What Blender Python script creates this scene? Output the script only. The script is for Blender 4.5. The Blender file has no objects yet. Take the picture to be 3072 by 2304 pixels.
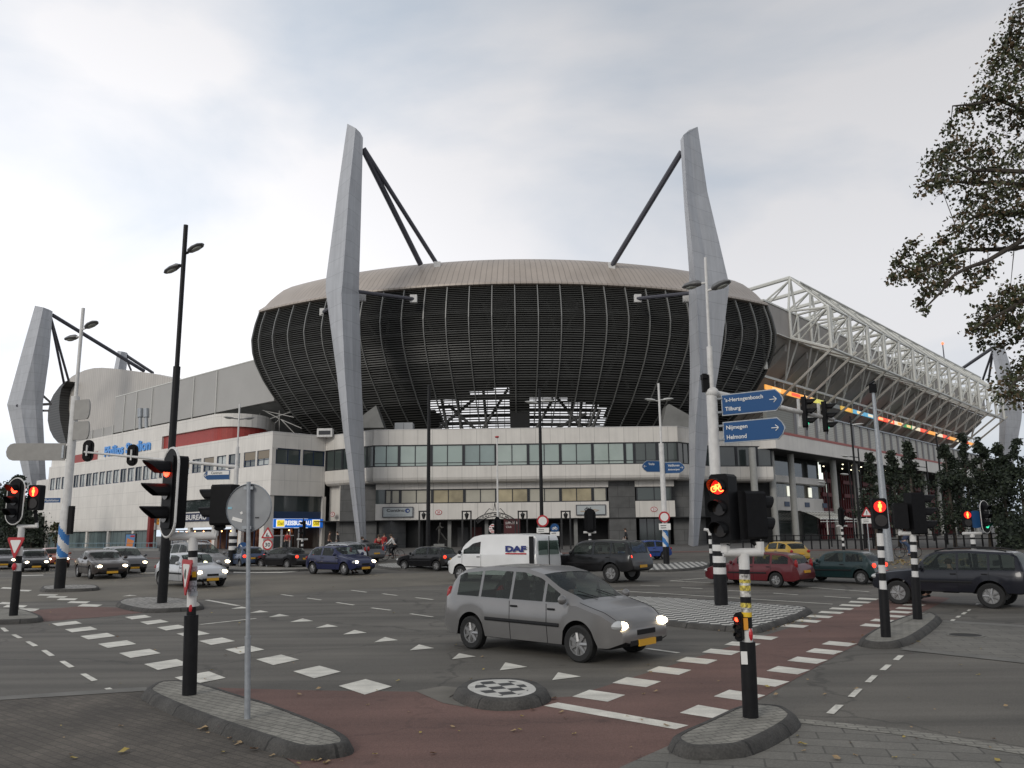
import bpy, bmesh, math, random
from mathutils import Vector as V, Matrix, Euler
R = math.radians
C = bpy.context.scene.collection
S = bpy.context.scene
# ---------------------------------------------------------------- camera, world, sun, exposure
FOC = 2430.0                      # focal length in photo pixels (3072 wide)
PIT = math.atan(443 / FOC); ROLL = -0.0122; CH = 2.2
FW = V((0, math.cos(PIT), math.sin(PIT)))
_r0 = V((1, 0, 0)); _u0 = V((0, -math.sin(PIT), math.cos(PIT)))
RT = _r0 * math.cos(ROLL) + _u0 * math.sin(ROLL)
UP = -_r0 * math.sin(ROLL) + _u0 * math.cos(ROLL)
EYE = V((0, 0, CH))
cam = bpy.data.cameras.new('camera'); cam_o = bpy.data.objects.new('camera', cam); C.objects.link(cam_o)
cam_o.matrix_world = Matrix(((RT.x, UP.x, -FW.x, 0), (RT.y, UP.y, -FW.y, 0), (RT.z, UP.z, -FW.z, CH), (0, 0, 0, 1)))
cam.sensor_width = 36; cam.lens = 36 * FOC / 3072; cam.clip_start = 0.1; cam.clip_end = 3000
S.camera = cam_o
SUN_EL, SUN_AZ = R(27), R(214)     # azimuth from +Y towards +X
w = bpy.data.worlds.new('World'); S.world = w; w.use_nodes = True
nt = w.node_tree; N = nt.nodes; L = nt.links; N.clear()
out = N.new('ShaderNodeOutputWorld'); bg = N.new('ShaderNodeBackground'); bg.inputs[1].default_value = 0.1
sky = N.new('ShaderNodeTexSky'); sky.sky_type = 'NISHITA'; sky.sun_disc = False
sky.sun_elevation = SUN_EL; sky.sun_rotation = SUN_AZ; sky.dust_density = 2.0
tc = N.new('ShaderNodeTexCoord'); mp = N.new('ShaderNodeMapping'); mp.inputs['Scale'].default_value = (1.0, 1.0, 2.2)
L.new(tc.outputs['Generated'], mp.inputs[0])
n1 = N.new('ShaderNodeTexNoise'); n1.inputs['Scale'].default_value = 1.7; n1.inputs['Detail'].default_value = 7; n1.inputs['Roughness'].default_value = .5
n1.inputs['Distortion'].default_value = .35
L.new(mp.outputs[0], n1.inputs[0])
rp = N.new('ShaderNodeValToRGB'); rp.color_ramp.elements[0].position = .40; rp.color_ramp.elements[1].position = .59
rp.color_ramp.elements[0].color = (.60, .67, .765, 1); rp.color_ramp.elements[1].color = (.90, .892, .91, 1)
L.new(n1.outputs[0], rp.inputs[0])
# cloud brightens towards the hidden sun on the left
dt = N.new('ShaderNodeVectorMath'); dt.operation = 'DOT_PRODUCT'
dt.inputs[1].default_value = (-.80, .58, .16)
L.new(tc.outputs['Generated'], dt.inputs[0])
mr = N.new('ShaderNodeMapRange'); mr.inputs[1].default_value = .35; mr.inputs[2].default_value = .95; mr.inputs[3].default_value = 9.2; mr.inputs[4].default_value = 13.6
mr.interpolation_type = 'SMOOTHSTEP'
L.new(dt.outputs['Value'], mr.inputs[0])
sx = N.new('ShaderNodeSeparateXYZ'); L.new(tc.outputs['Generated'], sx.inputs[0])
mz = N.new('ShaderNodeMapRange'); mz.inputs[1].default_value = .28; mz.inputs[2].default_value = .75; mz.inputs[3].default_value = 1.0; mz.inputs[4].default_value = .66
L.new(sx.outputs[2], mz.inputs[0]); mm = N.new('ShaderNodeMath'); mm.operation = 'MULTIPLY'; L.new(mr.outputs[0], mm.inputs[0]); L.new(mz.outputs[0], mm.inputs[1])
sc = N.new('ShaderNodeVectorMath'); sc.operation = 'SCALE'
L.new(rp.outputs[0], sc.inputs[0]); L.new(mm.outputs[0], sc.inputs['Scale'])
mx = N.new('ShaderNodeMixRGB'); mx.inputs[0].default_value = .93
L.new(sky.outputs[0], mx.inputs[1]); L.new(sc.outputs[0], mx.inputs[2])
L.new(mx.outputs[0], bg.inputs[0]); L.new(bg.outputs[0], out.inputs[0])
sl = bpy.data.lights.new('sun', 'SUN'); sl.energy = 1.15; sl.angle = R(20); sl.color = (1, .95, .88)
so = bpy.data.objects.new('sun', sl); C.objects.link(so)
sd = V((math.sin(SUN_AZ) * math.cos(SUN_EL), math.cos(SUN_AZ) * math.cos(SUN_EL), math.sin(SUN_EL)))
so.rotation_euler = sd.to_track_quat('Z', 'Y').to_euler(); so.location = (-30, -60, 40)
S.view_settings.view_transform = 'Standard'; S.view_settings.look = 'None'; S.view_settings.exposure = 0.0; S.view_settings.gamma = 1
S.cycles.max_bounces = 5; S.cycles.diffuse_bounces = 2; S.cycles.glossy_bounces = 3; S.cycles.transparent_max_bounces = 8
# ---------------------------------------------------------------- photo pixels -> places
def ray(px, py): return FW + RT * ((px - 1536) / FOC) + UP * (-(py - 1152) / FOC)
def gz(y): return min(max((y - 25) / 55, 0), 1) * .75     # the ground climbs gently towards the stadium
def atY(px, py, Y):
    d = ray(px, py); return EYE + d * (Y / d.y)
def Gk(px, py, h=.12):              # the same on top of a kerbed island
    g = G(px, py); d = ray(px, py); p = EYE + d * ((gz(g.y) + h - CH) / d.z); return V((p.x, p.y, gz(p.y) + h))
def G(px, py):
    z = 0.0
    for i in range(40):
        d = ray(px, py); p = EYE + d * ((z - CH) / d.z); z = .5 * z + .5 * gz(p.y)
    return V((p.x, p.y, gz(p.y)))
class Fr:                           # a vertical facade plane: t along it, z up, o outwards
    def __init__(s, p0, d, n): s.p0, s.d, s.n = V((p0[0], p0[1], 0)), V((d[0], d[1], 0)).normalized(), V((n[0], n[1], 0)).normalized()
    def pt(s, t, z, o=0): return s.p0 + s.d * t + s.n * o + V((0, 0, z))
    def px(s, px, py, o=0):
        d = ray(px, py); q = s.p0 + s.n * o; p = EYE + d * ((q - EYE).dot(s.n) / d.dot(s.n)); return (p - q).dot(s.d), p.z
# ---------------------------------------------------------------- materials
MC = {}
def node(t, ty, **k):
    n = t.nodes.new(ty)
    for a, b in k.items(): setattr(n, a, b)
    return n
def mat(name, col, rough=.6, metal=0, noise=0, nscale=4, bump=0, bscale=60, spec=.5, emit=0, coat=0, uv=None, joint=None, fine=0):
    if name in MC: return MC[name]
    m = bpy.data.materials.new(name); m.use_nodes = True; t = m.node_tree; b = t.nodes['Principled BSDF']
    b.inputs['Base Color'].default_value = (*col, 1); b.inputs['Roughness'].default_value = rough; b.inputs['Metallic'].default_value = metal
    b.inputs['Specular IOR Level'].default_value = spec; b.inputs['Coat Weight'].default_value = coat; b.inputs['Coat Roughness'].default_value = .05
    if emit: b.inputs['Emission Color'].default_value = (*col, 1); b.inputs['Emission Strength'].default_value = emit
    tc = t.nodes.new('ShaderNodeTexCoord'); src = None
    if noise:
        n = t.nodes.new('ShaderNodeTexNoise'); n.inputs['Scale'].default_value = nscale; n.inputs['Detail'].default_value = 6
        t.links.new(tc.outputs['Object'], n.inputs[0])
        r = t.nodes.new('ShaderNodeMapRange'); r.inputs[1].default_value = .3; r.inputs[2].default_value = .7; r.inputs[3].default_value = 1 - noise; r.inputs[4].default_value = 1 + noise
        t.links.new(n.outputs[0], r.inputs[0]); src = r.outputs[0]
        if fine:
            n2 = t.nodes.new('ShaderNodeTexNoise'); n2.inputs['Scale'].default_value = bscale; n2.inputs['Detail'].default_value = 2
            t.links.new(tc.outputs['Object'], n2.inputs[0])
            r2 = t.nodes.new('ShaderNodeMapRange'); r2.inputs[1].default_value = .3; r2.inputs[2].default_value = .7; r2.inputs[3].default_value = 1 - fine; r2.inputs[4].default_value = 1 + fine
            t.links.new(n2.outputs[0], r2.inputs[0]); mm = node(t, 'ShaderNodeMath', operation='MULTIPLY')
            t.links.new(src, mm.inputs[0]); t.links.new(r2.outputs[0], mm.inputs[1]); src = mm.outputs[0]
    if joint:                       # panel or paver joints: (width, height, line width, line colour factor, row offset)
        br = t.nodes.new('ShaderNodeTexBrick'); br.offset = joint[4]; br.inputs['Scale'].default_value = 1
        br.inputs['Brick Width'].default_value = joint[0]; br.inputs['Row Height'].default_value = joint[1]; br.inputs['Mortar Size'].default_value = joint[2]
        br.inputs['Mortar Smooth'].default_value = .3
        vr = joint[5] if len(joint) > 5 else .04
        br.inputs['Color1'].default_value = (1 - vr,) * 3 + (1,); br.inputs['Color2'].default_value = (1 + vr,) * 3 + (1,); br.inputs['Mortar'].default_value = (joint[3],) * 3 + (1,)
        t.links.new(tc.outputs['UV'], br.inputs[0])
        if src:
            mm = node(t, 'ShaderNodeVectorMath', operation='SCALE'); t.links.new(br.outputs[0], mm.inputs[0]); t.links.new(src, mm.inputs['Scale']); src = mm.outputs[0]
        else: src = br.outputs[0]
    if src is not None:
        mu = node(t, 'ShaderNodeVectorMath', operation='MULTIPLY'); mu.inputs[0].default_value = col
        t.links.new(src, mu.inputs[1]); t.links.new(mu.outputs[0], b.inputs['Base Color'])
    if bump:
        n = t.nodes.new('ShaderNodeTexNoise'); n.inputs['Scale'].default_value = bscale; n.inputs['Detail'].default_value = 3
        t.links.new(tc.outputs['Object'], n.inputs[0]); bp = t.nodes.new('ShaderNodeBump'); bp.inputs['Strength'].default_value = bump; bp.inputs['Distance'].default_value = .02
        t.links.new(n.outputs[0], bp.inputs['Height']); t.links.new(bp.outputs[0], b.inputs['Normal'])
    MC[name] = m; return m
def checker(name, c1, c2, s, noise=.15):
    if name in MC: return MC[name]
    m = mat(name, (.5, .5, .5), .8); t = m.node_tree; tc = t.nodes.new('ShaderNodeTexCoord'); ck = t.nodes.new('ShaderNodeTexChecker')
    ck.inputs['Scale'].default_value = s; ck.inputs[1].default_value = (*c1, 1); ck.inputs[2].default_value = (*c2, 1)
    n = t.nodes.new('ShaderNodeTexNoise'); n.inputs['Scale'].default_value = 9; t.links.new(tc.outputs['UV'], n.inputs[0])
    r = t.nodes.new('ShaderNodeMapRange'); r.inputs[3].default_value = 1 - noise; r.inputs[4].default_value = 1 + noise; t.links.new(n.outputs[0], r.inputs[0])
    mu = node(t, 'ShaderNodeVectorMath', operation='SCALE'); t.links.new(tc.outputs['UV'], ck.inputs[0]); t.links.new(ck.outputs[0], mu.inputs[0]); t.links.new(r.outputs[0], mu.inputs['Scale'])
    t.links.new(mu.outputs[0], t.nodes['Principled BSDF'].inputs['Base Color']); return m
# ---------------------------------------------------------------- things, parts, meshes
def tag(o, label, cat, group=None):
    o['label'] = label; o['category'] = cat
    if group: o['group'] = group
    return o
def thing(name, label, cat, loc, rz=0, group=None):
    o = bpy.data.objects.new(name, None); C.objects.link(o); o.location = loc; o.rotation_euler = (0, 0, rz); o.empty_display_size = .2
    return tag(o, label, cat, group)
def mw(o):
    m = Matrix.Translation(o.location) @ Euler(o.rotation_euler).to_matrix().to_4x4() @ Matrix.Diagonal((*o.scale, 1))
    return mw(o.parent) @ m if o.parent else m
class MB:
    def __init__(s): s.v, s.f, s.m = [], [], []
    def add(s, vs, fs, mi=0):
        b = len(s.v); s.v += [V(x) for x in vs]; s.f += [[b + i for i in f] for f in fs]; s.m += [mi] * len(fs); return s
    def hexa(s, a, mi=0):           # eight corners: bottom four ccw, top four ccw
        return s.add(a, [(0, 3, 2, 1), (4, 5, 6, 7), (0, 1, 5, 4), (1, 2, 6, 5), (2, 3, 7, 6), (3, 0, 4, 7)], mi)
    def box(s, c, d, rz=0, M=None, mi=0):
        x, y, z = d[0] / 2, d[1] / 2, d[2] / 2
        a = [V(q) for q in ((-x, -y, -z), (x, -y, -z), (x, y, -z), (-x, y, -z), (-x, -y, z), (x, -y, z), (x, y, z), (-x, y, z))]
        if M is None: M = Matrix.Rotation(rz, 3, 'Z')
        return s.hexa([M @ q + V(c) for q in a], mi)
    def fb(s, fr, t0, t1, z0, z1, o0, o1, mi=0):    # box in a facade frame
        return s.hexa([fr.pt(t0, z0, o1), fr.pt(t1, z0, o1), fr.pt(t1, z0, o0), fr.pt(t0, z0, o0), fr.pt(t0, z1, o1), fr.pt(t1, z1, o1), fr.pt(t1, z1, o0), fr.pt(t0, z1, o0)], mi)
    def tube(s, p0, p1, r0, r1=None, n=8, mi=0, cap=True):
        p0, p1 = V(p0), V(p1); r1 = r0 if r1 is None else r1; d = (p1 - p0)
        if d.length < 1e-6: return s
        q = d.normalized(); a = q.orthogonal().normalized(); b = q.cross(a); vs = []
        for p, r in ((p0, r0), (p1, r1)):
            vs += [p + (a * math.cos(2 * math.pi * i / n) + b * math.sin(2 * math.pi * i / n)) * r for i in range(n)]
        fs = [(i, (i + 1) % n, n + (i + 1) % n, n + i) for i in range(n)]
        if cap: fs += [tuple(range(n - 1, -1, -1)), tuple(range(n, 2 * n))]
        return s.add(vs, fs, mi)
    def path(s, pts, rs, n=8, mi=0):
        pts = [V(p) for p in pts]; rs = rs if hasattr(rs, '__len__') else [rs] * len(pts); rings = []; a = None
        for i, p in enumerate(pts):
            d = (pts[min(i + 1, len(pts) - 1)] - pts[max(i - 1, 0)]).normalized()
            a = d.orthogonal().normalized() if a is None else (a - d * a.dot(d)).normalized(); b = d.cross(a)
            rings.append([p + (a * math.cos(2 * math.pi * k / n) + b * math.sin(2 * math.pi * k / n)) * rs[i] for k in range(n)])
        return s.loft(rings, True, True, mi)
    def loft(s, rings, closed=True, caps=True, mi=0):
        n = len(rings[0]); vs = [p for r in rings for p in r]; fs = []
        for j in range(len(rings) - 1):
            for i in range(n if closed else n - 1):
                fs.append((j * n + i, j * n + (i + 1) % n, (j + 1) * n + (i + 1) % n, (j + 1) * n + i))
        if caps and closed: fs += [tuple(range(n - 1, -1, -1)), tuple(range((len(rings) - 1) * n, len(rings) * n))]
        return s.add(vs, fs, mi)
    def prism(s, poly, M, d, mi=0):  # 2-D outline (ccw) in the x-y plane of M, extruded along M's z
        n = len(poly); vs = [M @ V((x, y, 0)) for x, y in poly] + [M @ V((x, y, d)) for x, y in poly]
        return s.add(vs, [tuple(range(n - 1, -1, -1)), tuple(range(n, 2 * n))] + [(i, (i + 1) % n, n + (i + 1) % n, n + i) for i in range(n)], mi)
    def ell(s, c, r, M=None, nu=12, nv=8, mi=0):
        vs = []; fs = []; M = M or Matrix.Identity(3)
        for j in range(nv + 1):
            a = math.pi * j / nv
            for i in range(nu):
                b = 2 * math.pi * i / nu; vs.append(V(c) + M @ V((r[0] * math.sin(a) * math.cos(b), r[1] * math.sin(a) * math.sin(b), r[2] * math.cos(a))))
        for j in range(nv):
            for i in range(nu): fs.append((j * nu + i, (j + 1) * nu + i, (j + 1) * nu + (i + 1) % nu, j * nu + (i + 1) % nu))
        return s.add(vs, fs, mi)
    def build(s, name, m, parent=None, smooth=False, world=True, bevel=0, uvf=None, weld=False):
        me = bpy.data.meshes.new(name); me.from_pydata([tuple(q) for q in s.v], [], s.f)
        ms = m if isinstance(m, (list, tuple)) else [m]
        for q in ms: me.materials.append(q)
        for p, i in zip(me.polygons, s.m): p.material_index = min(i, len(ms) - 1); p.use_smooth = bool(smooth)
        if uvf:
            u = me.uv_layers.new(name='UVMap')
            for lp in me.loops: u.data[lp.index].uv = uvf(s.v[lp.vertex_index])
        if parent is not None and world: me.transform(mw(parent).inverted())
        if weld:
            b = bmesh.new(); b.from_mesh(me); bmesh.ops.remove_doubles(b, verts=b.verts, dist=1e-4); b.to_mesh(me); b.free()
        o = bpy.data.objects.new(name, me); C.objects.link(o)
        if parent is not None: o.parent = parent
        if smooth: me.set_sharp_from_angle(angle=R(40))
        if bevel:
            q = o.modifiers.new('bevel', 'BEVEL'); q.width = bevel; q.segments = 2; q.limit_method = 'ANGLE'
        me.update(); return o
def struct(o): o['kind'] = 'structure'; return o
def dup(root, loc, rz=0, label=None, scale=None):
    r = root.copy(); C.objects.link(r); r.location = loc; r.rotation_euler = (0, 0, rz)
    if scale: r.scale = (scale,) * 3
    if label: r['label'] = label
    for ch in list(root.children):
        c = ch.copy(); C.objects.link(c); c.parent = r
        for g in list(ch.children):
            d = g.copy(); C.objects.link(d); d.parent = c
    return r
def uvfr(fr): return lambda p: ((V(p) - fr.p0).dot(fr.d), p.z)
def uvxy(a=0):
    ca, sa = math.cos(a), math.sin(a); return lambda p: (p.x * ca + p.y * sa, -p.x * sa + p.y * ca)
def text(name, s, m, M, h, parent=None, bold=0.0, depth=.01, width=None, world=True):
    cu = bpy.data.curves.new(name, 'FONT'); cu.body = s; cu.align_x = 'CENTER'; cu.align_y = 'CENTER'; cu.size = 1; cu.extrude = depth; cu.offset = bold; cu.resolution_u = 3
    o = bpy.data.objects.new(name, cu); C.objects.link(o); bpy.context.view_layer.update()
    me = bpy.data.meshes.new_from_object(o.evaluated_get(bpy.context.evaluated_depsgraph_get())); bpy.data.objects.remove(o); bpy.data.curves.remove(cu)
    xs = [q.co.x for q in me.vertices]; ys = [q.co.y for q in me.vertices]; ww, hh = max(xs) - min(xs), max(ys) - min(ys); cx, cy = (max(xs) + min(xs)) / 2, (max(ys) + min(ys)) / 2
    k = h / hh; kx = width / ww if width else k
    me.transform(Matrix.Diagonal((kx, k, 1, 1)) @ Matrix.Translation((-cx, -cy, 0))); me.transform(M)
    me.materials.clear(); me.materials.append(m); me.name = name
    if parent is not None and world: me.transform(mw(parent).inverted())
    o = bpy.data.objects.new(name, me); C.objects.link(o); o.parent = parent; return o
def facing(p, nx, ny):              # matrix with local x to the reader's right, y up, z out of the face
    n = V((nx, ny, 0)).normalized(); x = V((0, 0, 1)).cross(n)
    return Matrix(((x.x, 0, n.x, p[0]), (x.y, 0, n.y, p[1]), (0, 1, 0, p[2]), (0, 0, 0, 1)))
# palette
WHITE = mat('white_panel', (.71, .68, .63), .55, noise=.05, nscale=.6, joint=(1.5, 1.5, .022, .76, 0.0, .025))
WHITEF = mat('white_panel_front', (.66, .63, .58), .55, noise=.06, nscale=.6, joint=(1.46, 90, .022, .62, 0.0, .02))
WHITE2 = mat('white_render', (.66, .63, .58), .55, noise=.07, nscale=.5)
TOWER = mat('tower_panel', (.44, .45, .47), .5, noise=.05, nscale=.7, joint=(400, 1.6, .03, .74, 0.0, .025))
DARKC = mat('dark_concrete', (.10, .10, .098), .8, noise=.18, nscale=1.2, joint=(2.2, 1.1, .03, .6, .5))
CONC = mat('grey_concrete', (.20, .20, .19), .8, noise=.15, nscale=.8)
GLASS = mat('window_glass', (.035, .045, .045), .06, spec=.9)
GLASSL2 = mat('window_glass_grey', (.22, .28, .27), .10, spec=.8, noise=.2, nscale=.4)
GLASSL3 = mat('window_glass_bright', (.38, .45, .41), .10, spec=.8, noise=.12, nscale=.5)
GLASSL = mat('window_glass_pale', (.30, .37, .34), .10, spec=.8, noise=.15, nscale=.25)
BLIND = mat('window_blind', (.42, .40, .33), .5, noise=.18, nscale=.5)
FRAME = mat('window_frame', (.02, .022, .026), .5)
NAVY = mat('navy_frame', (.012, .028, .07), .45)
BLACK = mat('black_paint', (.010, .010, .011), .45, spec=.22, noise=.25, nscale=9)
SIGBLK = mat('signal_black', (.007, .007, .008), .55, spec=.15, noise=.2, nscale=14)
WPAINT = mat('white_paint', (.62, .61, .59), .45, noise=.10, nscale=5)
GALV = mat('galvanised_steel', (.33, .35, .37), .45, .4, noise=.15, nscale=14)
STEELW = mat('white_steel', (.64, .64, .595), .45, noise=.06, nscale=2)
STAY = mat('dark_steel', (.07, .07, .085), .45, noise=.1)
SIGNBK = mat('sign_back', (.26, .27, .28), .5, .2, noise=.1, nscale=7)
BLUE = mat('sign_blue', (.014, .072, .20), .4, spec=.3)
RED = mat('sign_red', (.42, .02, .025), .4)
SWHITE = mat('sign_white', (.74, .73, .70), .4)
YEL = mat('sign_yellow', (.75, .50, .03), .4)
ASPH = mat('asphalt', (.106, .098, .083), .78, noise=.16, nscale=.35, bump=.35, bscale=55, fine=.22)
REDP = mat('red_asphalt', (.135, .075, .061), .85, noise=.15, nscale=.6, bump=.35, bscale=55, fine=.20)
MARK = mat('road_paint', (.62, .60, .53), .6, noise=.13, nscale=3.5, bump=.1, bscale=60, fine=.10)
KERB = mat('kerb_stone', (.058, .055, .050), .85, noise=.35, nscale=3, bump=.5, bscale=40, fine=.25, joint=(.98, 9, .022, .35, 0, .14))
TILE = mat('pavement_tile', (.150, .143, .125), .85, noise=.18, nscale=.8, bump=.3, bscale=45, joint=(.6, .3, .012, .55, .5, .13), fine=.15)
BRICK = mat('brick_paver', (.088, .076, .062), .88, noise=.36, nscale=.9, bump=.35, bscale=45, joint=(.21, .105, .010, .68, .5, .16), fine=.15)
PAVE = mat('plaza_paving', (.11, .105, .098), .88, noise=.2, nscale=.5, joint=(.6, .6, .015, .7, .5, .06))
ISLE = mat('island_paver', (.23, .22, .19), .88, noise=.2, nscale=1.5, bump=.35, bscale=40, joint=(.21, .105, .012, .55, .5, .10), fine=.15)
def wear(m, c2, sc_, dirx, amt):       # long tyre-polished streaks, darker repair patches and fine cracks
    t = m.node_tree; b = t.nodes['Principled BSDF']; old = b.inputs['Base Color'].links[0].from_socket; tc = t.nodes.new('ShaderNodeTexCoord')
    mp = t.nodes.new('ShaderNodeMapping'); mp.inputs['Rotation'].default_value = (0, 0, dirx); mp.inputs['Scale'].default_value = (.05, .9, 1); t.links.new(tc.outputs['Object'], mp.inputs[0])
    n = t.nodes.new('ShaderNodeTexNoise'); n.inputs['Scale'].default_value = sc_; n.inputs['Detail'].default_value = 4; t.links.new(mp.outputs[0], n.inputs[0])
    r = t.nodes.new('ShaderNodeMapRange'); r.inputs[1].default_value = .35; r.inputs[2].default_value = .65; r.inputs[3].default_value = 1 - amt; r.inputs[4].default_value = 1 + amt; t.links.new(n.outputs[0], r.inputs[0])
    v = t.nodes.new('ShaderNodeTexVoronoi'); v.feature = 'DISTANCE_TO_EDGE'; v.inputs['Scale'].default_value = .16; n3 = t.nodes.new('ShaderNodeTexNoise'); n3.inputs['Scale'].default_value = 1.2; n3.inputs['Detail'].default_value = 5
    t.links.new(tc.outputs['Object'], n3.inputs[0]); ad = node(t, 'ShaderNodeVectorMath', operation='MULTIPLY_ADD'); ad.inputs[1].default_value = (1.4, 1.4, 0); t.links.new(n3.outputs[1], ad.inputs[0]); t.links.new(tc.outputs['Object'], ad.inputs[2]); t.links.new(ad.outputs[0], v.inputs[0])
    cr = t.nodes.new('ShaderNodeMapRange'); cr.inputs[1].default_value = .002; cr.inputs[2].default_value = .009; cr.inputs[3].default_value = c2; cr.inputs[4].default_value = 1; t.links.new(v.outputs[0], cr.inputs[0])
    v2 = t.nodes.new('ShaderNodeTexVoronoi'); v2.inputs['Scale'].default_value = 1.1; t.links.new(tc.outputs['Object'], v2.inputs[0]); sp = t.nodes.new('ShaderNodeMapRange'); sp.inputs[1].default_value = .03; sp.inputs[2].default_value = .12; sp.inputs[3].default_value = .72; sp.inputs[4].default_value = 1; t.links.new(v2.outputs[0], sp.inputs[0])
    cur = r.outputs[0]
    for o_ in (cr.outputs[0], sp.outputs[0]): q = node(t, 'ShaderNodeMath', operation='MULTIPLY'); t.links.new(cur, q.inputs[0]); t.links.new(o_, q.inputs[1]); cur = q.outputs[0]
    s_ = node(t, 'ShaderNodeVectorMath', operation='SCALE'); t.links.new(old, s_.inputs[0]); t.links.new(cur, s_.inputs['Scale']); t.links.new(s_.outputs[0], b.inputs['Base Color'])
wear(ASPH, .66, 1.6, R(40), .26); wear(REDP, .84, 1.6, R(-48), .16); wear(MARK, .75, 5, 0, .12)
def streak(m, lo):                      # rain streaks down a wall
    t = m.node_tree; b = t.nodes['Principled BSDF']; old = b.inputs['Base Color'].links[0].from_socket; tc = t.nodes.new('ShaderNodeTexCoord'); mp = t.nodes.new('ShaderNodeMapping'); mp.inputs['Scale'].default_value = (1.7, 1.7, .10); t.links.new(tc.outputs['Object'], mp.inputs[0])
    n = t.nodes.new('ShaderNodeTexNoise'); n.inputs['Scale'].default_value = 1.3; n.inputs['Detail'].default_value = 6; n.inputs['Roughness'].default_value = .7; t.links.new(mp.outputs[0], n.inputs[0])
    r = t.nodes.new('ShaderNodeMapRange'); r.inputs[1].default_value = .36; r.inputs[2].default_value = .58; r.inputs[3].default_value = lo; r.inputs[4].default_value = 1.03; t.links.new(n.outputs[0], r.inputs[0])
    s_ = node(t, 'ShaderNodeVectorMath', operation='SCALE'); t.links.new(old, s_.inputs[0]); t.links.new(r.outputs[0], s_.inputs['Scale']); t.links.new(s_.outputs[0], b.inputs['Base Color'])
for q in (WHITE, WHITEF, WHITE2): streak(q, .94)
streak(TOWER, .90)
def lamp(name, col, e): return mat(name, col, .4, emit=e)
# ---------------------------------------------------------------- ground, roads, paths, islands
def sheet(name, pts, h, m, px=True, uva=0.0, kind=True, parent=None):
    q = [G(*p) if px else V((p[0], p[1], 0)) for p in pts]
    b = bmesh.new(); f = b.faces.new([b.verts.new((p.x, p.y, 0)) for p in q])
    if f.normal.z < 0 or sum(q[i].x * q[(i + 1) % len(q)].y - q[(i + 1) % len(q)].x * q[i].y for i in range(len(q))) < 0: bmesh.ops.reverse_faces(b, faces=[f])
    for y in (25, 80): bmesh.ops.bisect_plane(b, geom=b.verts[:] + b.edges[:] + b.faces[:], plane_co=(0, y, 0), plane_no=(0, 1, 0))
    bmesh.ops.triangulate(b, faces=b.faces[:])
    u = b.loops.layers.uv.new('UVMap'); uf = uvxy(uva)
    for v in b.verts: v.co.z = gz(v.co.y) + h
    for f in b.faces:
        for lp in f.loops: lp[u].uv = uf(lp.vert.co)
    me = bpy.data.meshes.new(name); b.to_mesh(me); b.free(); me.materials.append(m)
    o = bpy.data.objects.new(name, me); C.objects.link(o)
    return struct(o)
sheet('ground', [(-1500, -300), (1500, -300), (1500, 2500), (-1500, 2500)], 0, PAVE, False)
sheet('road', [(-260, -30), (260, -30), (200, 40), (75, 61.5), (-90, 61.5), (-260, 120)], .004, ASPH, False)
ra = R(35)
sheet('cycle_path', [(560, 2062), (900, 2072), (1250, 2077), (1345, 2100), (1560, 2100), (1718, 2091), (2690, 1778), (2850, 1795), (2530, 1956), (2213, 2137), (2170, 2165), (2014, 2236), (1861, 2304), (1600, 2520), (700, 2520), (900, 2304), (560, 2100)], .008, REDP)
sheet('cycle_crossing', [(62, 1835), (233, 1820), (346, 1823), (437, 1838), (328, 1850), (127, 1866)], .008, REDP)
sheet('cycle_lane', [(-70, 62), (70, 62), (70, 64.5), (-70, 64.5)], .012, REDP, False)
sheet('pavement', [(-1400, 2190), (0, 2102), (420, 2074), (560, 2078), (900, 2304), (700, 2520), (-1400, 2700)], .008, BRICK, uva=R(-38))
sheet('pavement', [(2014, 2236), (2230, 2180), (2380, 2170), (2700, 2208), (2950, 2248), (3072, 2268), (3900, 2420), (3000, 2700), (1600, 2520), (1861, 2304)], .009, TILE, uva=R(-14))
sheet('pavement_edge', [(2370, 2156), (2700, 2190), (2950, 2228), (3072, 2247), (3900, 2385), (3900, 2420), (3072, 2268), (2950, 2248), (2700, 2208), (2380, 2170)], .013, ISLE, uva=R(-14))
sheet('pavement', [(2700, 1946), (2825, 1867), (3072, 1882), (4200, 1945), (4200, 2110), (3072, 1984)], .009, TILE, uva=R(-14))
CEDGE = mat('concrete_edging', (.15, .145, .13), .85, noise=.2, nscale=2)
sheet('pavement_edge', [(-1400, 2180), (0, 2092), (400, 2066), (440, 2064), (440, 2075), (0, 2103), (-1400, 2192)], .014, CEDGE)
sheet('pavement_edge', [(2718, 1944), (3072, 1983), (4200, 2108), (4200, 2120), (3072, 1992), (2700, 1951)], .014, CEDGE)
sheet('pavement_edge', [(2830, 1862), (3072, 1877), (4200, 1940), (4200, 1947), (3072, 1884), (2825, 1868)], .014, CEDGE)
sheet('asphalt_strip', [(-300, 1812), (700, 1797), (1000, 1772), (1330, 1754), (1720, 1737), (1720, 1716), (1300, 1719), (900, 1724), (-300, 1738)], .007, mat('pale_asphalt', (.135, .122, .098), .85, noise=.2, nscale=.4, bump=.3, bscale=50, fine=.2))
sheet('asphalt_patch', [(1245, 2075), (1330, 2060), (1390, 2068), (1347, 2094), (1400, 2124), (1330, 2112)], .012, mat('worn_asphalt', (.14, .13, .11), .9, noise=.2, nscale=2))
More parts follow.
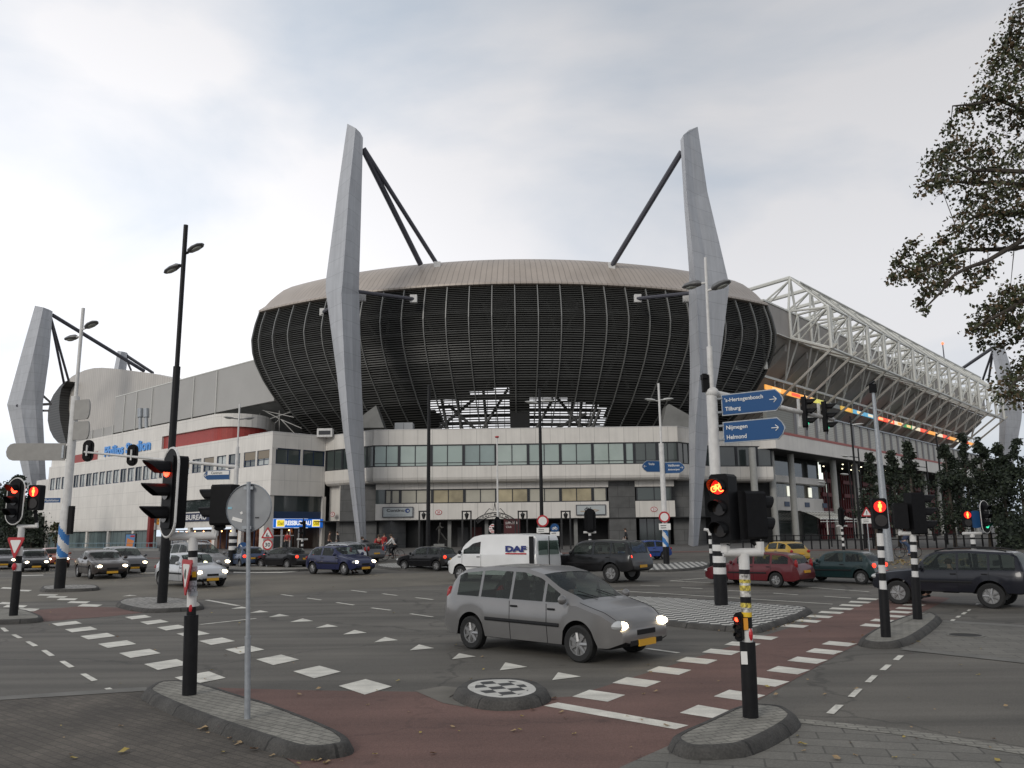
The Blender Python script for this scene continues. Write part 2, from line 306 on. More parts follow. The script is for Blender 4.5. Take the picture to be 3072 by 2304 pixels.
# painted markings, each crossing laid out as a lattice of half-metre blocks
def marks(polys, h=.012, name='road_marking'):
    mb = MB()
    for pl in polys:
        q = [p if isinstance(p, V) else G(*p) for p in pl]
        a = sum(q[i].x * q[(i + 1) % len(q)].y - q[(i + 1) % len(q)].x * q[i].y for i in range(len(q)))
        if a < 0: q = q[::-1]
        mb.add([V((p.x, p.y, gz(p.y) + h)) for p in q], [tuple(range(len(q)))])
    return struct(mb.build(name, MARK))
def zz(l, ox, oy, s): return [(ox + x / s, oy + y / s) for x, y in l]
S1 = 2197 / 800; S3 = 2212 / 800; S4 = 1885 / 800; S5 = 1571 / 572
def row(q0, k0, q1, k1, ks):
    a = [G(*p) for p in q0]; b = [G(*p) for p in q1]; ca = sum(a, V()) / 4; cb = sum(b, V()) / 4; st = (cb - ca) / (k1 - k0); r = []
    sh = [((x - ca) + (y - cb)) / 2 for x, y in zip(a, b)]
    for k in ks: r.append([ca + st * (k - k0) + d for d in sh])
    return r
A0 = row(zz([(530, 520), (592, 545), (808, 519), (745, 498)], 0, 1700, S1), 1, zz([(985, 717), (1075, 757), (1320, 720), (1230, 680)], 0, 1700, S1), 4, list(range(0, 7)))
A1 = row(zz([(1020, 418), (1085, 440), (1262, 418), (1190, 400)], 0, 1700, S1), 0, zz([(510, 869), (660, 920), (872, 872), (712, 824)], 700, 1700, S1), 7, list(range(0, 9)))
marks(A0 + A1)
FL = [[(305, 240), (330, 229), (482, 231), (455, 242)], [(380, 257), (410, 245), (560, 247), (530, 258)], [(465, 277), (495, 263), (642, 265), (612, 279)], [(550, 302), (585, 286), (745, 289), (708, 305)], [(637, 330), (680, 310), (845, 316), (800, 334)],
      [(130, 203), (160, 192), (265, 195), (235, 206)], [(0, 182), (25, 172), (130, 176), (100, 186)], [(20, 337), (60, 318), (228, 322), (190, 341)], [(120, 366), (170, 345), (328, 350), (280, 371)], [(-20, 310), (20, 294), (140, 299), (110, 315)]]
marks([zz(p, 0, 1700, S1) for p in FL])
B0 = row(zz([(1155, 1497), (1300, 1443), (1595, 1487), (1437, 1543)], 1300, 1550, S3), 0, zz([(483, 847), (545, 819), (757, 838), (697, 865)], 1900, 1600, S4), 4, list(range(0, 7)) + list(range(8, 16)))
B1 = row(zz([(325, 1278), (455, 1220), (738, 1266), (590, 1315)], 1900, 1600, S4), 0, zz([(1218, 842), (1283, 816), (1482, 838), (1418, 863)], 1900, 1600, S4), 5, list(range(0, 7)) + list(range(9, 15)))
marks(B0 + B1)
TR = [zz(p, 700, 1700, S1) for p in ([(465, 460), (570, 430), (660, 452)], [(678, 508), (775, 478), (865, 497)], [(902, 563), (1000, 525), (1100, 549)], [(1160, 627), (1250, 583), (1358, 610)], [(1453, 694), (1530, 645), (1655, 677)], [(1800, 768), (1860, 718), (2000, 745)], [(293, 418), (380, 393), (465, 410)], [(135, 384), (220, 363), (295, 377)], [(-20, 350), (65, 332), (150, 345)])]
TR += [zz(p, 1300, 1550, S3) for p in ([(550, 1280), (597, 1214), (780, 1252)], [(985, 1362), (1035, 1297), (1225, 1332)])] + [zz(p, 0, 1700, S1) for p in ([(1005, 246), (1070, 236), (1130, 241)], [(1100, 266), (1180, 256), (1250, 262)])]
marks(TR)
D1 = [zz(p, 0, 1700, S1) for p in ([(0, 507), (35, 505), (75, 535), (35, 540)], [(92, 565), (130, 562), (187, 590), (147, 595)], [(207, 622), (245, 618), (315, 655), (272, 662)], [(338, 695), (380, 690), (453, 737), (407, 743)], [(488, 785), (533, 780), (615, 830), (567, 838)], [(660, 890), (707, 885), (806, 940), (755, 950)], [(857, 1010), (905, 1003), (968, 1035), (920, 1042)])]
D1 += [zz(p, 2500, 1700, S5) for p in ([(490, 772), (535, 735), (582, 738), (540, 777)], [(380, 857), (432, 812), (483, 815), (432, 860)], [(258, 957), (318, 900), (368, 903), (310, 960)], [(118, 1078), (188, 1010), (242, 1014), (175, 1083)], [(952, 454), (978, 437), (1010, 438), (985, 457)], [(1003, 422), (1025, 408), (1057, 408), (1035, 424)], [(1050, 395), (1075, 378), (1105, 380), (1080, 397)], [(1098, 368), (1115, 355), (1138, 356), (1120, 370)], [(1168, 315), (1185, 305), (1210, 306), (1195, 317)], [(1203, 294), (1217, 284), (1243, 285), (1230, 295)])]
D1 += [zz([(1363, 1277), (1430, 1217), (1488, 1220), (1418, 1285)], 1900, 1600, S4)]
marks(D1)
def line(a, b, wd=.11):
    a, b = G(*a), G(*b); d = (b - a).normalized(); s = V((-d.y, d.x, 0)) * wd / 2; return [a - s, b - s, b + s, a + s]
LN = [line(*zz(p, 700, 1700, S1)) for p in ([(395, 231), (490, 245)], [(605, 261), (725, 277)], [(852, 298), (993, 319)], [(1137, 342), (1297, 362)], [(1460, 391), (1640, 417)], [(975, 197), (1098, 213)], [(1228, 225), (1350, 240)], [(1500, 257), (1645, 274)])]
LN += [line(*zz(p, 1900, 1600, S4)) for p in ([(-300, 395), (1410, 503)], [(340, 385), (487, 393)], [(50, 368), (187, 375)], [(670, 405), (820, 415)], [(990, 425), (1165, 437)], [(1350, 447), (1540, 460)], [(1170, 378), (1665, 415)], [(260, 338), (575, 313)], [(260, 338), (560, 352)])]
LN += [line(*zz([(1770, 1098), (2035, 1135)], 1300, 1550, S3)), line(*zz([(1650, 480), (2110, 430)], 0, 1700, S1)), line(*zz([(1700, 277), (1965, 325)], 0, 1700, S1), wd=.15)]
LN += [[(1631, 2120), (1674, 2110), (2066, 2179), (2027, 2191)], [(700, 1716), (895, 1715), (845, 1719), (700, 1719)], [(40, 1727), (130, 1725), (130, 1727), (40, 1729)], [(420, 1719), (500, 1718), (500, 1720), (420, 1721)]]
marks(LN)
# raised traffic islands
def inset(p, d):
    n = len(p); o = []
    for i in range(n):
        a, b, c = p[i - 1], p[i], p[(i + 1) % n]; e = (b - a).normalized() + (c - b).normalized(); e.normalize(); o.append(b + V((-e.y, e.x, 0)) * d)
    return o
def island(pts, m, kw=.14, h=.12, uva=0.0, rim=None, its=2):
    p = [G(*q) for q in pts]
    if sum(p[i].x * p[(i + 1) % len(p)].y - p[(i + 1) % len(p)].x * p[i].y for i in range(len(p))) < 0: p = p[::-1]
    for it in range(its):             # round the outline
        q = []
        for i in range(len(p)): a, b = p[i], p[(i + 1) % len(p)]; q += [a * .75 + b * .25, a * .25 + b * .75]
        p = q
    z0 = min(v.z for v in p); lift = lambda q, z: [V((v.x, v.y, gz(v.y) + z)) for v in q]
    rings = [lift(p, -.05), lift(p, .012), lift(inset(p, .05), h * .8), lift(inset(p, .09), h), lift(inset(p, kw), h)]
    cl = [0.0]
    for i in range(len(p)): cl.append(cl[-1] + (p[(i + 1) % len(p)] - p[i]).length)
    mk_ = MB().loft(rings, True, False); k = struct(mk_.build('traffic_island', KERB, smooth=True)); ul = k.data.uv_layers.new(name='UVMap')
    for pl in k.data.polygons:
        for li in pl.loop_indices: vi = k.data.loops[li].vertex_index; ul.data[li].uv = (cl[vi % len(p)], .3 + .05 * (vi // len(p)))
    inn = lift(inset(p, kw), h - .004); MB().add(inn, [tuple(range(len(inn)))]).build('paving', m, k, world=False, uvf=uvxy(uva))
    if rim: MB().loft([lift(inset(p, kw), h - .001), lift(inset(p, kw + rim), h - .001)], True, False).build('paving_border', mat('white_sett', (.52, .51, .47), .7, noise=.15, nscale=6), k, world=False)
    return k
CHK = checker('checker_sett', (.50, .49, .45), (.045, .045, .045), 4.6)
CHK2 = checker('checker_sett_small', (.50, .49, .45), (.045, .045, .045), 5.0)
COB = mat('cobble', (.25, .24, .22), .85, noise=.6, nscale=9, bump=.6, bscale=20)
island([(416, 2102), (428, 2086), (452, 2071), (490, 2063), (583, 2062), (660, 2085), (747, 2115), (820, 2133), (1010, 2210), (1053, 2236), (1066, 2256), (1050, 2272), (955, 2286), (875, 2283), (809, 2261), (583, 2180)], ISLE, uva=R(-38))
island([(1347, 2094), (1390, 2066), (1480, 2058), (1580, 2060), (1640, 2078), (1660, 2104), (1620, 2124), (1560, 2134), (1480, 2136), (1400, 2124)], CHK2, kw=.2, h=.13, rim=.10, uva=R(20))
island([(1998, 2254), (2040, 2277), (2091, 2285), (2163, 2283), (2269, 2273), (2415, 2186), (2388, 2158), (2350, 2141), (2220, 2134), (2100, 2193), (2010, 2232)], ISLE, uva=R(20))
island([(2570, 1938), (2606, 1946), (2646, 1949), (2704, 1946), (2758, 1927), (2832, 1867), (2820, 1857), (2798, 1848), (2730, 1853), (2630, 1893), (2578, 1926)], ISLE, uva=R(20))
island([(1740, 1802), (1800, 1842), (1987, 1880), (2265, 1903), (2300, 1895), (2445, 1843), (2420, 1829), (1900, 1795)], CHK, kw=.16, uva=R(-6), its=1)
island([(340, 1822), (356, 1809), (390, 1802), (500, 1799), (600, 1811), (618, 1827), (597, 1833), (473, 1840), (419, 1839)], COB)
island([(114, 1773), (126, 1764), (284, 1760), (304, 1768), (292, 1774), (136, 1779)], COB)
island([(-90, 1850), (-60, 1836), (70, 1836), (120, 1853), (136, 1864), (110, 1870), (0, 1875), (-90, 1874)], ISLE)
island([(1120, 1704), (1135, 1695), (1400, 1688), (1540, 1696), (1400, 1709), (1200, 1713)], CHK, uva=R(30))
island([(1880, 1712), (1930, 1698), (2115, 1689), (2140, 1697), (2100, 1711), (1950, 1719)], CHK, uva=R(38))
island([(630, 1708), (720, 1701), (960, 1706), (930, 1715), (700, 1718)], ISLE)

b = G(2896, 1908); t = thing('manhole_cover', 'small dark manhole cover in the tiled median at right', 'manhole cover', b); MB().tube(b + V((0, 0, .006)), b + V((0, 0, .02)), .30, n=24).build('lid', KERB, t); MB().loft([[b + V((r_ * math.cos(a), r_ * math.sin(a), z_)) for r_, z_ in ((.30, .012), (.30, .024), (.35, .024), (.35, .008))] for a in [2 * math.pi * k / 24 for k in range(25)]], True, False).build('ring', CEDGE, t)
# ---------------------------------------------------------------- the stadium corner
BC = V((.4, 132, 0)); PH0, PH1 = -.64, .632
def bp(r, z, ph, ): return BC + V((r * math.sin(ph), -r * math.cos(ph), z))
LOUV = [(49.8, 27.9), (50.35, 26.2), (50.7, 24.4), (50.5, 22.9), (50.05, 21.7), (48.9, 19.9), (47.4, 18.2), (45.2, 16.05), (42.6, 14.2), (40, 12.3)]
ROOFP = [(49.7, 27.75), (50.2, 27.85), (50.2, 28.05), (49.3, 28.75), (48.6, 29.6), (47.7, 30.5), (46.8, 31.3), (45.6, 32.05), (43, 33), (40, 33.6), (34, 34)]
def prof(z):
    for (r0, z0), (r1, z1) in zip(LOUV, LOUV[1:]):
        if z1 <= z <= z0: k = (z - z1) / (z0 - z1); return r1 + (r0 - r1) * k
    return LOUV[-1][0] if z < 20 else LOUV[0][0]
phs = [PH0 + (PH1 - PH0) * i / 64 for i in range(65)]
bowl = thing('stadium_stand', 'bulging dark louvred corner stand under a tan metal roof between the two tallest pylons', 'stadium stand', (.4, 90, .75))
TAN = mat('tan_roof', (.43, .375, .325), .45, .2, noise=.08, nscale=.4, joint=(.62, 60, .05, .62, 0, .03))
mb = MB(); mb.loft([[bp(r, z, p) for r, z in ROOFP] for p in phs], False, False)
mb.build('roof', TAN, bowl, smooth=True, uvf=lambda p: (math.atan2(p.x - BC.x, BC.y - p.y) * 50, (p - V((BC.x, BC.y, p.z))).length + p.z))
LV = mat('dark_louvre', (.075, .075, .070), .5, .2, noise=.12, nscale=.6)
mb = MB(); z = 27.62; dz = .225
while z > 12.4:
    r0, r1 = prof(z), prof(z - .10); a = []
    for p in phs: a.append([bp(r0 + .02, z, p), bp(r1 + .10, z - .10, p), bp(r1 - .04, z - .12, p), bp(r0 - .10, z, p)])
    mb.loft(a, True, True); z -= dz
mb.build('louvre_screen', LV, bowl)
RIBM = mat('rib_metal', (.24, .24, .23), .45, .2)
for k in range(-13, 14):
    ph = k * .0476
    if not PH0 < ph < PH1: continue
    mb = MB(); rings = []; zz_ = 27.8
    while zz_ > 12.5:
        r = prof(zz_); d = .05 / r
        rings.append([bp(r - .1, zz_, ph - d), bp(r + .20, zz_, ph - d), bp(r + .20, zz_, ph + d), bp(r - .1, zz_, ph + d)]); zz_ -= .9
    mb.loft(rings, True, True).build('rib', RIBM, bowl)
for ph in (PH0, PH1):               # end ribs and the closed ends of the roof
    MB().loft([[bp(prof(z) - .35, z, ph - .0025), bp(prof(z) + .26, z, ph - .0025), bp(prof(z) + .26, z, ph + .0025), bp(prof(z) - .35, z, ph + .0025)] for z in [27.85 - .5 * k for k in range(31)]], True, True).build('rib', LV, bowl)
    a = [bp(r - .05, z - .03, ph * .9985) for r, z in ROOFP[2:]] + [bp(34, 27.7, ph * .9985), bp(46.2, 27.7, ph * .9985), bp(49.6, 27.7, ph * .9985)]; MB().add(a, [tuple(range(len(a)))]).build('roof_end', mat('roof_end_dark', (.05, .045, .04), .7), bowl)
# dark inner skin with the two see-through gaps, framing steel inside
def pin(x, y, pl):
    c = False; j = len(pl) - 1
    for i in range(len(pl)):
        if (pl[i][1] > y) != (pl[j][1] > y) and x < (pl[j][0] - pl[i][0]) * (y - pl[i][1]) / (pl[j][1] - pl[i][1]) + pl[i][0]: c = not c
        j = i
    return c
def topx(p):
    v = V(p) - EYE; d = v.dot(FW); return 1536 + FOC * v.dot(RT) / d, 1152 - FOC * v.dot(UP) / d
GAPS = [[(1283, 1200), (1400, 1182), (1500, 1164), (1532, 1164), (1532, 1300), (1335, 1300), (1318, 1235), (1286, 1228)], [(1590, 1186), (1650, 1184), (1720, 1200), (1818, 1222), (1813, 1262), (1795, 1300), (1588, 1300)]]
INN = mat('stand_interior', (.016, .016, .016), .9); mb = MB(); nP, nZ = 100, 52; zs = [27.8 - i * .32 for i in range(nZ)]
ps = [PH0 + (PH1 - PH0) * i / nP for i in range(nP + 1)]
def ip(z, p): return bp(prof(z) - 3.2, z, p)
vs = [ip(z, p) for z in zs for p in ps]; fs = []
for j in range(nZ - 1):
    for i in range(nP):
        c = ip((zs[j] + zs[j + 1]) / 2, (ps[i] + ps[i + 1]) / 2); x, y = topx(c)
        if not any(pin(x, y, g) for g in GAPS): fs.append((j * (nP + 1) + i, j * (nP + 1) + i + 1, (j + 1) * (nP + 1) + i + 1, (j + 1) * (nP + 1) + i))
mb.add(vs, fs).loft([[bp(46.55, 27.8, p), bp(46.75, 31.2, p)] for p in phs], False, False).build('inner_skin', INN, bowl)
for p in (PH0 + .004, PH1 - .004):
    MB().loft([[bp(prof(z) - .25, z, p), bp(prof(z) - 3.4, z, p), bp(prof(z) - 3.4, z, p * .99), bp(prof(z) - .25, z, p * .99)] for z in zs], True, True).build('end_wall', INN, bowl)
mb = MB(); FRD = mat('frame_steel', (.05, .05, .048), .6)
for zf in (25.2, 23.0, 20.6, 18.6, 16.9):       # walkways and beams seen through the louvres
    mb.loft([[bp(prof(zf) - 1.3, zf, p), bp(prof(zf) - .5, zf, p), bp(prof(zf) - .5, zf - .35, p), bp(prof(zf) - 1.3, zf - .35, p)] for p in phs[::4]], True, True)
mb.build('walkway', mat('walkway_steel', (.10, .10, .095), .6), bowl)
for k in range(-9, 10):              # raking struts faintly visible behind the slats
    p0, p1 = k * .068, (k + (1 if k % 2 else -1)) * .068
    if PH0 < p0 < PH1 and PH0 < p1 < PH1: MB().tube(bp(prof(26) - .8, 26, p0), bp(prof(17.5) - .8, 17.5, p1), .20, n=6).build('strut', mat('strut_steel', (.11, .11, .105), .6), bowl)
for (x0, y0, x1, y1) in ((1300, 1300, 1425, 1195), (1440, 1300, 1525, 1165), (1345, 1215, 1440, 1300), (1370, 1178, 1385, 1300), (1450, 1170, 1462, 1300), (1345, 1300, 1325, 1200), (1660, 1180, 1760, 1300), (1600, 1300, 1660, 1195), (1720, 1195, 1705, 1300), (1745, 1200, 1735, 1300), (1640, 1300, 1760, 1240), (1790, 1215, 1760, 1300), (1800, 1230, 1770, 1300)):
    MB().tube(atY(x0, y0, 88.5), atY(x1, y1, 88.5), .17, n=6).build('brace', FRD, bowl)
for g0, g1, ys in ((1318, 1532, (1196, 1222, 1247, 1270)), (1588, 1800, (1205, 1230, 1252, 1272))):
    for y in ys: MB().tube(atY(g0, y, 88.9), atY(g1, y, 88.9), .13, n=5).build('beam', FRD, bowl)
    for x in range(g0 + 14, g1, 26): MB().tube(atY(x, 1300, 89.2), atY(x, 1172, 89.2), .045, n=4).build('mullion', FRD, bowl)
for p0, p1 in ((1532, 1590),):                                    # the solid pier between the gaps
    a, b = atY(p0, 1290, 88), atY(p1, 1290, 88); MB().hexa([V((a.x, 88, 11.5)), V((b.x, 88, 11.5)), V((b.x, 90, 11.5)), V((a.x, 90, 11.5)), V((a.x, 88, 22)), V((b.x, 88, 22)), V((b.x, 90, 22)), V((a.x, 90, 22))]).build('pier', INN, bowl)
for s, xs in ((-1, [(1088, 1283), (1088, 1246), (1128, 1216), (1130, 1222), (1152, 1283)]), (1, [(2070, 1283), (2070, 1246), (2008, 1212), (2000, 1216), (1984, 1283)])):
    f = [atY(x, y, 86.4) for x, y in xs]; bk = [v + V((0, 2.2, 0)) for v in f]; n = len(f)
    if s > 0: f, bk = f[::-1], bk[::-1]
    MB().add(f + bk, [tuple(range(n))[::-1], tuple(range(n, 2 * n))] + [(i, (i + 1) % n, n + (i + 1) % n, n + i) for i in range(n)]).build('stair_wall', CONC, bowl)
# ---------------------------------------------------------------- pylons with their stays
def pylon(label, lv, Y, stays, group='steel pylons of the stadium', bulge=2.5, depth=2.6):
    b = atY(lv[-1][1][0], lv[-1][1][1], Y); t = thing('pylon', label, 'pylon', (b.x, Y, gz(Y)), 0, group)
    rings = []
    for L_, A_, B_, R_ in lv:
        l, a, b_, r = atY(*L_, Y), atY(*A_, Y - bulge), atY(*B_, Y - bulge * .55), atY(*R_, Y)
        m = (l + r) / 2 + V((0, depth, 0)); rings.append([l, a, b_, r, m])
    last = rings[-1]; rings.append([V((p.x, p.y, 0)) for p in last])
    MB().loft(rings, True, True).build('shaft', TOWER, t, uvf=lambda p: (p.x + 200, p.z))
    for (x0, y0, Y0, x1, y1, Y1, r) in stays: MB().tube(atY(x0, y0, Y0), atY(x1, y1, Y1), r, n=8).build('stay', STAY, t)
    return t
p = pylon('tall grey tapering pylon left of the louvred stand, leaning outwards at its knee', [
    ((1042, 371), (1067, 384), (1081, 398), (1089, 413)), ((1015, 560), (1047, 572), (1066, 590), (1084, 612)), ((978, 838), (1028, 846), (1060, 852), (1077, 858)),
    ((977, 872), (1024, 880), (1055, 882), (1078, 884)), ((1009, 1112), (1034, 1112), (1058, 1112), (1083, 1112)), ((1029, 1293), (1047, 1293), (1070, 1293), (1091, 1293)), ((1072, 1640), (1084, 1642), (1091, 1642), (1097, 1640))], 77.5,
    [(1089, 447, 78.5, 1262, 794, 86, .30), (1091, 445, 78.5, 1312, 794, 86.5, .24), (1023, 868, 76.4, 1240, 897, 81.3, .2), (1060, 886, 77, 972, 935, 86, .2)])
for x, y, Y in ((1241, 897, 81.4), (1086, 892, 79.5), (1312, 797, 86), (970, 937, 86.5)): MB().box(atY(x, y, Y), (.75, .5, .85)).build('bracket', WPAINT, p, bevel=.05)
p = pylon('tall grey tapering pylon right of the louvred stand, behind the blue direction signs', [
    ((2041, 421), (2050, 405), (2067, 390), (2093, 380)), ((2052, 610), (2062, 600), (2084, 590), (2122, 575)), ((2068, 825), (2086, 838), (2130, 850), (2186, 846)),
    ((2066, 880), (2090, 882), (2128, 882), (2187, 866)), ((2070, 1100), (2101, 1100), (2110, 1100), (2158, 1100)), ((2066, 1281), (2087, 1281), (2096, 1281), (2127, 1281)), ((2070, 1642), (2080, 1644), (2086, 1644), (2094, 1642))], 77.5,
    [(2045, 455, 78.5, 1836, 797, 86, .30), (2046, 457, 78.5, 1838, 794, 88.5, .22), (2122, 874, 76.4, 1912, 896, 81.3, .2)])
for x, y, Y in ((1913, 896, 81.4), (2060, 895, 79.5), (1835, 799, 86)): MB().box(atY(x, y, Y), (.75, .5, .85)).build('bracket', WPAINT, p, bevel=.05)
pylon('grey pylon beyond the far left end of the white wing, above the street', [
    ((105, 917), (130, 922), (146, 928), (158, 934)), ((64, 1060), (100, 1062), (128, 1066), (148, 1070)), ((21, 1214), (62, 1216), (106, 1216), (129, 1208)), ((26, 1236), (66, 1238), (108, 1236), (128, 1230)),
    ((68, 1420), (90, 1420), (118, 1420), (137, 1420)), ((118, 1606), (124, 1607), (129, 1607), (133, 1606))], 140,
    [(157, 945, 141, 432, 1113, 160, .36), (152, 955, 141, 192, 1150, 156, .24), (153, 955, 141, 206, 1142, 158, .24), (52, 1217, 138, 152, 1212, 152, .25), (130, 1188, 141, 150, 1206, 152, .2), (128, 1232, 141, 145, 1232, 152, .2)])
pylon('small distant pylon showing above the white ribbed roof', [((353, 1052), (364, 1054), (374, 1056), (381, 1058)), ((343, 1102), (356, 1102), (370, 1104), (378, 1106)), ((330, 1180), (345, 1180), (360, 1180), (372, 1180))], 185,
    [(381, 1068, 186, 458, 1118, 205, .38), (380, 1080, 186, 393, 1110, 200, .25)], depth=3)
pylon('grey pylon at the far end of the trussed stand, half behind the big tree', [((2977, 1037), (2986, 1034), (2998, 1032), (3010, 1031)), ((2988, 1120), (3002, 1118), (3022, 1115), (3036, 1112)), ((2998, 1225), (3018, 1222), (3048, 1218), (3068, 1215)),
    ((2998, 1270), (3018, 1270), (3040, 1270), (3064, 1262)), ((2994, 1430), (3008, 1430), (3020, 1430), (3034, 1430)), ((2996, 1590), (3002, 1590), (3010, 1590), (3014, 1590))], 170,
    [(2974, 1046, 171, 2880, 1110, 190, .38), (2976, 1058, 171, 2948, 1140, 185, .25), (2978, 1058, 171, 2965, 1145, 188, .25)])
# ---------------------------------------------------------------- white front building under the louvred stand
dB = (.669, .743); nB = (.743, -.669); dLv = (-.754, .657); nLv = (-.657, -.754)
C0 = atY(819, 1295, 80); FB = Fr(C0, dB, nB); P1 = FB.pt(6.3, 0)
def seg(a, b):
    d = (V((b[0], b[1])) - V((a[0], a[1]))).normalized(); f = Fr((a[0], a[1]), (d.x, d.y), (d.y, -d.x)); f.len = (V((b[0], b[1])) - V((a[0], a[1]))).length; return f
P2, P3, P4, P5 = (-13.79, 80), (16.35, 80), (20.9, 84.6), (27.4, 85.6)
F1, F2, F3, F4 = seg(P1, P2), seg(P2, P3), seg(P3, P4), seg(P4, P5)
fb = thing('front_building', 'white two storey building with long window bands under the dark louvred stand', 'building', (1.3, 82, .75))
STUD = [F1, F2, F3, F4]
def strip(f, z0, z1, o0, o1, nm, m, t0=0, t1=None): return MB().fb(f, t0, f.len if t1 is None else t1, z0, z1, o0, o1).build(nm, m, fb, uvf=uvfr(f))
def lip(f):                         # rounded lower edge of the overhanging storey
    ring = [(0, 8.62), (0, 7.55), (-.08, 7.3), (-.28, 7.12), (-.6, 7.05), (-2.6, 7.05), (-2.6, 8.62)]
    MB().loft([[f.pt(t, z, o) for o, z in ring] for t in (0, f.len)], True, True).build('spandrel', WHITEF, fb, uvf=uvfr(f))
for f in STUD:
    strip(f, 10.78, 12.28, -.5, 0, 'parapet', WHITEF); lip(f)
    strip(f, 12.28, 12.34, -.55, .03, 'coping', WPAINT)
def window(f, t0, t1, z0, z1, o, g, n=2, fm=FRAME, par=None, midz=None, fw=.10):
    wn = MB().fb(f, t0, t1, z0, z1, o - .06, o - .02).build('window', g, par, uvf=uvfr(f)); mb = MB(); d = fw
    mb.fb(f, t0, t1, z0, z0 + d, o - .02, o + .05).fb(f, t0, t1, z1 - d, z1, o - .02, o + .05).fb(f, t0, t0 + d * 1.3, z0 + d, z1 - d, o - .02, o + .05).fb(f, t1 - d * 1.3, t1, z0 + d, z1 - d, o - .02, o + .05)
    for k in range(1, n): tt = t0 + (t1 - t0) * k / n; mb.fb(f, tt - d * .4, tt + d * .4, z0 + d, z1 - d, o - .02, o + .03)
    if midz: mb.fb(f, t0 + d * 1.3, t1 - d * 1.3, midz - .03, midz + .03, o - .02, o + .02)
    q = mb.build('frame', fm, None); q.parent = wn; q.matrix_parent_inverse = Matrix.Identity(4)
    if par is not None: q.data.transform(mw(par).inverted())
    return wn
def bays(f, pitch, off, z0, z1, o, gs, t0, t1, n=2, midz=None):
    k = math.ceil((t0 - off) / pitch) - 1; i = 0
    while True:
        a, b = max(t0, off + k * pitch), min(t1, off + (k + 1) * pitch)
        if a >= t1 - .05: break
        if b - a > .3: window(f, a + .004, b - .004, z0, z1, o, gs[i % len(gs)], n if b - a > 1.7 else 1, FRAME, fb, midz)
        k += 1; i += 1
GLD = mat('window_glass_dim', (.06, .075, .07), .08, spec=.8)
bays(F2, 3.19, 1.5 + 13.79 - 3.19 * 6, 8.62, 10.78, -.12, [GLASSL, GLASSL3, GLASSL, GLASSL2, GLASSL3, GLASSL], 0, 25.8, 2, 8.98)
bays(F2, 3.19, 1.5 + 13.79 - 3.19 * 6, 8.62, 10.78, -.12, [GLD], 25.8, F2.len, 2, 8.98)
bays(F1, 2.6, 0, 8.62, 10.78, -.12, [GLASS, GLD], 0, F1.len, 2); bays(F3, 2.1, 0, 8.62, 10.78, -.12, [GLASS], 0, F3.len, 2); bays(F4, 2.3, .3, 8.62, 10.78, -.12, [GLASS], 0, F4.len, 1)
lamp('lit_room', (1, .72, .34), .22)
LITR = mat('window_lit', (.36, .31, .20), .3, noise=.4, nscale=.6)
f = F2; o = -1.2                     # recessed storey below
for t0, t1 in ((.1, 23.25), (25.9, 29.8)):
    strip(f, 6.46, 7.05, o - .6, o, 'wall', WHITEF, t0, t1); strip(f, 3.47, 5.05, o - .6, o, 'wall', WHITEF, t0, t1)
bays(F2, 3.19, 1.5 + 13.79 - 3.19 * 6, 5.05, 6.46, o - .1, [BLIND, BLIND, LITR, BLIND, LITR, BLIND, LITR], 1.0, 23.1, 2); bays(F2, 3.6, 26.0, 5.05, 6.46, o - .1, [LITR, GLD], 26.0, 29.7, 2)
for t0, t1, oo in ((23.25, 25.9, -1.35), (29.8, 33, -2.2), (-3.6, .1, -2.0)): strip(f, .5, 7.05, -2.6, oo, 'column', DARKC, t0, t1)
strip(f, 5.05, 6.46, o - .5, o - .12, 'corner_window', GLD, .1, 1.0)
# ground floor: dark recess with piers, shutters and doors
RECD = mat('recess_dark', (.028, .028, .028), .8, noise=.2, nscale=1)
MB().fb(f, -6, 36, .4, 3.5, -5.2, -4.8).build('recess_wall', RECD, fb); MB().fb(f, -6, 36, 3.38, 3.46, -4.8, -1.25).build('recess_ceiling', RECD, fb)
for t in (7.2, 10.9, 16.2, 19.8): strip(f, .5, 3.4, -2.6, -2.0, 'pier', CONC, t, t + .35)
for t in (2.0, 11.6, 17.6):
    d = MB(); [d.fb(f, t + (k % 8) * .16, t + (k % 8) * .16 + .05, .6, 2.9, -4.7, -4.66) for k in range(8)]; d.fb(f, t, t + 1.3, 2.9, 3.0, -4.7, -4.6); d.build('gate_bars', mat('bar_steel', (.10, .10, .10), .5), fb)
for t, m in ((8.0, mat('shutter_grey', (.10, .10, .10), .6, joint=(9, .12, .02, .5, 0))), (9.4, RED)): MB().fb(f, t, t + 1.1, .6, 2.7, -4.76, -4.7).build('shutter', mat('shutter_grey', (.1, .1, .1)) if m is not RED else mat('shutter_red', (.09, .015, .015), .6), fb, uvf=uvfr(f))
MB().fb(f, 26.3, 29.4, .7, 3.3, -2.2, -2.14).build('entrance_glass', GLASS, fb)
mb = MB(); [mb.fb(f, 26.3 + k * .75, 26.36 + k * .75, .7, 3.3, -2.14, -2.06) for k in range(5)]; mb.build('entrance_frame', FRAME, fb)
MB().add([V((-19, 92, 12.0)), V((P1.x + .4, 85.3, 12.0)), V((P2[0], 80.4, 12.0)), V((P3[0], 80.4, 12.0)), V((P4[0], 85, 12.0)), V((26, 92, 12.0))], [(0, 1, 2, 3, 4, 5)]).build('flat_roof', CONC, fb)
strip(F1, .5, 7.05, -2.0, -.9, 'wall', WHITEF, -.3, 2.6)
strip(F1, 3.35, 7.05, -.9, -.35, 'wall', WHITEF, 2.0, 3.6); strip(F1, .5, 7.05, -4, -2.0, 'column', DARKC, 2.6, 8)
ru = thing('rooftop_unit', 'pale grey box on the flat roof in front of the dark louvres', 'air handling unit', (-9.6, 82, 12))
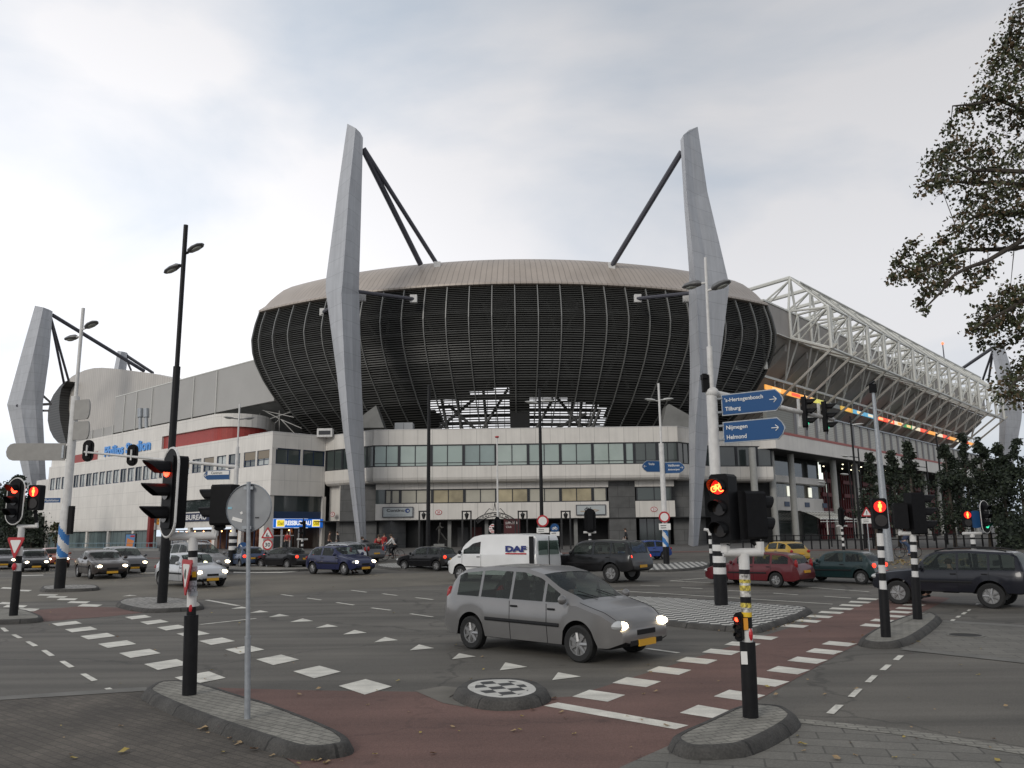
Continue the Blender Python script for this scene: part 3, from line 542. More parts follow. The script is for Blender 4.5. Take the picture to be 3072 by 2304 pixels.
a = atY(1184, 1268, 81.5); b = atY(1238, 1290, 81.5); mb = MB().box(((a.x + b.x) / 2, 82.2, (a.z + 12) / 2), (b.x - a.x, 1.4, a.z - 12)); mb.build('housing', mat('unit_grey', (.36, .37, .38), .5), ru, bevel=.03)
MB().box(((a.x + b.x) / 2, 81.49, (a.z + 12) / 2), (.03, .02, a.z - 12.1)).build('door_seam', FRAME, ru)
ru2 = thing('roof_vent', 'small white box on the parapet left of the tall pylon', 'roof vent', (-17.5, 84, 12.2))
a = atY(962, 1298, 83.5); MB().box(a + V((.4, .4, 0)), (1.6, .8, .9)).build('housing', WPAINT, ru2, bevel=.03); MB().box(a + V((.4, -.02, 0)), (1.2, .05, .4)).build('grille', FRAME, ru2)
MB().hexa([V((-19, 88, .3)), V((27, 88, .3)), V((27, 97, .3)), V((-19, 97, .3)), V((-19, 88, 11.9)), V((27, 88, 11.9)), V((27, 97, 11.9)), V((-19, 97, 11.9))]).build('gap_filler', RECD, fb)  # unseen dark box added behind the facade to block sky in its gaps
MB().fb(F1, -1, F1.len + 2, .3, 12, -5, -4.5).build('gap_filler', RECD, fb); MB().fb(F4, -1, F4.len + 1, .3, 7.2, -3, -2.4).build('recess_wall', RECD, fb)
MB().fb(FB, 5.9, 10.5, .3, 12, -2.2, -1.2).build('gap_filler', RECD, fb)  # added filler closing the bright slit beside the corner block
# ---------------------------------------------------------------- long white wing on the left, with the travel agency at its corner
FL = Fr(C0, dLv, nLv)
wg = thing('left_wing', 'long white wing with a row of small windows and a travel agency at its corner', 'building', (C0.x - 12, C0.y + 12, .75))
def ws(f, t0, t1, z0, z1, o0, o1, nm, m): return MB().fb(f, t0, t1, z0, z1, o0, o1).build(nm, m, wg, uvf=uvfr(f))
ws(FL, 22.2, 58, 2.9, 8.86, -.6, 0, 'wall', WHITE); ws(FL, 0, 22.2, 6.06, 9.02, -.6, 0, 'wall', WHITE); ws(FL, 0, 58, 10.55, 12.26, -.6, 0, 'wall', WHITE)
ws(FL, 22.2, 23.9, 3.0, 6.06, -.6, -.002, 'wall', WHITE)
def wrow(f, t0, t1, z0, z1, ws_, gap, gl, n=2):
    """piers between windows and the windows themselves"""
    t = t0; i = 0; pier = MB()
    while t < t1 - .2:
        e = min(t + ws_, t1); window(f, t, e, z0, z1, -.12, gl[i % len(gl)], n, NAVY, wg)
        nx = min(e + gap, t1)
        if nx > e + .02: ws(f, e, nx, z0 - .2, z1 + .2, -.4, -.003, 'pier', WHITE2)
        t = nx; i += 1
random.seed(4)
CURT = mat('curtain_white', (.40, .43, .42), .3, noise=.35, nscale=.9); SUNB = mat('sun_blind_brown', (.24, .20, .15), .6)
wrow(FL, 24.0, 57.6, 8.86, 10.55, 1.75, .34, [CURT, CURT, GLD, CURT, GLD, CURT, CURT])
t = 1.0
ws(FL, .0, .42, 9.0, 10.58, -.4, -.003, 'pier', WHITE2)
for i, (a, b) in enumerate(((.5, 2.7), (3.0, 5.2), (5.9, 8.2), (8.7, 10.6), (11.2, 13.4), (13.9, 15.9), (16.5, 18.6), (19.2, 21.2), (21.7, 23.7))):
    window(FL, a, b, 9.0, 10.58, -.12, GLD if i % 3 else CURT, 2, NAVY, wg, 9.6)
    if i in (0, 1, 4, 6): ws(FL, a + .12, b - .12, 9.72, 10.5, -.13, -.06, 'sun_blind', SUNB)
for a, b in ((2.7, 3.0), (5.2, 5.9), (8.2, 8.7), (10.6, 11.2), (13.4, 13.9), (15.9, 16.5), (18.6, 19.2), (21.2, 21.7), (23.7, 24.0), (57.6, 58)): ws(FL, a, b, 8.86, 10.6, -.4, -.003, 'pier', WHITE2)
# right face of the corner block
FB.len = 6.3
ws(FB, 0, 6.3, 6.0, 9.1, -.6, 0, 'wall', WHITE); ws(FB, 0, 6.3, 10.7, 12.26, -.6, 0, 'wall', WHITE)
for a, b in ((0, .42), (3.3, 3.56), (6.22, 6.3)): ws(FB, a, b, 9.1, 10.7, -.5, -.003, 'pier', WHITE2)
window(FB, .42, 3.3, 9.1, 10.7, -.12, GLD, 2, NAVY, wg); window(FB, 3.56, 6.22, 9.1, 10.7, -.12, GLD, 2, NAVY, wg)
ws(FB, 0, 6.3, 12.26, 12.33, -.65, .03, 'coping', WPAINT); ws(FL, 0, 4.5, 12.26, 12.33, -.65, .03, 'coping', WPAINT)
ws(FB, -.5, .5, .5, 6.0, -.9, -.12, 'pillar', WHITE2); ws(FB, 6.1, 6.5, .5, 6.0, -.6, 0, 'wall', WHITE2)
ws(FB, .5, 6.1, 4.45, 6.0, -.32, -.28, 'shop_window', GLASS); ws(FB, .5, 6.1, 3.75, 4.45, -.30, -.24, 'fascia', mat('fascia_navy', (.02, .045, .10), .4))
WARM = lamp('warm_spot', (1, .45, .16), 9); SHOPIN = mat('shop_interior', (.16, .07, .04), .7, noise=.5, nscale=1.5)
SHW = mat('shop_window', (.05, .035, .03), .08, spec=.8)
for f, a, b in ((FB, .5, 6.1), (FL, .6, 22)):
    ws(f, a, b, .5, 2.85, -3.2, -3.1, 'shop_back_wall', SHOPIN); ws(f, a, b, 2.75, 2.82, -3.1, -.35, 'shop_ceiling', RECD)
    k = a + .5
    while k < b:
        MB().ell(f.pt(k, 2.62, -1.0), (.07, .07, .07), nu=8, nv=6).build('ceiling_spot', WARM, wg); k += 1.9
mb = MB(); [mb.fb(FB, .6 + q, .7 + q, .6, 2.7, -.34, -.26) for q in (0, .9, 1.0, 1.9, 2.9)]; mb.fb(FB, .5, 3.0, 2.05, 2.14, -.36, -.28); mb.build('door_frame', WPAINT, wg)
ws(FB, 3.1, 6.0, .6, 2.75, -.42, -.40, 'shop_window', SHW); ws(FB, .7, 2.9, .7, 2.05, -.42, -.40, 'glass_door', GLASS)
ws(FB, 3.6, 4.5, .9, 2.3, -1.2, -1.1, 'poster', mat('poster_orange', (.42, .15, .07), .5, noise=.5, nscale=4)); ws(FB, 4.9, 5.8, .8, 2.4, -1.6, -1.5, 'shelf', RECD)
# left face ground floor shop front
ws(FL, .5, 23.9, 4.75, 6.06, -.4, -.3, 'shop_window', GLASS); ws(FL, .5, 24.4, 3.05, 4.75, -.5, -.12, 'fascia', WHITE2)
for a in (5.4, 10.6, 15.9, 21.2): ws(FL, a, a + .55, .5, 3.05, -.55, -.2, 'pillar', WHITE2)
mb = MB(); [mb.fb(FL, .6 + q * 1.3, .68 + q * 1.3, .6, 2.8, -.45, -.37) for q in range(17)]; mb.build('shop_front_frame', NAVY, wg)
for q, m in ((2.2, mat('poster_red', (.45, .05, .03), .5, noise=.6, nscale=3)), (6.8, mat('poster_yellow', (.55, .32, .12), .5, noise=.6, nscale=3)), (8.3, mat('poster_red', (.4, .05, .03))), (12.4, mat('poster_warm', (.5, .2, .1), .5, noise=.6, nscale=3))): ws(FL, q, q + 1.0, .9, 2.5, -1.3, -1.25, 'poster', m)
# dim glazed ground floor further left
GGL = mat('ribbed_glazing', (.13, .17, .17), .25, noise=.2, nscale=.4, joint=(1.15, 50, .06, .45, 0, .05)); ws(FL, 24.4, 57.5, .4, 2.9, -.5, -.35, 'ground_glazing', GGL)
for a in (29.5, 36.5, 43, 50, 57): ws(FL, a, a + .5, .4, 2.9, -.4, -.1, 'pillar', WHITE2)
ws(FL, 56, 62, .4, 2.88, -1.5, -.6, 'end_wall', CONC)
# third storey with its rounded end, red band and letters
up = []
for z0, z1, nm, m, dd in ((13.85, 15.3, 'upper_parapet', WHITE, 0), (12.26, 13.85, 'red_band', mat('dark_red_cladding', (.33, .038, .028), .5, noise=.08, joint=(.35, 40, .02, .8, 0)), -.25)):
    path = [(58 if nm != 'red_band' else 24, -.25 + dd), (12.4, -.25 + dd)] + [(12.4 - (3.2 + dd) * math.sin(a), -3.45 + (3.2 + dd) * math.cos(a)) for a in [R(12 * k) for k in range(1, 13)]] + [(14, -9)]
    rings = [[FL.pt(t, z0, o), FL.pt(t, z1, o), FL.pt(t + .25, z1, o - .3), FL.pt(t + .25, z0, o - .3)] for t, o in path]
    MB().loft(rings, True, True).build(nm, m, wg, uvf=lambda p: ((V(p) - FL.p0).dot(FL.d) + (V(p) - FL.p0).dot(FL.n), p.z))
ws(FL, 24, 58, 12.26, 13.85, -.6, -.25, 'upper_wall', WHITE); ws(FL, 42, 49.8, 12.3, 13.4, -.249, -.2, 'red_panel', mat('red_panel', (.32, .036, .028), .5))
FU = mat('upper_roof', (.3, .3, .29), .8); MB().add([FL.pt(58, 15.2, -.5), FL.pt(12.4, 15.2, -.5), FL.pt(9.6, 15.2, -3.4), FL.pt(12, 15.2, -8), FL.pt(58, 15.2, -9)], [(0, 1, 2, 3, 4)]).build('upper_roof', FU, wg)
ws(FL, 57.6, 64, 8.0, 10.6, -5, -.5, 'end_wall', WHITE2); ws(FL, 57.9, 64, 2.9, 8.0, -6, -.3, 'end_wall', WHITE)
lt = thing('facade_letters', 'pale blue letters reading Philips Stadion on the white wing', 'lettering', FL.pt(33.3, 12.1, .1))
LB = mat('letter_blue', (.06, .30, .75), .4)
text('letters', 'Philips Stadion', LB, facing(FL.pt(33.2, 12.95, -.16), FL.n.x, FL.n.y), 1.75, lt, bold=.03, depth=.06, width=13.0)
# grey stand wall behind the wing, with white lattice under it
gs = thing('grey_stand', 'plain grey stand wall rising behind the white wing', 'stadium stand', FL.pt(30, .75, -9))
GREYW = mat('grey_cladding', (.37, .36, .34), .55, noise=.04, nscale=.4)
def gp(pts, o, th, nm, m, par=gs, uv=True):
    f = [FL.pt(*FL.px(x, y, o), o) for x, y in pts]; b = [q - FL.n * th for q in f]; n = len(f)
    return MB().add(f + b, [tuple(range(n)), tuple(range(n, 2 * n))[::-1]] + [(i, n + i, n + (i + 1) % n, (i + 1) % n) for i in range(n)]).build(nm, m, par, uvf=uvfr(FL))
ws2 = lambda t0, t1, z0, z1, o0, o1, nm, m: MB().fb(FL, t0, t1, z0, z1, o0, o1).build(nm, m, gs, uvf=uvfr(FL))
ws2(12.7, 56.4, 17.75, 23.3, -9, -8, 'wall', GREYW); ws2(56.4, 74, 16, 18.9, -9, -8.01, 'lower_wall', GREYW)
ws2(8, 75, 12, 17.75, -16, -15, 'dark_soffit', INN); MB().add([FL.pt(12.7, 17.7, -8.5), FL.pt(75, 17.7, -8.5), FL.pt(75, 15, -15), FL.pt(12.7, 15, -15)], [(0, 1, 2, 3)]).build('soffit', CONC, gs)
ws2(12.7, 56.5, 23.3, 23.42, -9.1, -7.95, 'capping', STEELW)
for k, t in enumerate((26, 32, 44, 49, 53, 56.4, 60, 64)): MB().tube(FL.pt(t, 13, -7.9), FL.pt(t, 19 if t > 56 else 23.2, -7.9), .06, n=6).build('post', STEELW, gs)
for (x0, y0, x1, y1) in ((838, 1232, 838, 1312), (775, 1228, 882, 1252), (775, 1268, 872, 1236), (838, 1256, 760, 1215), (842, 1258, 905, 1285), (838, 1258, 780, 1310), (845, 1260, 885, 1302), (765, 1300, 780, 1240)):
    a, b = FL.pt(*FL.px(x0, y0, -9.5), -9.5), FL.pt(*FL.px(x1, y1, -9.5), -9.5); MB().tube(a, b, .055, n=6).build('lattice_tube', GREYW, gs)
ch = thing('chimney_pipes', 'pair of pale flue pipes on the white wing roof before the grey wall', 'flue pipe', FL.pt(43, 15.2, -3))
for x in (421, 439): MB().path([FL.pt(*FL.px(x, 1290, -3), -3), FL.pt(*FL.px(x, 1226, -3), -3)], [.22, .22], 10).tube(FL.pt(*FL.px(x, 1252, -3), -3), FL.pt(*FL.px(x, 1226, -3), -3), .36, n=10).build('pipe', GALV, ch)
# white ribbed end of the far stand with its dark louvred rim
rb = thing('ribbed_stand', 'white ribbed curved stand end with a dark louvred rim at the far left', 'stadium stand', FL.pt(90, .75, -20))
RBW = mat('white_ribbed_cladding', (.50, .47, .43), .5, noise=.05, nscale=.4, joint=(.9, 90, .12, .82, 0, .03))
gp([(178, 1218), (182, 1180), (188, 1160), (200, 1143), (217, 1128), (235, 1119), (253, 1111), (268, 1107), (282, 1104), (307, 1103), (335, 1105), (362, 1108), (434, 1117), (490, 1128), (540, 1141), (540, 1330), (215, 1335), (195, 1300), (184, 1260)], -22, 3, 'ribbed_wall', RBW, rb)
DRM = mat('dark_rim', (.05, .05, .048), .5, .2, joint=(60, .55, .12, .45, 0, .05))
gp([(192, 1145), (178, 1160), (160, 1184), (150, 1206), (144, 1232), (143, 1262), (149, 1290), (160, 1312), (174, 1328), (200, 1334), (190, 1300), (181, 1262), (177, 1225), (179, 1190), (184, 1165), (200, 1143)], -20, 5, 'louvred_rim', DRM, rb)
# ---------------------------------------------------------------- wall signs
def board(name, label, cat, fr, t0, t1, z0, z1, o, col, txts, frame=None, emit=False):
    s = thing(name, label, cat, fr.pt((t0 + t1) / 2, (z0 + z1) / 2, o)); MB().fb(fr, t0, t1, z0, z1, o, o + .12).build('panel', col, s, bevel=.01)
    if frame: 
        mb = MB(); d = .07; mb.fb(fr, t0 - d, t1 + d, z0 - d, z0 - .002, o, o + .16).fb(fr, t0 - d, t1 + d, z1 + .002, z1 + d, o, o + .16).fb(fr, t0 - d, t0 - .002, z0, z1, o, o + .16).fb(fr, t1 + .002, t1 + d, z0, z1, o, o + .16); mb.build('frame', frame, s)
    for (s_, m, tt, zz__, h, w_, bo) in txts: text('lettering', s_, m, facing(fr.pt(tt, zz__, o + .126), fr.n.x, fr.n.y), h, s, bold=bo, depth=.008, width=w_)
    return s
EW = lamp('lit_white', (.9, .9, .9), .7); EY = lamp('lit_yellow', (.9, .70, .04), .7); EB = lamp('lit_blue', (.012, .12, .50), .7); OCH = mat('letter_ochre', (.45, .30, .02), .5)
tt = lambda px: FB.px(px, 1570)[0]
s = board('shop_sign', 'lit blue sign reading REISBUREAU over the doors on the right face of the corner block', 'shop sign', FB, .5, 6.2, 2.86, 3.72, -.1, EB, [('REISBUREAU', EW, 3.25, 3.32, .46, 3.0, .03)])
for c in (1.22, 5.35):
    MB().fb(FB, c - .46, c + .46, 2.93, 3.65, .02, .05).build('logo_panel', EW, s); MB().fb(FB, c - .40, c + .40, 2.98, 3.60, .05, .06).build('logo_panel', EY, s); text('lettering', 'Oad', OCH, facing(FB.pt(c, 3.3, .066), FB.n.x, FB.n.y), .34, s, bold=.01, depth=.004, width=.66)
s = board('shop_sign', 'navy fascia sign reading REISBUREAU with orange squares on the long left face', 'shop sign', FL, 8.2, 24.3, 3.72, 4.62, -.1, mat('fascia_sign_navy', (.012, .02, .06), .4), [('REISBUREAU', SWHITE, 15.4, 4.16, .56, 6.6, .02)])
OR = mat('orange_panel', (.62, .27, .02), .5)
for c in (22.6, 9.6): MB().fb(FL, c - .75, c + .75, 3.5, 4.62, .02, .08).build('logo_panel', OR, s); text('lettering', 'Oad', mat('letter_black', (.02, .02, .02), .5), facing(FL.pt(c, 4.08, .086), FL.n.x, FL.n.y), .5, s, bold=.01, depth=.004, width=1.1)
s = board('shop_sign', 'lit blue sign end with a yellow square round the corner of the travel agency', 'shop sign', FL, .55, 5.0, 2.86, 3.72, -.1, EB, [('REISBUREAU', EW, 3.1, 3.3, .4, 2.0, .02)]); MB().fb(FL, .62, 1.5, 2.93, 3.65, .02, .05).build('logo_panel', EY, s)
INK = mat('letter_ink', (.02, .02, .025), .5); GBD = mat('sign_grey_board', (.42, .45, .45), .4); LBL = mat('letter_dark_blue', (.02, .05, .2), .4)
xx = lambda px, py=1530: F2.px(px, py, -1.2)[0]
s = board('wall_sign', 'grey board reading Continu with a blue swirl on the white wall', 'wall sign', F2, xx(1150), xx(1238), F2.px(1190, 1550, -1.2)[1], F2.px(1190, 1523, -1.2)[1], -1.19, GBD, [('Continu', INK, xx(1187), F2.px(1190, 1531, -1.2)[1], .30, 1.75, .02), ('UITZENDBUREAU', GALV, xx(1190), F2.px(1190, 1545, -1.2)[1], .09, 1.9, 0)], STAY)
c = F2.pt(xx(1223), F2.px(1223, 1532, -1.2)[1], -1.06); M = facing(c, 0, -1); mb = MB(); mb.prism([(.24 * math.cos(a), .22 * math.sin(a)) for a in [R(30 * k) for k in range(12)]], M, .012); mb.build('swirl', LBL, s); MB().prism([(.05 + .12 * math.cos(a), -.02 + .1 * math.sin(a)) for a in [R(45 * k) for k in range(8)]], facing(c + V((0, -.014, 0)), 0, -1), .01).build('swirl_eye', GBD, s)
s = board('wall_sign', 'grey board reading dti on the white wall at right', 'wall sign', F2, xx(1730), xx(1815), F2.px(1770, 1543, -1.2)[1], F2.px(1770, 1516, -1.2)[1], -1.19, GBD, [('dti', INK, xx(1763), F2.px(1770, 1527, -1.2)[1], .42, .66, .02)], STAY)
a = F2.pt(xx(1768), F2.px(1770, 1531, -1.2)[1], -1.05); MB().path([a, a + V((.5, 0, .06)), a + V((.95, 0, .0)), a + V((.5, 0, -.12)), a + V((-.9, 0, -.08))], .022, 6).build('swoosh', mat('swoosh_orange', (.5, .25, .05), .5), s)
for n_, px, py, fr, o in (('19', 998, 1543, F1, -.3), ('20', 1316, 1537, F2, -1.19), ('21', 1962, 1528, F2, -1.19)):
    q = fr.px(px, py, o); s = thing('number_plate', {'19': 'red oval plate numbered 19 left of the tall pylon', '20': 'red ringed oval plate numbered 20 right of the Continu board', '21': 'red ringed oval plate numbered 21 on the short white wall past the dark column'}[n_], 'number plate', fr.pt(q[0], q[1], o))
    for k, (rx, ry, m, dd) in enumerate(((.34, .25, RED, .03), (.28, .19, SWHITE, .045))): MB().prism([(rx * math.cos(a), ry * math.sin(a)) for a in [R(15 * k) for k in range(24)]], facing(fr.pt(q[0], q[1], o), fr.n.x, fr.n.y), dd).build('ring' if k == 0 else 'face', m, s)
    text('lettering', n_, RED, facing(fr.pt(q[0], q[1], o + .05), fr.n.x, fr.n.y), .22, s, bold=.02, depth=.006)
# ---------------------------------------------------------------- trussed stand on the right
W0 = atY(2328, 1344, 85); FR = Fr(W0, dB, nB)
rs = thing('trussed_stand', 'long white stand with an exposed steel truss roof running away on the right', 'stadium stand', FR.pt(45, .75, -3))
def rw(t0, t1, z0, z1, o0, o1, nm, m, par=rs): return MB().fb(FR, t0, t1, z0, z1, o0, o1).build(nm, m, par, uvf=uvfr(FR))
TE = 112
rw(0, TE, 10.5, 12.12, -.5, 0, 'white_band', WHITE2); rw(0, TE, 12.12, 12.4, -.48, .03, 'red_stripe', mat('red_stripe', (.34, .07, .05), .5))
MB().hexa([V((24.4, 85.9, 10.5)), FR.pt(0, 10.5), FR.pt(0, 10.5, -.6), V((24.4, 86.5, 10.5)), V((24.4, 85.9, 12.12)), FR.pt(0, 12.12), FR.pt(0, 12.12, -.6), V((24.4, 86.5, 12.12))]).build('white_band', WHITE2, rs)
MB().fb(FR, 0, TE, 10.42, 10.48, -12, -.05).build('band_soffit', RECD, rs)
LOU = mat('grey_shutter', (.52, .51, .46), .6, noise=.06, joint=(90, .22, .05, .75, 0, .02)); PIL = mat('pilaster_grey', (.17, .165, .17), .6)
t = 2.9; k = 0
rw(-1.5, 5.4, 12.4, 15.0, -.5, -.1, 'grille_panel', mat('grille_panel', (.30, .30, .27), .7, joint=(.25, .25, .03, .7, 0)))
while t < TE - 3:
    if t > 5: rw(t, t + 2.35, 12.4, 15.0, -.4, -.12, 'shutter_panel', LOU)
    rw(t + 2.35, t + 2.95, 12.4, 15.0, -.4, 0, 'pilaster', PIL); t += 2.95; k += 1
rw(-1, TE, 15.0, 15.15, -.5, .04, 'rail', GALV)
# signs hanging under the beam
rw(2, TE, 20.0, 20.3, -5.2, -4.9, 'beam', STEELW)
cols = ['lo', 'lo', 'ly', 'lg', 'gr', 'lk', 'lb', 'lb', 'lr', 'lr', 'lw', 'lgr', 'lw', 'lr', 'lo', 'lw', 'lr', 'lo', 'lw', 'lr', 'lo']
CM = {'lo': lamp('lit_orange', (1, .42, .08), 0.77), 'ly': lamp('lit_amber', (1, .62, .25), 0.84), 'lg': lamp('lit_yellow_green', (.75, .7, .15), 0.56), 'gr': mat('panel_grey', (.45, .47, .45), .5), 'lk': lamp('lit_dark_yellow', (.8, .5, .08), 0.56), 'lb': lamp('lit_sky', (.15, .5, .75), 0.49), 'lr': lamp('lit_red', (1, .10, .05), 0.84), 'lw': lamp('lit_cream', (1, .85, .6), 0.63), 'lgr': lamp('lit_green', (.06, .4, .12), 0.49)}
ORD = ['first', 'second', 'third', 'fourth', 'fifth', 'sixth', 'seventh', 'eighth', 'ninth', 'tenth', 'eleventh', 'twelfth', 'thirteenth', 'fourteenth', 'fifteenth', 'sixteenth', 'seventeenth', 'eighteenth', 'nineteenth', 'twentieth', 'twenty-first']
t = 9.5
for i, c in enumerate(cols):
    L_ = (5.4, 5.6, 3.2, 3.4, 5.2)[i] if i < 5 else 4.5
    s = thing('lit_sign', ['orange', 'orange', 'amber', 'yellow', 'unlit grey', 'dark yellow', 'blue', 'blue', 'red', 'red', 'cream', 'green', 'cream', 'red', 'orange', 'cream', 'red', 'orange', 'cream', 'red', 'orange'][i] + ' glowing advertising panel, %s from the near end of the trussed stand gallery' % ORD[i] if c != 'gr' else 'unlit grey advertising panel along the gallery of the trussed stand', 'advertising panel', FR.pt(t + L_ / 2, 18.6, -5), 0, 'advertising panels along the stand gallery')
    MB().fb(FR, t, t + L_, 18.6, 19.18, -5.15, -5).build('panel', CM[c], s)
    if i < 12 and c != 'gr': 
        MB().fb(FR, t + L_ * .35, t + L_ * .8, 18.7, 19.08, -5, -4.96).build('motif', CM[('ly', 'lr', 'lo', 'lg', 'ly', 'lo', 'ly', 'lw', 'ly', 'ly', 'lo', 'ly')[i]], s)
    t += L_ + (.15 if i not in (3, 4) else .5)
# slanting underside of the tiers with its ribs
SOF = mat('tier_soffit', (.44, .42, .39), .75, noise=.1, nscale=.3)
MB().add([FR.pt(3, 25.0, -3.6), FR.pt(TE, 25.0, -3.6), FR.pt(TE, 15.5, -15), FR.pt(3, 15.5, -15)], [(0, 1, 2, 3)]).build('tier_soffit', SOF, rs)
for k in range(17):
    t = 7 + 6.5 * k; a, b = FR.pt(t, 24.6, -3.9), FR.pt(t, 15.6, -14.6); MB().hexa([a, a + FR.d * .5, b + FR.d * .5, b, a + V((0, 0, -.9)), a + FR.d * .5 + V((0, 0, -.9)), b + FR.d * .5 + V((0, 0, -.9)), b + V((0, 0, -.9))]).build('raker', SOF, rs)
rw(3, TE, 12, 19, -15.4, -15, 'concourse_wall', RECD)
CLAD = mat('grey_fascia', (.36, .335, .31), .6, noise=.08, nscale=.5, joint=(2.1, 20, .03, .7, 0, .03)); rw(6.0, TE, 25.1, 28.4, -3.5, -3, 'fascia', CLAD)
rw(6.0, TE, 28.4, 28.6, -3.6, -2.9, 'gutter', STEELW); rw(6.0, TE, 25.0, 25.1, -3.5, -2.94, 'trim', STEELW); rw(6.0, 6.3, 20.3, 25.1, -3.4, -3.1, 'post', STEELW)
MB().add([FR.pt(6.0, 28.5, -3.3), FR.pt(TE, 28.5, -3.3), FR.pt(TE, 27.6, -38), FR.pt(6, 27.6, -38)], [(0, 1, 2, 3)]).build('roof_sheet', GREYW, rs)
ap = [14.28 + 6.5 * i for i in range(15)]
def tube(nm, a, b, r, m=STEELW, n=6): return MB().tube(a, b, r, n=n).build(nm, m, rs)
for i, t in enumerate(ap):
    n1_, n2_ = t - 1.15, t + 1.15; o2 = 1.5; A = FR.pt(t, 33.1, -3); T_ = FR.pt(t + .05, 28.45, o2); B_ = FR.pt(t + .05, 23.3, o2)
    near = i < 8; q = 6 if near else 4
    fm = MB()
    fm.tube(A, FR.pt(t, 31.0, -32), .26, n=q)                      # top boom running back over the roof
    for n_ in (n1_, n2_):
        fm.tube(A, FR.pt(n_, 28.5, -3), .15, n=q).tube(FR.pt(n_, 28.6, -2.9), FR.pt(n_, 25, -2.9), .2, n=q).tube(FR.pt(n_, 28.5, -3), T_, .14, n=q).tube(FR.pt(n_, 25.1, -2.9), T_, .13, n=q)
        fm.tube(FR.pt(n_, 25.1, -2.9), B_, .2, n=q)
        if near: fm.tube(A + V((0, 0, -.3)), FR.pt(n_, 28.5, -9), .12, n=q)
    fm.tube(A, T_, .13, n=q); fm.tube(FR.pt(n1_, 25.1, -2.9), FR.pt(n2_, 28.4, -2.9), .1, n=q); fm.tube(T_ + FR.d * .25, B_ + FR.d * .25, .2, n=q).tube(T_ - FR.d * .25, B_ - FR.d * .25, .2, n=q)
    if near: 
        b2 = FR.pt(t, 32.4, -13); [fm.tube(b2, FR.pt(t + s_, 28.3, -13 - s_ * 1.5), .1, n=4) for s_ in (-2, 0, 2)]
    fm.build('roof_frame', STEELW, rs)
    tube('prop', B_ + FR.n * .6 + V((0, 0, .5)), FR.pt(t, 15.4, -8.8), .17, mat('prop_grey', (.56, .54, .49), .5), q)
    v = MB(); [v.tube(FR.pt(n_, 25.0, -3.1), FR.pt(t + s_, 20.2, -5), .12, n=q) for n_, s_ in ((n1_, .9), (n2_, .9))]; v.build('hanger', STEELW, rs)
    v = MB(); [v.tube(FR.pt(t + s_, 20.0, -5), FR.pt(t + s_, 19.2, -5.05), .06, n=4) for s_ in (-2, .5, 2.8)]; v.build('sign_bracket', STEELW, rs)
    if i < 10: MB().ell(B_ + V((0, 0, .9)), (.22, .22, .3), nu=6, nv=5).build('floodlight', FRAME, rs)
    if i < 14:
        t2 = ap[i + 1]
        v = MB().tube(A, FR.pt(t2, 33.1, -3), .2, n=q); v.tube(A + V((0, 0, -.8)) + FR.n * 1.2, FR.pt(t2, 32.3, -1.8), .13, n=q); v.build('ridge_tube', STEELW, rs)
        tube('upper_chord', FR.pt(t, 28.45, o2), FR.pt(t2, 28.45, o2), .15, STEELW, q); tube('lower_chord', B_, FR.pt(t2 + .05, 23.3, o2), .19, STEELW, q)
        tube('diagonal', A, FR.pt(t2, 28.45, o2), .12, STEELW, q); tube('diagonal', B_, FR.pt(t2, 28.45, o2), .09, STEELW, q)
mt = thing('roof_mast', 'thin mast with a red warning light above the far trussed roof', 'mast', FR.pt(85, 28, -14))
a, b = FR.pt(*FR.px(2832, 1070, -14), -14), FR.pt(*FR.px(2828, 1034, -14), -14); MB().tube(a - V((0, 0, 3)), b, .16, .12).build('pole', STAY, mt); MB().ell(b + V((0, 0, .3)), (.3, .3, .35)).build('lamp', lamp('warning_red', (1, .12, .05), 3), mt)
# columns, red lattice and the rounded restaurant below the white band
COLM = mat('column_grey', (.34, .34, .32), .6, noise=.08)
for t in [-2.5, 1.9, 7.0, 19.5, 27, 34.5, 42, 49.5, 57, 64.5, 72, 79.5, 87, 94.5, 102]: MB().tube(FR.pt(t, .2, -1.5), FR.pt(t, 10.5, -1.5), .36, n=14).build('column', COLM, rs, smooth=True)
RD = mat('dark_red_steel', (.13, .016, .018), .55)
for t in (-1.2, 23, 30.5, 38, 46, 54, 62, 70, 80, 90):
    v = MB(); [v.fb(FR, t, t + 3.4, z, z + .5, -4.6, -4.4) for z in (2.2, 4.2, 6.2, 8.0)]; [v.fb(FR, t + k * .85, t + k * .85 + .14, .6, 9.4, -4.8, -4.62) for k in range(5)]; v.build('red_lattice', RD, rs)
    MB().fb(FR, t, t + 3.4, .6, 6.0, -5.2, -5.0).build('red_panel', mat('deep_red_panel', (.075, .012, .014), .6), rs)
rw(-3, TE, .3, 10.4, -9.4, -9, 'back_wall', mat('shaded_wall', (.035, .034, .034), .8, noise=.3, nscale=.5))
DL = lamp('downlight', (1, .9, .6), 6)
for k in range(22): MB().ell(FR.pt(23 + 3.4 * (k % 11) + (k // 11) * 1.2, 10.36, -2.8 - 3 * (k // 11)), (.10, .10, .05), nu=8, nv=4).build('downlight', DL, rs)
for k in range(9): MB().fb(FR, 29 + 6.5 * k, 29.7 + 6.5 * k, 5.0 + (k % 2) * 2, 6.4 + (k % 2) * 2, -8.98, -8.9).build('lit_window', lamp('lit_window_cool', (.8, .9, .8), .5), rs)
rt = thing('restaurant', 'rounded white restaurant with curved window bands tucked under the trussed stand', 'building', FR.pt(15, .75, -4))
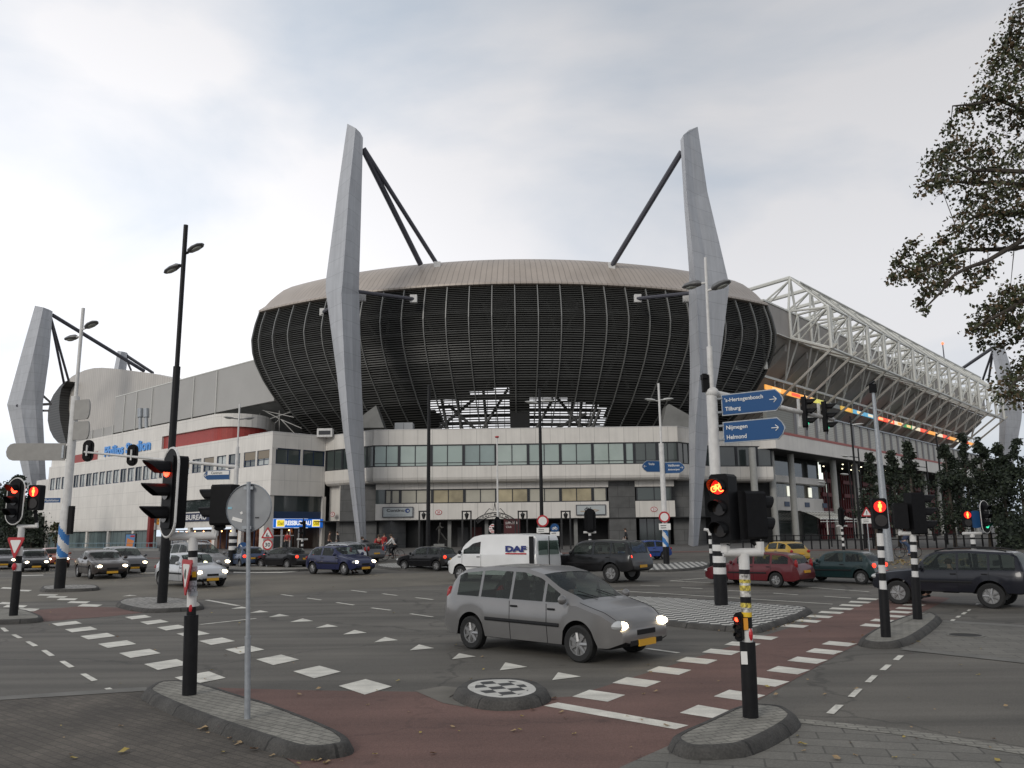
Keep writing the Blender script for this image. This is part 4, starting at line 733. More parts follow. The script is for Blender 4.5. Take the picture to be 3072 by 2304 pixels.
def drum(z0, z1, d, nm, m, t0=5.2, t1=18.6, rr=4.2):
    path = [(t0 - 1.3, -7.5 - d), (t0, -3 + d)] if t0 > 0 else []
    path += [(t1, -3 + d)] + [(t1 + (rr + d) * math.sin(a), -3 - rr + (rr + d) * math.cos(a)) for a in [R(9 * k) for k in range(1, 11)]]
    return MB().loft([[FR.pt(t, z0, o), FR.pt(t, z1, o), FR.pt(t, z1, o - .3), FR.pt(t, z0, o - .3)] for t, o in path], True, True).build(nm, m, rt, uvf=lambda p: ((V(p) - FR.p0).dot(FR.d) - (V(p) - FR.p0).dot(FR.n), p.z))
GLR = mat('dark_glazing', (.02, .024, .024), .05, spec=1.0, joint=(1.6, 30, .06, .3, 0, .0))
drum(8.1, 10.4, -.3, 'upper_glazing', GLR, 3.0); drum(7.35, 8.1, .35, 'ring_balcony', WHITE2, 3.0); drum(7.25, 7.35, .2, 'ring_soffit', COLM, 3.0); drum(5.7, 7.25, -.25, 'window_band', mat('warm_glazing', (.10, .09, .06), .06, spec=.9, noise=.7, nscale=.7, joint=(1.3, 30, .06, .2, 0, .5))); drum(4.2, 5.7, 0, 'white_wall', WHITE2); drum(.4, 4.2, -.8, 'ground_glazing', GLR)
MB().fb(FR, 3.4, 5.2, 5.7, 7.2, -5.4, -5.3).build('orange_wall', lamp('lit_orange_room', (.75, .30, .06), .55), rt)
for t in (7.9, 13.6, 19): MB().fb(FR, t, t + 1.3, 4.65, 5.2, -2.98, -2.92).build('plaque', mat('plaque_blue', (.05, .08, .14), .5), rt)
for t in (9.4, 15.5): MB().fb(FR, t, t + 1.0, 5.85, 7.0, -3.22, -3.2).build('lit_pane', lamp('lit_pane', (.95, .95, .8), .7), rt)
nt_ = thing('neon_sign', 'tall lit white sign standing on the rounded balcony end', 'sign', FR.pt(22, 8.1, -4.8))
for k, (h, dx) in enumerate(((2.5, 0), (2.0, .62), (1.0, 1.15))): MB().fb(FR, 20.6 + dx, 21.1 + dx, 8.12, 8.12 + h, -4.0, -3.9).build('bar', lamp('lit_bar', (.9, .95, .85), 1.1), nt_)
MB().fb(FR, 21.0, 22.4, 8.9, 9.0, -4.02, -3.95).build('frame', FRAME, nt_)
cn = thing('canopy', 'white lattice entrance canopy under the rounded restaurant', 'canopy', FR.pt(16, .75, -1))
mb = MB(); z0, z1 = 3.2, 4.1
for t in [10.5 + .9 * k for k in range(11)]: mb.tube(FR.pt(t, z0, 0), FR.pt(t + .9, z1, -2), .035, n=5).tube(FR.pt(t + .9, z0, 0), FR.pt(t, z1, -2), .035, n=5)
mb.tube(FR.pt(10.2, z0, .1), FR.pt(21.5, z0, .1), .07).tube(FR.pt(10.2, z1, -2), FR.pt(21.5, z1, -2), .06).tube(FR.pt(10.2, z0 - .3, .1), FR.pt(21.5, z0 - .3, .1), .05); mb.build('lattice', STEELW, cn)
for t in (12, 16, 20.5): MB().tube(FR.pt(t, .5, .1), FR.pt(t, z0, .1), .07).build('post', STEELW, cn)
# ---------------------------------------------------------------- street furniture
RL = lamp('red_lens_lit', (1, .05, .02), 6); RLS = lamp('red_symbol_lit', (1, .16, .03), 6); RGL = lamp('red_lens_glow', (1, .02, .015), .55); GL_ = lamp('green_lens_lit', (.04, .8, .42), 1.2); AML = lamp('amber_lit', (1, .45, .05), 4)
LENS = mat('dark_lens', (.02, .016, .014), .15); REDV = mat('red_reflector', (.5, .02, .03), .3)
def zat(base, py): return atY(topx(base)[0], py, base.y).z
LEAN = {}
def tilt(base, px, py):             # a post slightly out of plumb, as many here are: where its top stands
    q = atY(px, py, base.y); LEAN[tuple(base)] = (q.x - base.x) / (q.z - base.z); return q
def pole(t, base, segs, n=14, name='post'):
    """segs: (top height in world z, radius, material); one stacked post"""
    mb = MB(); ms = []; z = base.z - .15
    for z1, r, m in segs:
        if m not in ms: ms.append(m)
        k = LEAN.get(tuple(base), 0); mb.tube((base.x + k * (z - base.z), base.y, z), (base.x + k * (z1 - base.z), base.y, z1), r, n=n, mi=ms.index(m)); z = z1
    return mb.build(name, ms, t, smooth='pole')
def oval(w, h, n=28): # rounded plate outline
    r = w / 2; a = []
    for k in range(n):
        q = 2 * math.pi * k / n; a.append((r * math.cos(q), r * math.sin(q) + (h / 2 - r if math.sin(q) >= 0 else -(h / 2 - r))))
    return a
def loop(M, pts, r, z=0, n=5):
    mb = MB(); k = len(pts); q = [M @ V((x, y, z)) for x, y in pts]
    for i in range(k): mb.tube(q[i], q[(i + 1) % k], r, n=n, cap=False)
    return mb
def man(M, s, m, par):
    mb = MB(); mb.prism([(s * .2 * math.cos(a), s * .62 + s * .2 * math.sin(a)) for a in [R(45 * k) for k in range(8)]], M, .006)
    mb.prism([(-s * .28, s * .4), (-s * .3, -s * .15), (-s * .16, -s * .15), (-s * .17, -s * .8), (-s * .02, -s * .8), (0, -s * .3), (s * .02, -s * .8), (s * .17, -s * .8), (s * .16, -s * .15), (s * .3, -s * .15), (s * .28, s * .4)], M, .006)
    mb.build('symbol', m, par)
def bikesym(M, s, m, par):
    mb = MB(); ring = [(math.cos(R(36 * k)), math.sin(R(36 * k))) for k in range(10)]
    for cx in (-.55, .55):
        for k in range(10): mb.tube(M @ V((s * (cx + .38 * ring[k][0]), s * (-.25 + .38 * ring[k][1]), .01)), M @ V((s * (cx + .38 * ring[(k + 1) % 10][0]), s * (-.25 + .38 * ring[(k + 1) % 10][1]), .01)), s * .08, n=5)
    for a, b in (((-.55, -.25), (-.25, .35)), ((-.25, .3), (.35, .3)), ((.35, .45), (.55, -.25)), ((-.25, .3), (0, -.25)), ((0, -.25), (.35, .3)), ((-.55, -.25), (0, -.25)), ((.2, .5), (.45, .5))): mb.tube(M @ V((s * a[0], s * a[1], .01)), M @ V((s * b[0], s * b[1], .01)), s * .08, n=5)
    mb.build('symbol', m, par)
def signal(label, p, ang, n=3, board=None, lit=None, r=.10, pitch=.30, w=.30, d=.18, kind='plain', vis=.24, name='traffic_light', group='traffic lights of the crossing', rim=WPAINT, stem=None, visor=True):
    """p: centre, ang: compass angle of the face in degrees (0 = +X, 90 = +Y)"""
    nx, ny = math.cos(R(ang)), math.sin(R(ang)); t = thing(name, label, 'traffic light', p, 0, group); M = facing(p, nx, ny); h = pitch * n + .06
    mb = MB(); ol = [(x, y) for x, y in oval(w, h, 20)] if kind == 'round' else [(-w / 2 + .03, -h / 2), (w / 2 - .03, -h / 2), (w / 2, -h / 2 + .03), (w / 2, h / 2 - .03), (w / 2 - .03, h / 2), (-w / 2 + .03, h / 2), (-w / 2, h / 2 - .03), (-w / 2, -h / 2 + .03)]
    mb.prism(ol, M @ Matrix.Translation((0, 0, -d)), d).build('housing', SIGBLK, t)
    if board:
        o2 = oval(*board); MB().prism(o2, M @ Matrix.Translation((0, 0, -.05)), .02).build('backing_board', SIGBLK, t); loop(M, o2, .018, -.04).build('board_rim', rim, t)
    for k in range(n):
        y = (n - 1) / 2 * pitch - k * pitch; Mk = M @ Matrix.Translation((0, y, .012)); on = lit is not None and lit[0] == k
        lens = MB().prism([(r * math.cos(a), r * math.sin(a)) for a in [R(22.5 * j) for j in range(16)]], Mk, .012).build('lens', (lit[1] if len(lit) < 3 else RGL) if on else LENS, t)
        if on and len(lit) > 2: (man if lit[2] == 'man' else bikesym)(Mk @ Matrix.Translation((0, 0, .014)), r * (1.05 if lit[2] == 'man' else 1.0), lit[1], lens)
        if visor:
            a_ = [R(-25 + 230 * j / 12) for j in range(13)]; rr = r + .012
            v = MB(); q0 = [Mk @ V((rr * math.cos(a), rr * math.sin(a), -.01)) for a in a_]; q1 = [Mk @ V((rr * .98 * math.cos(a), rr * .98 * math.sin(a), .05 + (vis - .05) * (math.sin(a) * .5 + .5))) for a in a_]
            q2 = [Mk @ V(((rr - .008) * .98 * math.cos(a), (rr - .008) * .98 * math.sin(a), .05 + (vis - .05) * (math.sin(a) * .5 + .5))) for a in a_]; q3 = [Mk @ V(((rr - .008) * math.cos(a), (rr - .008) * math.sin(a), -.01)) for a in a_]
            v.loft([q0, q1, q2, q3], False, False).build('visor', SIGBLK, t)
    if stem: MB().tube(M @ V((0, -h / 2, -d / 2)), stem, .05, n=8).build('stem', SIGBLK, t)
    return t
def plate(t, name, pts, M, m, th=.012, z=0): return MB().prism(pts, M @ Matrix.Translation((0, 0, z)), th).build(name, m, t)
def disc(r, n=28): return [(r * math.cos(2 * math.pi * k / n), r * math.sin(2 * math.pi * k / n)) for k in range(n)]
def ngon(r, n, a0): return [(r * math.cos(R(a0) + 2 * math.pi * k / n), r * math.sin(R(a0) + 2 * math.pi * k / n)) for k in range(n)]
def rtri(s, down=False):            # triangular plate with blunted corners
    k = -1 if down else 1; a = ngon(s, 3, 90); o = []
    for i in range(3):
        p, q = V(a[i] + (0,)), V(a[(i + 1) % 3] + (0,)); o += [p * .92 + q * .08, p * .08 + q * .92]
    o = [(v.x, v.y * k) for v in o]; return o if k > 0 else o[::-1]
# --- T-post on the long island at left, with its two signals and give-way sign
b = Gk(568, 2083); Y = b.y; T0 = tilt(b, 580, 1608)
def zp(py, x=570): return atY(x, py, Y).z
t = thing('signal_post', 'stickered signal post with a white T arm on the long island at left', 'signal post', b, 0, 'signal posts')
seg_ = [(zp(1845), .092, BLACK), (zp(1820), .062, BLACK), (zp(1775), .062, WPAINT), (zp(1742), .062, mat('sticker_grey', (.3, .3, .32), .5, noise=.8, nscale=40)), (zp(1725), .062, BLACK), (zp(1700), .063, mat('sticker_pink', (.42, .30, .32), .5, noise=.6, nscale=50)), (zp(1672), .062, WPAINT), (zp(1652), .062, BLACK), (zp(1612), .062, WPAINT)]
pole(t, b, seg_); c = V(T0); ax = V((.97, .24, 0)).normalized()
MB().tube(c - ax * .30, c + ax * .30, .058, n=12).tube(c - ax * .28, c - ax * .28 + V((0, 0, .13)), .05).tube(c + ax * .28, c + ax * .28 + V((0, 0, .13)), .05).build('cross_arm', WPAINT, t, smooth=True)
MB().ell(V((b.x - .03, b.y - .02, zp(1824))), (.035, .05, .09)).build('push_button', REDV, t); plate(t, 'sticker', [(-.05, -.03), (.05, -.03), (.05, .03), (-.05, .03)], facing((b.x + .01, b.y - .064, zp(1780)), .1, -1), GALV, .004)
plate(t, 'sticker', [(-.025, -.04), (.03, -.04), (.02, .04), (-.03, .03)], facing((b.x + .0, b.y - .064, zp(1722)), .1, -1), YEL, .004)
signal('large red lit traffic light with white rimmed oval board on the stickered post', c - ax * .28 + V((-.08, -.06, .60)), 226, 3, (.48, 1.22), (0, RL), r=.105, pitch=.31, w=.30, d=.22, vis=.34)
signal('black signal box seen from behind beside the Centrum sign', c + ax * .28 + V((-.02, 0, .42)), 170, 2, None, None, r=.09, pitch=.25, w=.26, d=.30, vis=.22, stem=c + ax * .28 + V((0, 0, .1)))
s = thing('yield_sign', 'red and white give way triangle turned edgeways on the stickered post', 'road sign', V((b.x - .08, b.y - .05, zp(1725))), 0, 'give way signs')
M = facing(V((b.x - .075, b.y - .12, zp(1716))), -.82, -.57); plate(s, 'plate', rtri(.34, True), M, RED, .015); plate(s, 'face', rtri(.22, True), M, SWHITE, .004, .016); MB().ell(M @ V((0, -.02, .02)), (.02, .02, .07)).build('scratch', mat('scratch_dark', (.1, .11, .1), .7), s)
# --- back of a round sign on its galvanised post
b = Gk(742, 2155); Y = b.y; T0 = tilt(b, 746, 1450); t = thing('round_sign', 'grey back of a round road sign on a thin galvanised post, near left', 'road sign', b)
pole(t, b, [(zp(1915, 742), .034, GALV), (zp(1908, 742), .036, GALV), (zp(1446, 742), .025, GALV)]); c = V((T0.x, b.y + .05, zp(1523, 740)))
M = facing(c, .12, 1); plate(t, 'disc', disc(.285), M, SIGNBK, .012); MB().loft([[M @ V((r_ * math.cos(a), r_ * math.sin(a), z_)) for r_, z_ in ((.285, .012), (.293, .0), (.285, -.018), (.279, 0))] for a in [2 * math.pi * k / 32 for k in range(33)]], True, False).build('rim', GALV, t)
for dz in (.235, -.235): MB().box(c + V((0, -.035, dz)), (.11, .05, .035)).build('clamp', GALV, t)
Mb = facing(c, -.12, -1)
for x, y, w_, h_, m, a in ((-.14, -.14, .13, .04, SWHITE, -15), (-.09, -.06, .03, .03, SWHITE, 30), (.11, -.12, .05, .015, INK, 0), (-.24, .0, .05, .025, mat('sticker_cyan', (.25, .5, .6), .4), 0)): MB().box(Mb @ V((x, y, .003)), (w_, h_, .004), M=(Mb @ Matrix.Rotation(R(a), 4, 'Z')).to_3x3()).build('sticker', m, t)
# --- post at the left edge
b = Gk(40, 1846); Y = b.y; t = thing('signal_post', 'black footed signal post carrying a give way sign at the left edge', 'signal post', b, 0, 'signal posts')
zq = lambda py: atY(40, py, Y).z
pole(t, b, [(zq(1713), .11, BLACK), (zq(1690), .085, WPAINT), (zq(1668), .085, BLACK), (zq(1640), .085, WPAINT), (zq(1615), .085, BLACK), (zq(1582), .085, WPAINT)])
c = V((b.x, b.y, zq(1580))); MB().tube(c - V((.12, 0, 0)), c + V((.42, .05, 0)), .05, n=10).tube(c + V((.38, .05, 0)), c + V((.38, .05, .15)), .045).build('cross_arm', WPAINT, t)
signal('red lit traffic light with a white rimmed oval board at the left edge', V((atY(52, 1500, Y).x, b.y - .15, zq(1504))), 252, 3, (.62, 1.28), (0, RL), r=.12, pitch=.33, w=.34, vis=.30)
signal('pedestrian light with a lit red man at the left edge', V((atY(107, 1490, Y).x, b.y - .1, zq(1494))), 262, 2, None, (0, RLS, 'man'), r=.14, pitch=.32, w=.36, d=.22, vis=.10, stem=c + V((.38, .05, .1)), visor=False)
s = thing('yield_sign', 'red and white give way triangle facing us on the left edge post', 'road sign', V((b.x - .1, b.y - .12, zq(1640))), 0, 'give way signs'); M = facing(V((b.x - .02, b.y - .16, zq(1634))), -.35, -.94); plate(s, 'plate', rtri(.40, True), M, RED, .015); plate(s, 'face', rtri(.25, True), M, SWHITE, .004, .016)
MB().ell(V((b.x - .03, b.y - .12, zq(1700))), (.06, .05, .10)).build('push_button', REDV, t)
# --- lamp posts and masts
LMP = mat('lamp_head_grey', (.16, .16, .16), .4, .3); LMPW = mat('lamp_head_pale', (.48, .48, .46), .35)
def head(t, c, d, ln, w_, m, drop=.0, name='lamp_head', under=True):
    d = V(d).normalized(); s_ = V((-d.y, d.x, 0)).normalized(); u = s_.cross(d) * -1; u = u if u.z > 0 else -u
    rings = []
    for k, (f, ww, hh) in enumerate(((0, .25, .4), (.12, .7, .9), (.45, 1, 1), (.8, .9, .75), (1, .4, .3))):
        p = c + d * ln * f; rings.append([p + s_ * w_ * ww * math.cos(a) / 2 + u * (w_ * .34 * hh * math.sin(a) if math.sin(a) > 0 else w_ * .16 * hh * math.sin(a)) for a in [R(30 * j) for j in range(12)]])
    h_ = MB().loft(rings, True, True).build(name, m, t, smooth=True)
    if under: MB().ell(c + d * ln * .55 - u * w_ * .13, (ln * .3, w_ * .3, .05), M=Matrix((d, s_, u)).transposed()).build('lamp_glass', mat('lamp_glass', (.35, .36, .33), .2), t)
    return h_
b = Gk(486, 1806); Y = b.y; t = thing('lamp_post', 'tall black lamp post with two cobra heads on the cobbled island at left', 'street lamp', b, 0, 'street lamps')
zq = lambda py, x=510: atY(x, py, Y).z
pole(t, b, [(zq(1560), .15, BLACK), (zq(1100), .115, BLACK), (zq(676), .075, BLACK)])
for x, y, sx_ in ((565, 752, 1), (520, 790, -1)):
    p0 = V((b.x, b.y, zq(y + 10))); p1 = V((b.x, b.y, zq(y + 10))) + V((sx_ * .14, 0, .05)); MB().tube(p0, p1, .05).build('arm', BLACK, t); head(t, p1, (sx_ * .8, -.45 * sx_, .22 * sx_), .72, .34, LMP)
def wmast(label, base, segs, heads, hm, hl=.7, hw=.26, arm=.55, flat=False, group='street lamps', nm='lamp_post', up=.08):
    t = thing(nm, label, 'street lamp', base, 0, group); pole(t, base, segs)
    for z_, dx, dy in heads:
        p0 = V((base.x + LEAN.get(tuple(base), 0) * (z_ - base.z), base.y, z_)); p1 = p0 + V((dx * arm, dy * arm, up * arm)); MB().tube(p0, p1, .035, n=6).build('arm', hm if flat else WPAINT, t)
        if flat: head(t, p1, (dx, dy, .12), hl, hw, hm)
        else: head(t, p1, (dx, dy, .25 if dx > 0 else -.05), hl, hw, hm)
    return t
BLW = mat('reflector_blue', (.03, .16, .42), .4)
b = Gk(178, 1763); Y = b.y; zq = lambda py, x=200: atY(x, py, Y).z
def chevron(t, b, r, z0, z1, n=3):
    """slanting blue and white reflective sleeve"""
    mb = MB(); K = 20; H = z1 - z0
    for i in range(K):
        a0, a1 = 2 * math.pi * i / K, 2 * math.pi * (i + 1) / K
        for j in range(30):
            za, zb = z0 + H * j / 30, z0 + H * (j + 1) / 30; ph = (j / 30 * n + math.cos((a0 + a1) / 2) * .35) % 1.0
            mb.add([V((b.x + r * math.cos(a0), b.y + r * math.sin(a0), za)), V((b.x + r * math.cos(a1), b.y + r * math.sin(a1), za)), V((b.x + r * math.cos(a1), b.y + r * math.sin(a1), zb)), V((b.x + r * math.cos(a0), b.y + r * math.sin(a0), zb))], [(0, 1, 2, 3)], 0 if ph < .5 else 1)
    mb.build('reflective_sleeve', [BLW, WPAINT], t)
t = wmast('white mast with grey sign backs and a blue and white sleeve, far left', b, [(zq(1675), .20, BLACK), (zq(1530), .19, WPAINT), (zq(1190), .16, WPAINT), (zq(925), .07, WPAINT)], [(zq(990), .85, -.5), (zq(1010), -.85, .5)], LMP, .75, .4, .3)
chevron(t, b, .205, zq(1672), zq(1572), 1.8); MB().box(V((b.x + .26, b.y - .05, zq(1560))), (.16, .2, 1.1)).build('control_box', SIGBLK, t)
for (x0, y0, x1, y1, sh, lab) in ((208, 1198, 279, 1261, -.1, 'upper grey sign back on the right of the far left white mast'), (207, 1263, 277, 1321, -.1, 'lower grey sign back on the right of the far left white mast'), (28, 1329, 190, 1383, .06, 'long grey round-ended sign back left of the far left white mast')):
    p0, p1 = atY(x0, y0, Y - .2), atY(x1, y1, Y - .2); wd, ht = abs(p1.x - p0.x), abs(p0.z - p1.z); c = (p0 + p1) / 2; s = thing('sign_board', lab, 'road sign', c, 0, 'grey sign backs'); k = 1 if x0 > 180 else -1
    M = facing(c, -.35 if k > 0 else .1, -.93); hh = ht * .46; ol = [(-k * wd / 2, -hh), (k * wd * .38, -hh)] + [(k * (wd * .38 + wd * .12 * math.sin(a)), -hh * math.cos(a)) for a in [R(30 * q) for q in range(1, 6)]] + [(k * wd * .38, hh), (-k * wd / 2, hh)]
    if k < 0: ol = ol[::-1]
    plate(s, 'panel', ol, M, mat('sign_back_grey', (.30, .29, .27), .55, noise=.08), .06); MB().box(M @ V((-k * wd * .47, 0, -.06)), (.08, .3, hh * 1.5)).build('bracket', GALV, s)
s = thing('street_name_sign', 'small blue street name plate on the far left white mast', 'street sign', atY(155, 1501, Y)); M = facing(atY(156, 1501, Y - .1), -.1, -1); plate(s, 'plate', [(-.36, -.09), (.36, -.09), (.36, .09), (-.36, .09)], M, BLUE); text('lettering', 'Mathildelaan', SWHITE, M @ Matrix.Translation((0, 0, .014)), .085, s, width=.6, depth=.003)
b = G(695, 1703); Y = b.y; zq = lambda py, x=700: atY(x, py, Y).z
STR = [BLACK, WPAINT]
t = wmast('white mast with two flat lamps and the Centrum sign, behind the round sign back', b, [(zq(1650), .24, BLACK), (zq(1638), .23, WPAINT), (zq(1628), .23, BLACK), (zq(1618), .23, WPAINT), (zq(1608), .23, BLACK), (zq(1598), .23, WPAINT), (zq(1400), .13, WPAINT), (zq(1340), .10, WPAINT), (zq(1212), .05, WPAINT)], [(zq(1257), -.97, -.2), (zq(1258), .97, .2)], LMP, .62, .22, .28, True)
a0 = V((b.x, b.y, zq(1401))); a1 = atY(252, 1356, Y - 1.5); MB().path([a0, a0 + (a1 - a0) * .45, a1], [.11, .09, .06], 10).build('signal_arm', WPAINT, t, smooth=True)
for x, y, lab in ((260, 1362, 'signal hanging at the tip of the long white arm, seen from behind'), (388, 1374, 'signal hanging halfway along the long white arm, seen from behind')):
    c = a0 + (a1 - a0) * ((x - 700) / (252 - 700)); s = signal(lab, V((c.x, c.y + .18, c.z + .1)), 95, 3, (.62, 1.25), None, r=.11, pitch=.31, w=.3, d=.12, rim=SIGBLK); MB().box(V((c.x, c.y - .02, c.z + .1)), (.07, .1, .62)).build('bracket', WPAINT, s)
s = thing('direction_sign', 'small white and blue Centrum direction sign pointing left', 'direction sign', atY(650, 1425, Y), 0, 'direction signs')
def dsign(s, c, nx, ny, L_, H_, pts_left, lines, col=BLUE, tip=.22, white_top=0, fs=.3):
    M = facing(c, nx, ny); k = -1 if pts_left else 1; e = H_ * tip * 2
    def ol(g): 
        a = [(-k * (L_ / 2 + g), -H_ / 2 - g), (k * (L_ / 2 - e), -H_ / 2 - g), (k * (L_ / 2 - e * .35 + g * .7), -H_ * .3), (k * (L_ / 2 + g), -H_ * .06), (k * (L_ / 2 + g), H_ * .06), (k * (L_ / 2 - e * .35 + g * .7), H_ * .3), (k * (L_ / 2 - e), H_ / 2 + g), (-k * (L_ / 2 + g), H_ / 2 + g)]
        return a if k > 0 else a[::-1]
    plate(s, 'frame', ol(.03), M, GALV, .05, -.05); plate(s, 'panel', ol(0), M, col, .006, .002)
    if white_top: plate(s, 'white_field', [(-L_ / 2 + (e if pts_left else .02), H_ * .02), (L_ / 2 - .03, H_ * .02), (L_ / 2 - .03, H_ / 2 - .02), (-L_ / 2 + (e if pts_left else .02), H_ / 2 - .02)], M, SWHITE, .004, .009)
    for (tx, x, y, h, w_, m) in lines: text('lettering', tx, m, M @ Matrix.Translation((x, y, .014)), h, s, bold=.012, depth=.003, width=w_)
    return M
def arrow(s, M, x, y, r, k=1, m=SWHITE):
    mb = MB(); q = lambda a, b: M @ V((x + k * a * r, y + b * r, .014)); mb.tube(q(-1, 0), q(.95, 0), r * .13, n=4).tube(q(.95, 0), q(.1, .8), r * .13, n=4).tube(q(.95, 0), q(.1, -.8), r * .13, n=4); mb.build('arrow', m, s)
M = dsign(s, atY(650, 1425, Y - .15), -.15, -.98, 1.62, .52, True, [('Centrum', .0, .13, .16, .7, INK)], white_top=1); arrow(s, M, -.66, 0, .12, -1)
# big white mast on the checkered island
b = Gk(2164, 1815); Y = b.y; T0 = tilt(b, 2116, 775); zq = lambda py, x=2150: atY(x, py, Y).z
t = wmast('big white mast with black and white foot on the checkered island', b, [(zq(1722), .185, BLACK), (zq(1702), .18, WPAINT), (zq(1688), .18, BLACK), (zq(1668), .18, WPAINT), (zq(1653), .18, BLACK), (zq(1634), .18, WPAINT), (zq(1622), .18, BLACK), (zq(1610), .175, WPAINT), (zq(1500), .16, BLACK), (zq(1170), .155, WPAINT), (zq(1040), .085, WPAINT), (zq(772), .045, WPAINT)], [(zq(872), .8, -.55), (zq(848), -.8, .55)], LMP, .6, .40, .16)
a0 = atY(2136, 1178, Y); a1 = atY(2500, 1258, Y + 2.5); MB().path([a0 + V((-.02, 0, 0)), a0 + (a1 - a0) * .5, a1], [.10, .085, .06], 10).ell(a0, (.20, .20, .17)).build('signal_arm', WPAINT, t, smooth=True)
MB().box(V((a0.x - .18, b.y, zq(1150))), (.18, .2, .5)).box(V((a0.x - .22, b.y, zq(1130))), (.12, .3, .14)).build('camera_box', SIGBLK, t)
MB().tube(a0 + V((0, 0, -.1)), a0 + V((-.1, 0, -.1)), .1).build('collar', WPAINT, t)
for x, y, lab in ((2404, 1232, 'green lit signal on the white arm, nearer the blue direction signs'), (2468, 1250, 'green lit signal at the outer end of the right white arm')):
    f = (x - 2140) / 360; c = a0 + (a1 - a0) * f; s = signal(lab, V((c.x + .12, c.y - .02, c.z + .02)), -22, 3, (.52, 1.12), (2, GL_), r=.10, pitch=.30, w=.28, d=.16, vis=.30, rim=SIGBLK); MB().box(V((c.x - .12, c.y + .03, c.z)), (.06, .1, .9)).box(V((c.x - .04, c.y + .03, c.z)), (.22, .06, .06)).build('bracket', WPAINT, s)
for (yy, lab, tl) in ((1210, "blue direction sign reading 's-Hertogenbosch and Tilburg", ("'s-Hertogenbosch", 'Tilburg')), (1292, 'blue direction sign reading Nijmegen and Helmond', ('Nijmegen', 'Helmond'))):
    dv = V((.81, -.59, 0)); c = V((a0.x + .05, b.y, zq(yy + 8, 2170))) + dv * (.24 + .86); s = thing('direction_sign', lab, 'direction sign', c, 0, 'direction signs')
    w1 = 1.12 if 'gen' in tl[0] and 's-' in tl[0] else .62; w2 = .46 if tl[1] == 'Tilburg' else .58
    M = dsign(s, c, -.59, -.81, 1.72, .56, False, [(tl[0], -.78 + w1 / 2, .12, .15 if 'j' in tl[0] or 'g' in tl[0] else .13, w1, SWHITE), (tl[1], -.78 + w2 / 2, -.14, .15 if 'g' in tl[1] else .125, w2, SWHITE)], tip=.16); arrow(s, M, .62, .02, .10)
    for dz in (-.2, .2): MB().tube(V((a0.x + .05, b.y, c.z + dz)), c - dv * .84 + V((0, 0, dz)), .035, n=6).build('bracket', GALV, s)
# --- right foreground post with the bicycle signal
b = Gk(2252, 2150); Y = b.y; T0 = tilt(b, 2231, 1657); zq = lambda py, x=2240: atY(x, py, Y).z
t = thing('signal_post', 'signal post plastered with stickers and taped yellow and black, front right island', 'signal post', b, 0, 'signal posts')
STK = mat('sticker_layers', (.40, .39, .36), .5, noise=.9, nscale=26); TAPE = mat('hazard_tape', (.45, .36, .06), .5, noise=1, nscale=34)
pole(t, b, [(zq(1925), .088, BLACK), (zq(1884), .062, WPAINT), (zq(1850), .062, BLACK), (zq(1836), .063, YEL), (zq(1822), .062, STK), (zq(1808), .063, TAPE), (zq(1790), .062, BLACK), (zq(1772), .062, STK), (zq(1756), .063, TAPE), (zq(1748), .062, STK), (zq(1738), .063, TAPE), (zq(1722), .062, STK), (zq(1708), .062, BLACK), (zq(1660), .062, WPAINT)])
c = V(T0); MB().tube(c - V((.24, 0, 0)), c + V((.22, 0, 0)), .05, n=12).tube(c - V((.21, 0, 0)), c - V((.21, 0, -.12)), .055).tube(c + V((.19, 0, 0)), c + V((.19, 0, .12)), .055).build('cross_arm', WPAINT, t, smooth=True)
plate(t, 'paper_notice', [(-.035, -.07), (.035, -.07), (.035, .07), (-.035, .07)], facing((b.x - .055, b.y - .085, zq(1970)), -.25, -1), SWHITE, .004)
MB().ell(V((b.x + .04, b.y - .02, zq(1902))), (.035, .055, .09)).build('push_button', REDV, t); MB().box(V((b.x - .01, b.y - .06, zq(1870))), (.05, .03, .13)).build('orange_plate', mat('reflector_orange', (.7, .3, .03), .4), t)
cs = atY(2156, 1520, Y - .05); signal('bicycle signal with a lit red bicycle on the front right post', V((cs.x, Y - .1, cs.z - .02)), 230, 3, None, (0, RLS, 'bike'), r=.085, pitch=.245, w=.24, d=.24, vis=.17, stem=c - V((.21, 0, -.08)))
cs = atY(2290, 1545, Y); signal('black pedestrian signal box seen from behind on the front right post', V((cs.x, Y + .1, cs.z)), 20, 2, None, None, r=.09, pitch=.25, w=.24, d=.28, vis=.15, stem=c + V((.19, 0, .08)))
cs = atY(2209, 1880, Y - .05); signal('small eye level cycle signal with a red light on the front right post', V((cs.x + .01, Y - .08, cs.z)), 235, 3, None, (0, RL), r=.026, pitch=.085, w=.09, d=.12, vis=.06)
# --- posts on the right hand island
b = Gk(2658, 1910); Y = b.y; T0 = tilt(b, 2640, 1600); zq = lambda py, x=2640: atY(x, py, Y).z
t = thing('signal_post', 'black and white banded post with a lit red man, right hand island', 'signal post', b, 0, 'signal posts')
bands = [(zq(1768), .092, BLACK)] + [(zq(y), .066, m) for y, m in ((1742, WPAINT), (1719, BLACK), (1695, WPAINT), (1673, BLACK), (1651, WPAINT), (1638, BLACK), (1600, WPAINT))]; pole(t, b, bands)
MB().ell(V((b.x + .03, b.y, zq(1752))), (.03, .05, .08)).build('push_button', REDV, t); MB().box(V((b.x + .01, b.y, zq(1722))), (.04, .05, .12)).build('orange_plate', mat('reflector_orange', (.7, .3, .03)), t)
signal('pedestrian light with a bright red man left of the grey mast', V((atY(2634, 1540, Y).x, b.y - .1, zq(1541))), 258, 2, None, (0, RLS, 'man'), r=.115, pitch=.27, w=.27, d=.22, vis=.08, stem=V(T0), visor=False)
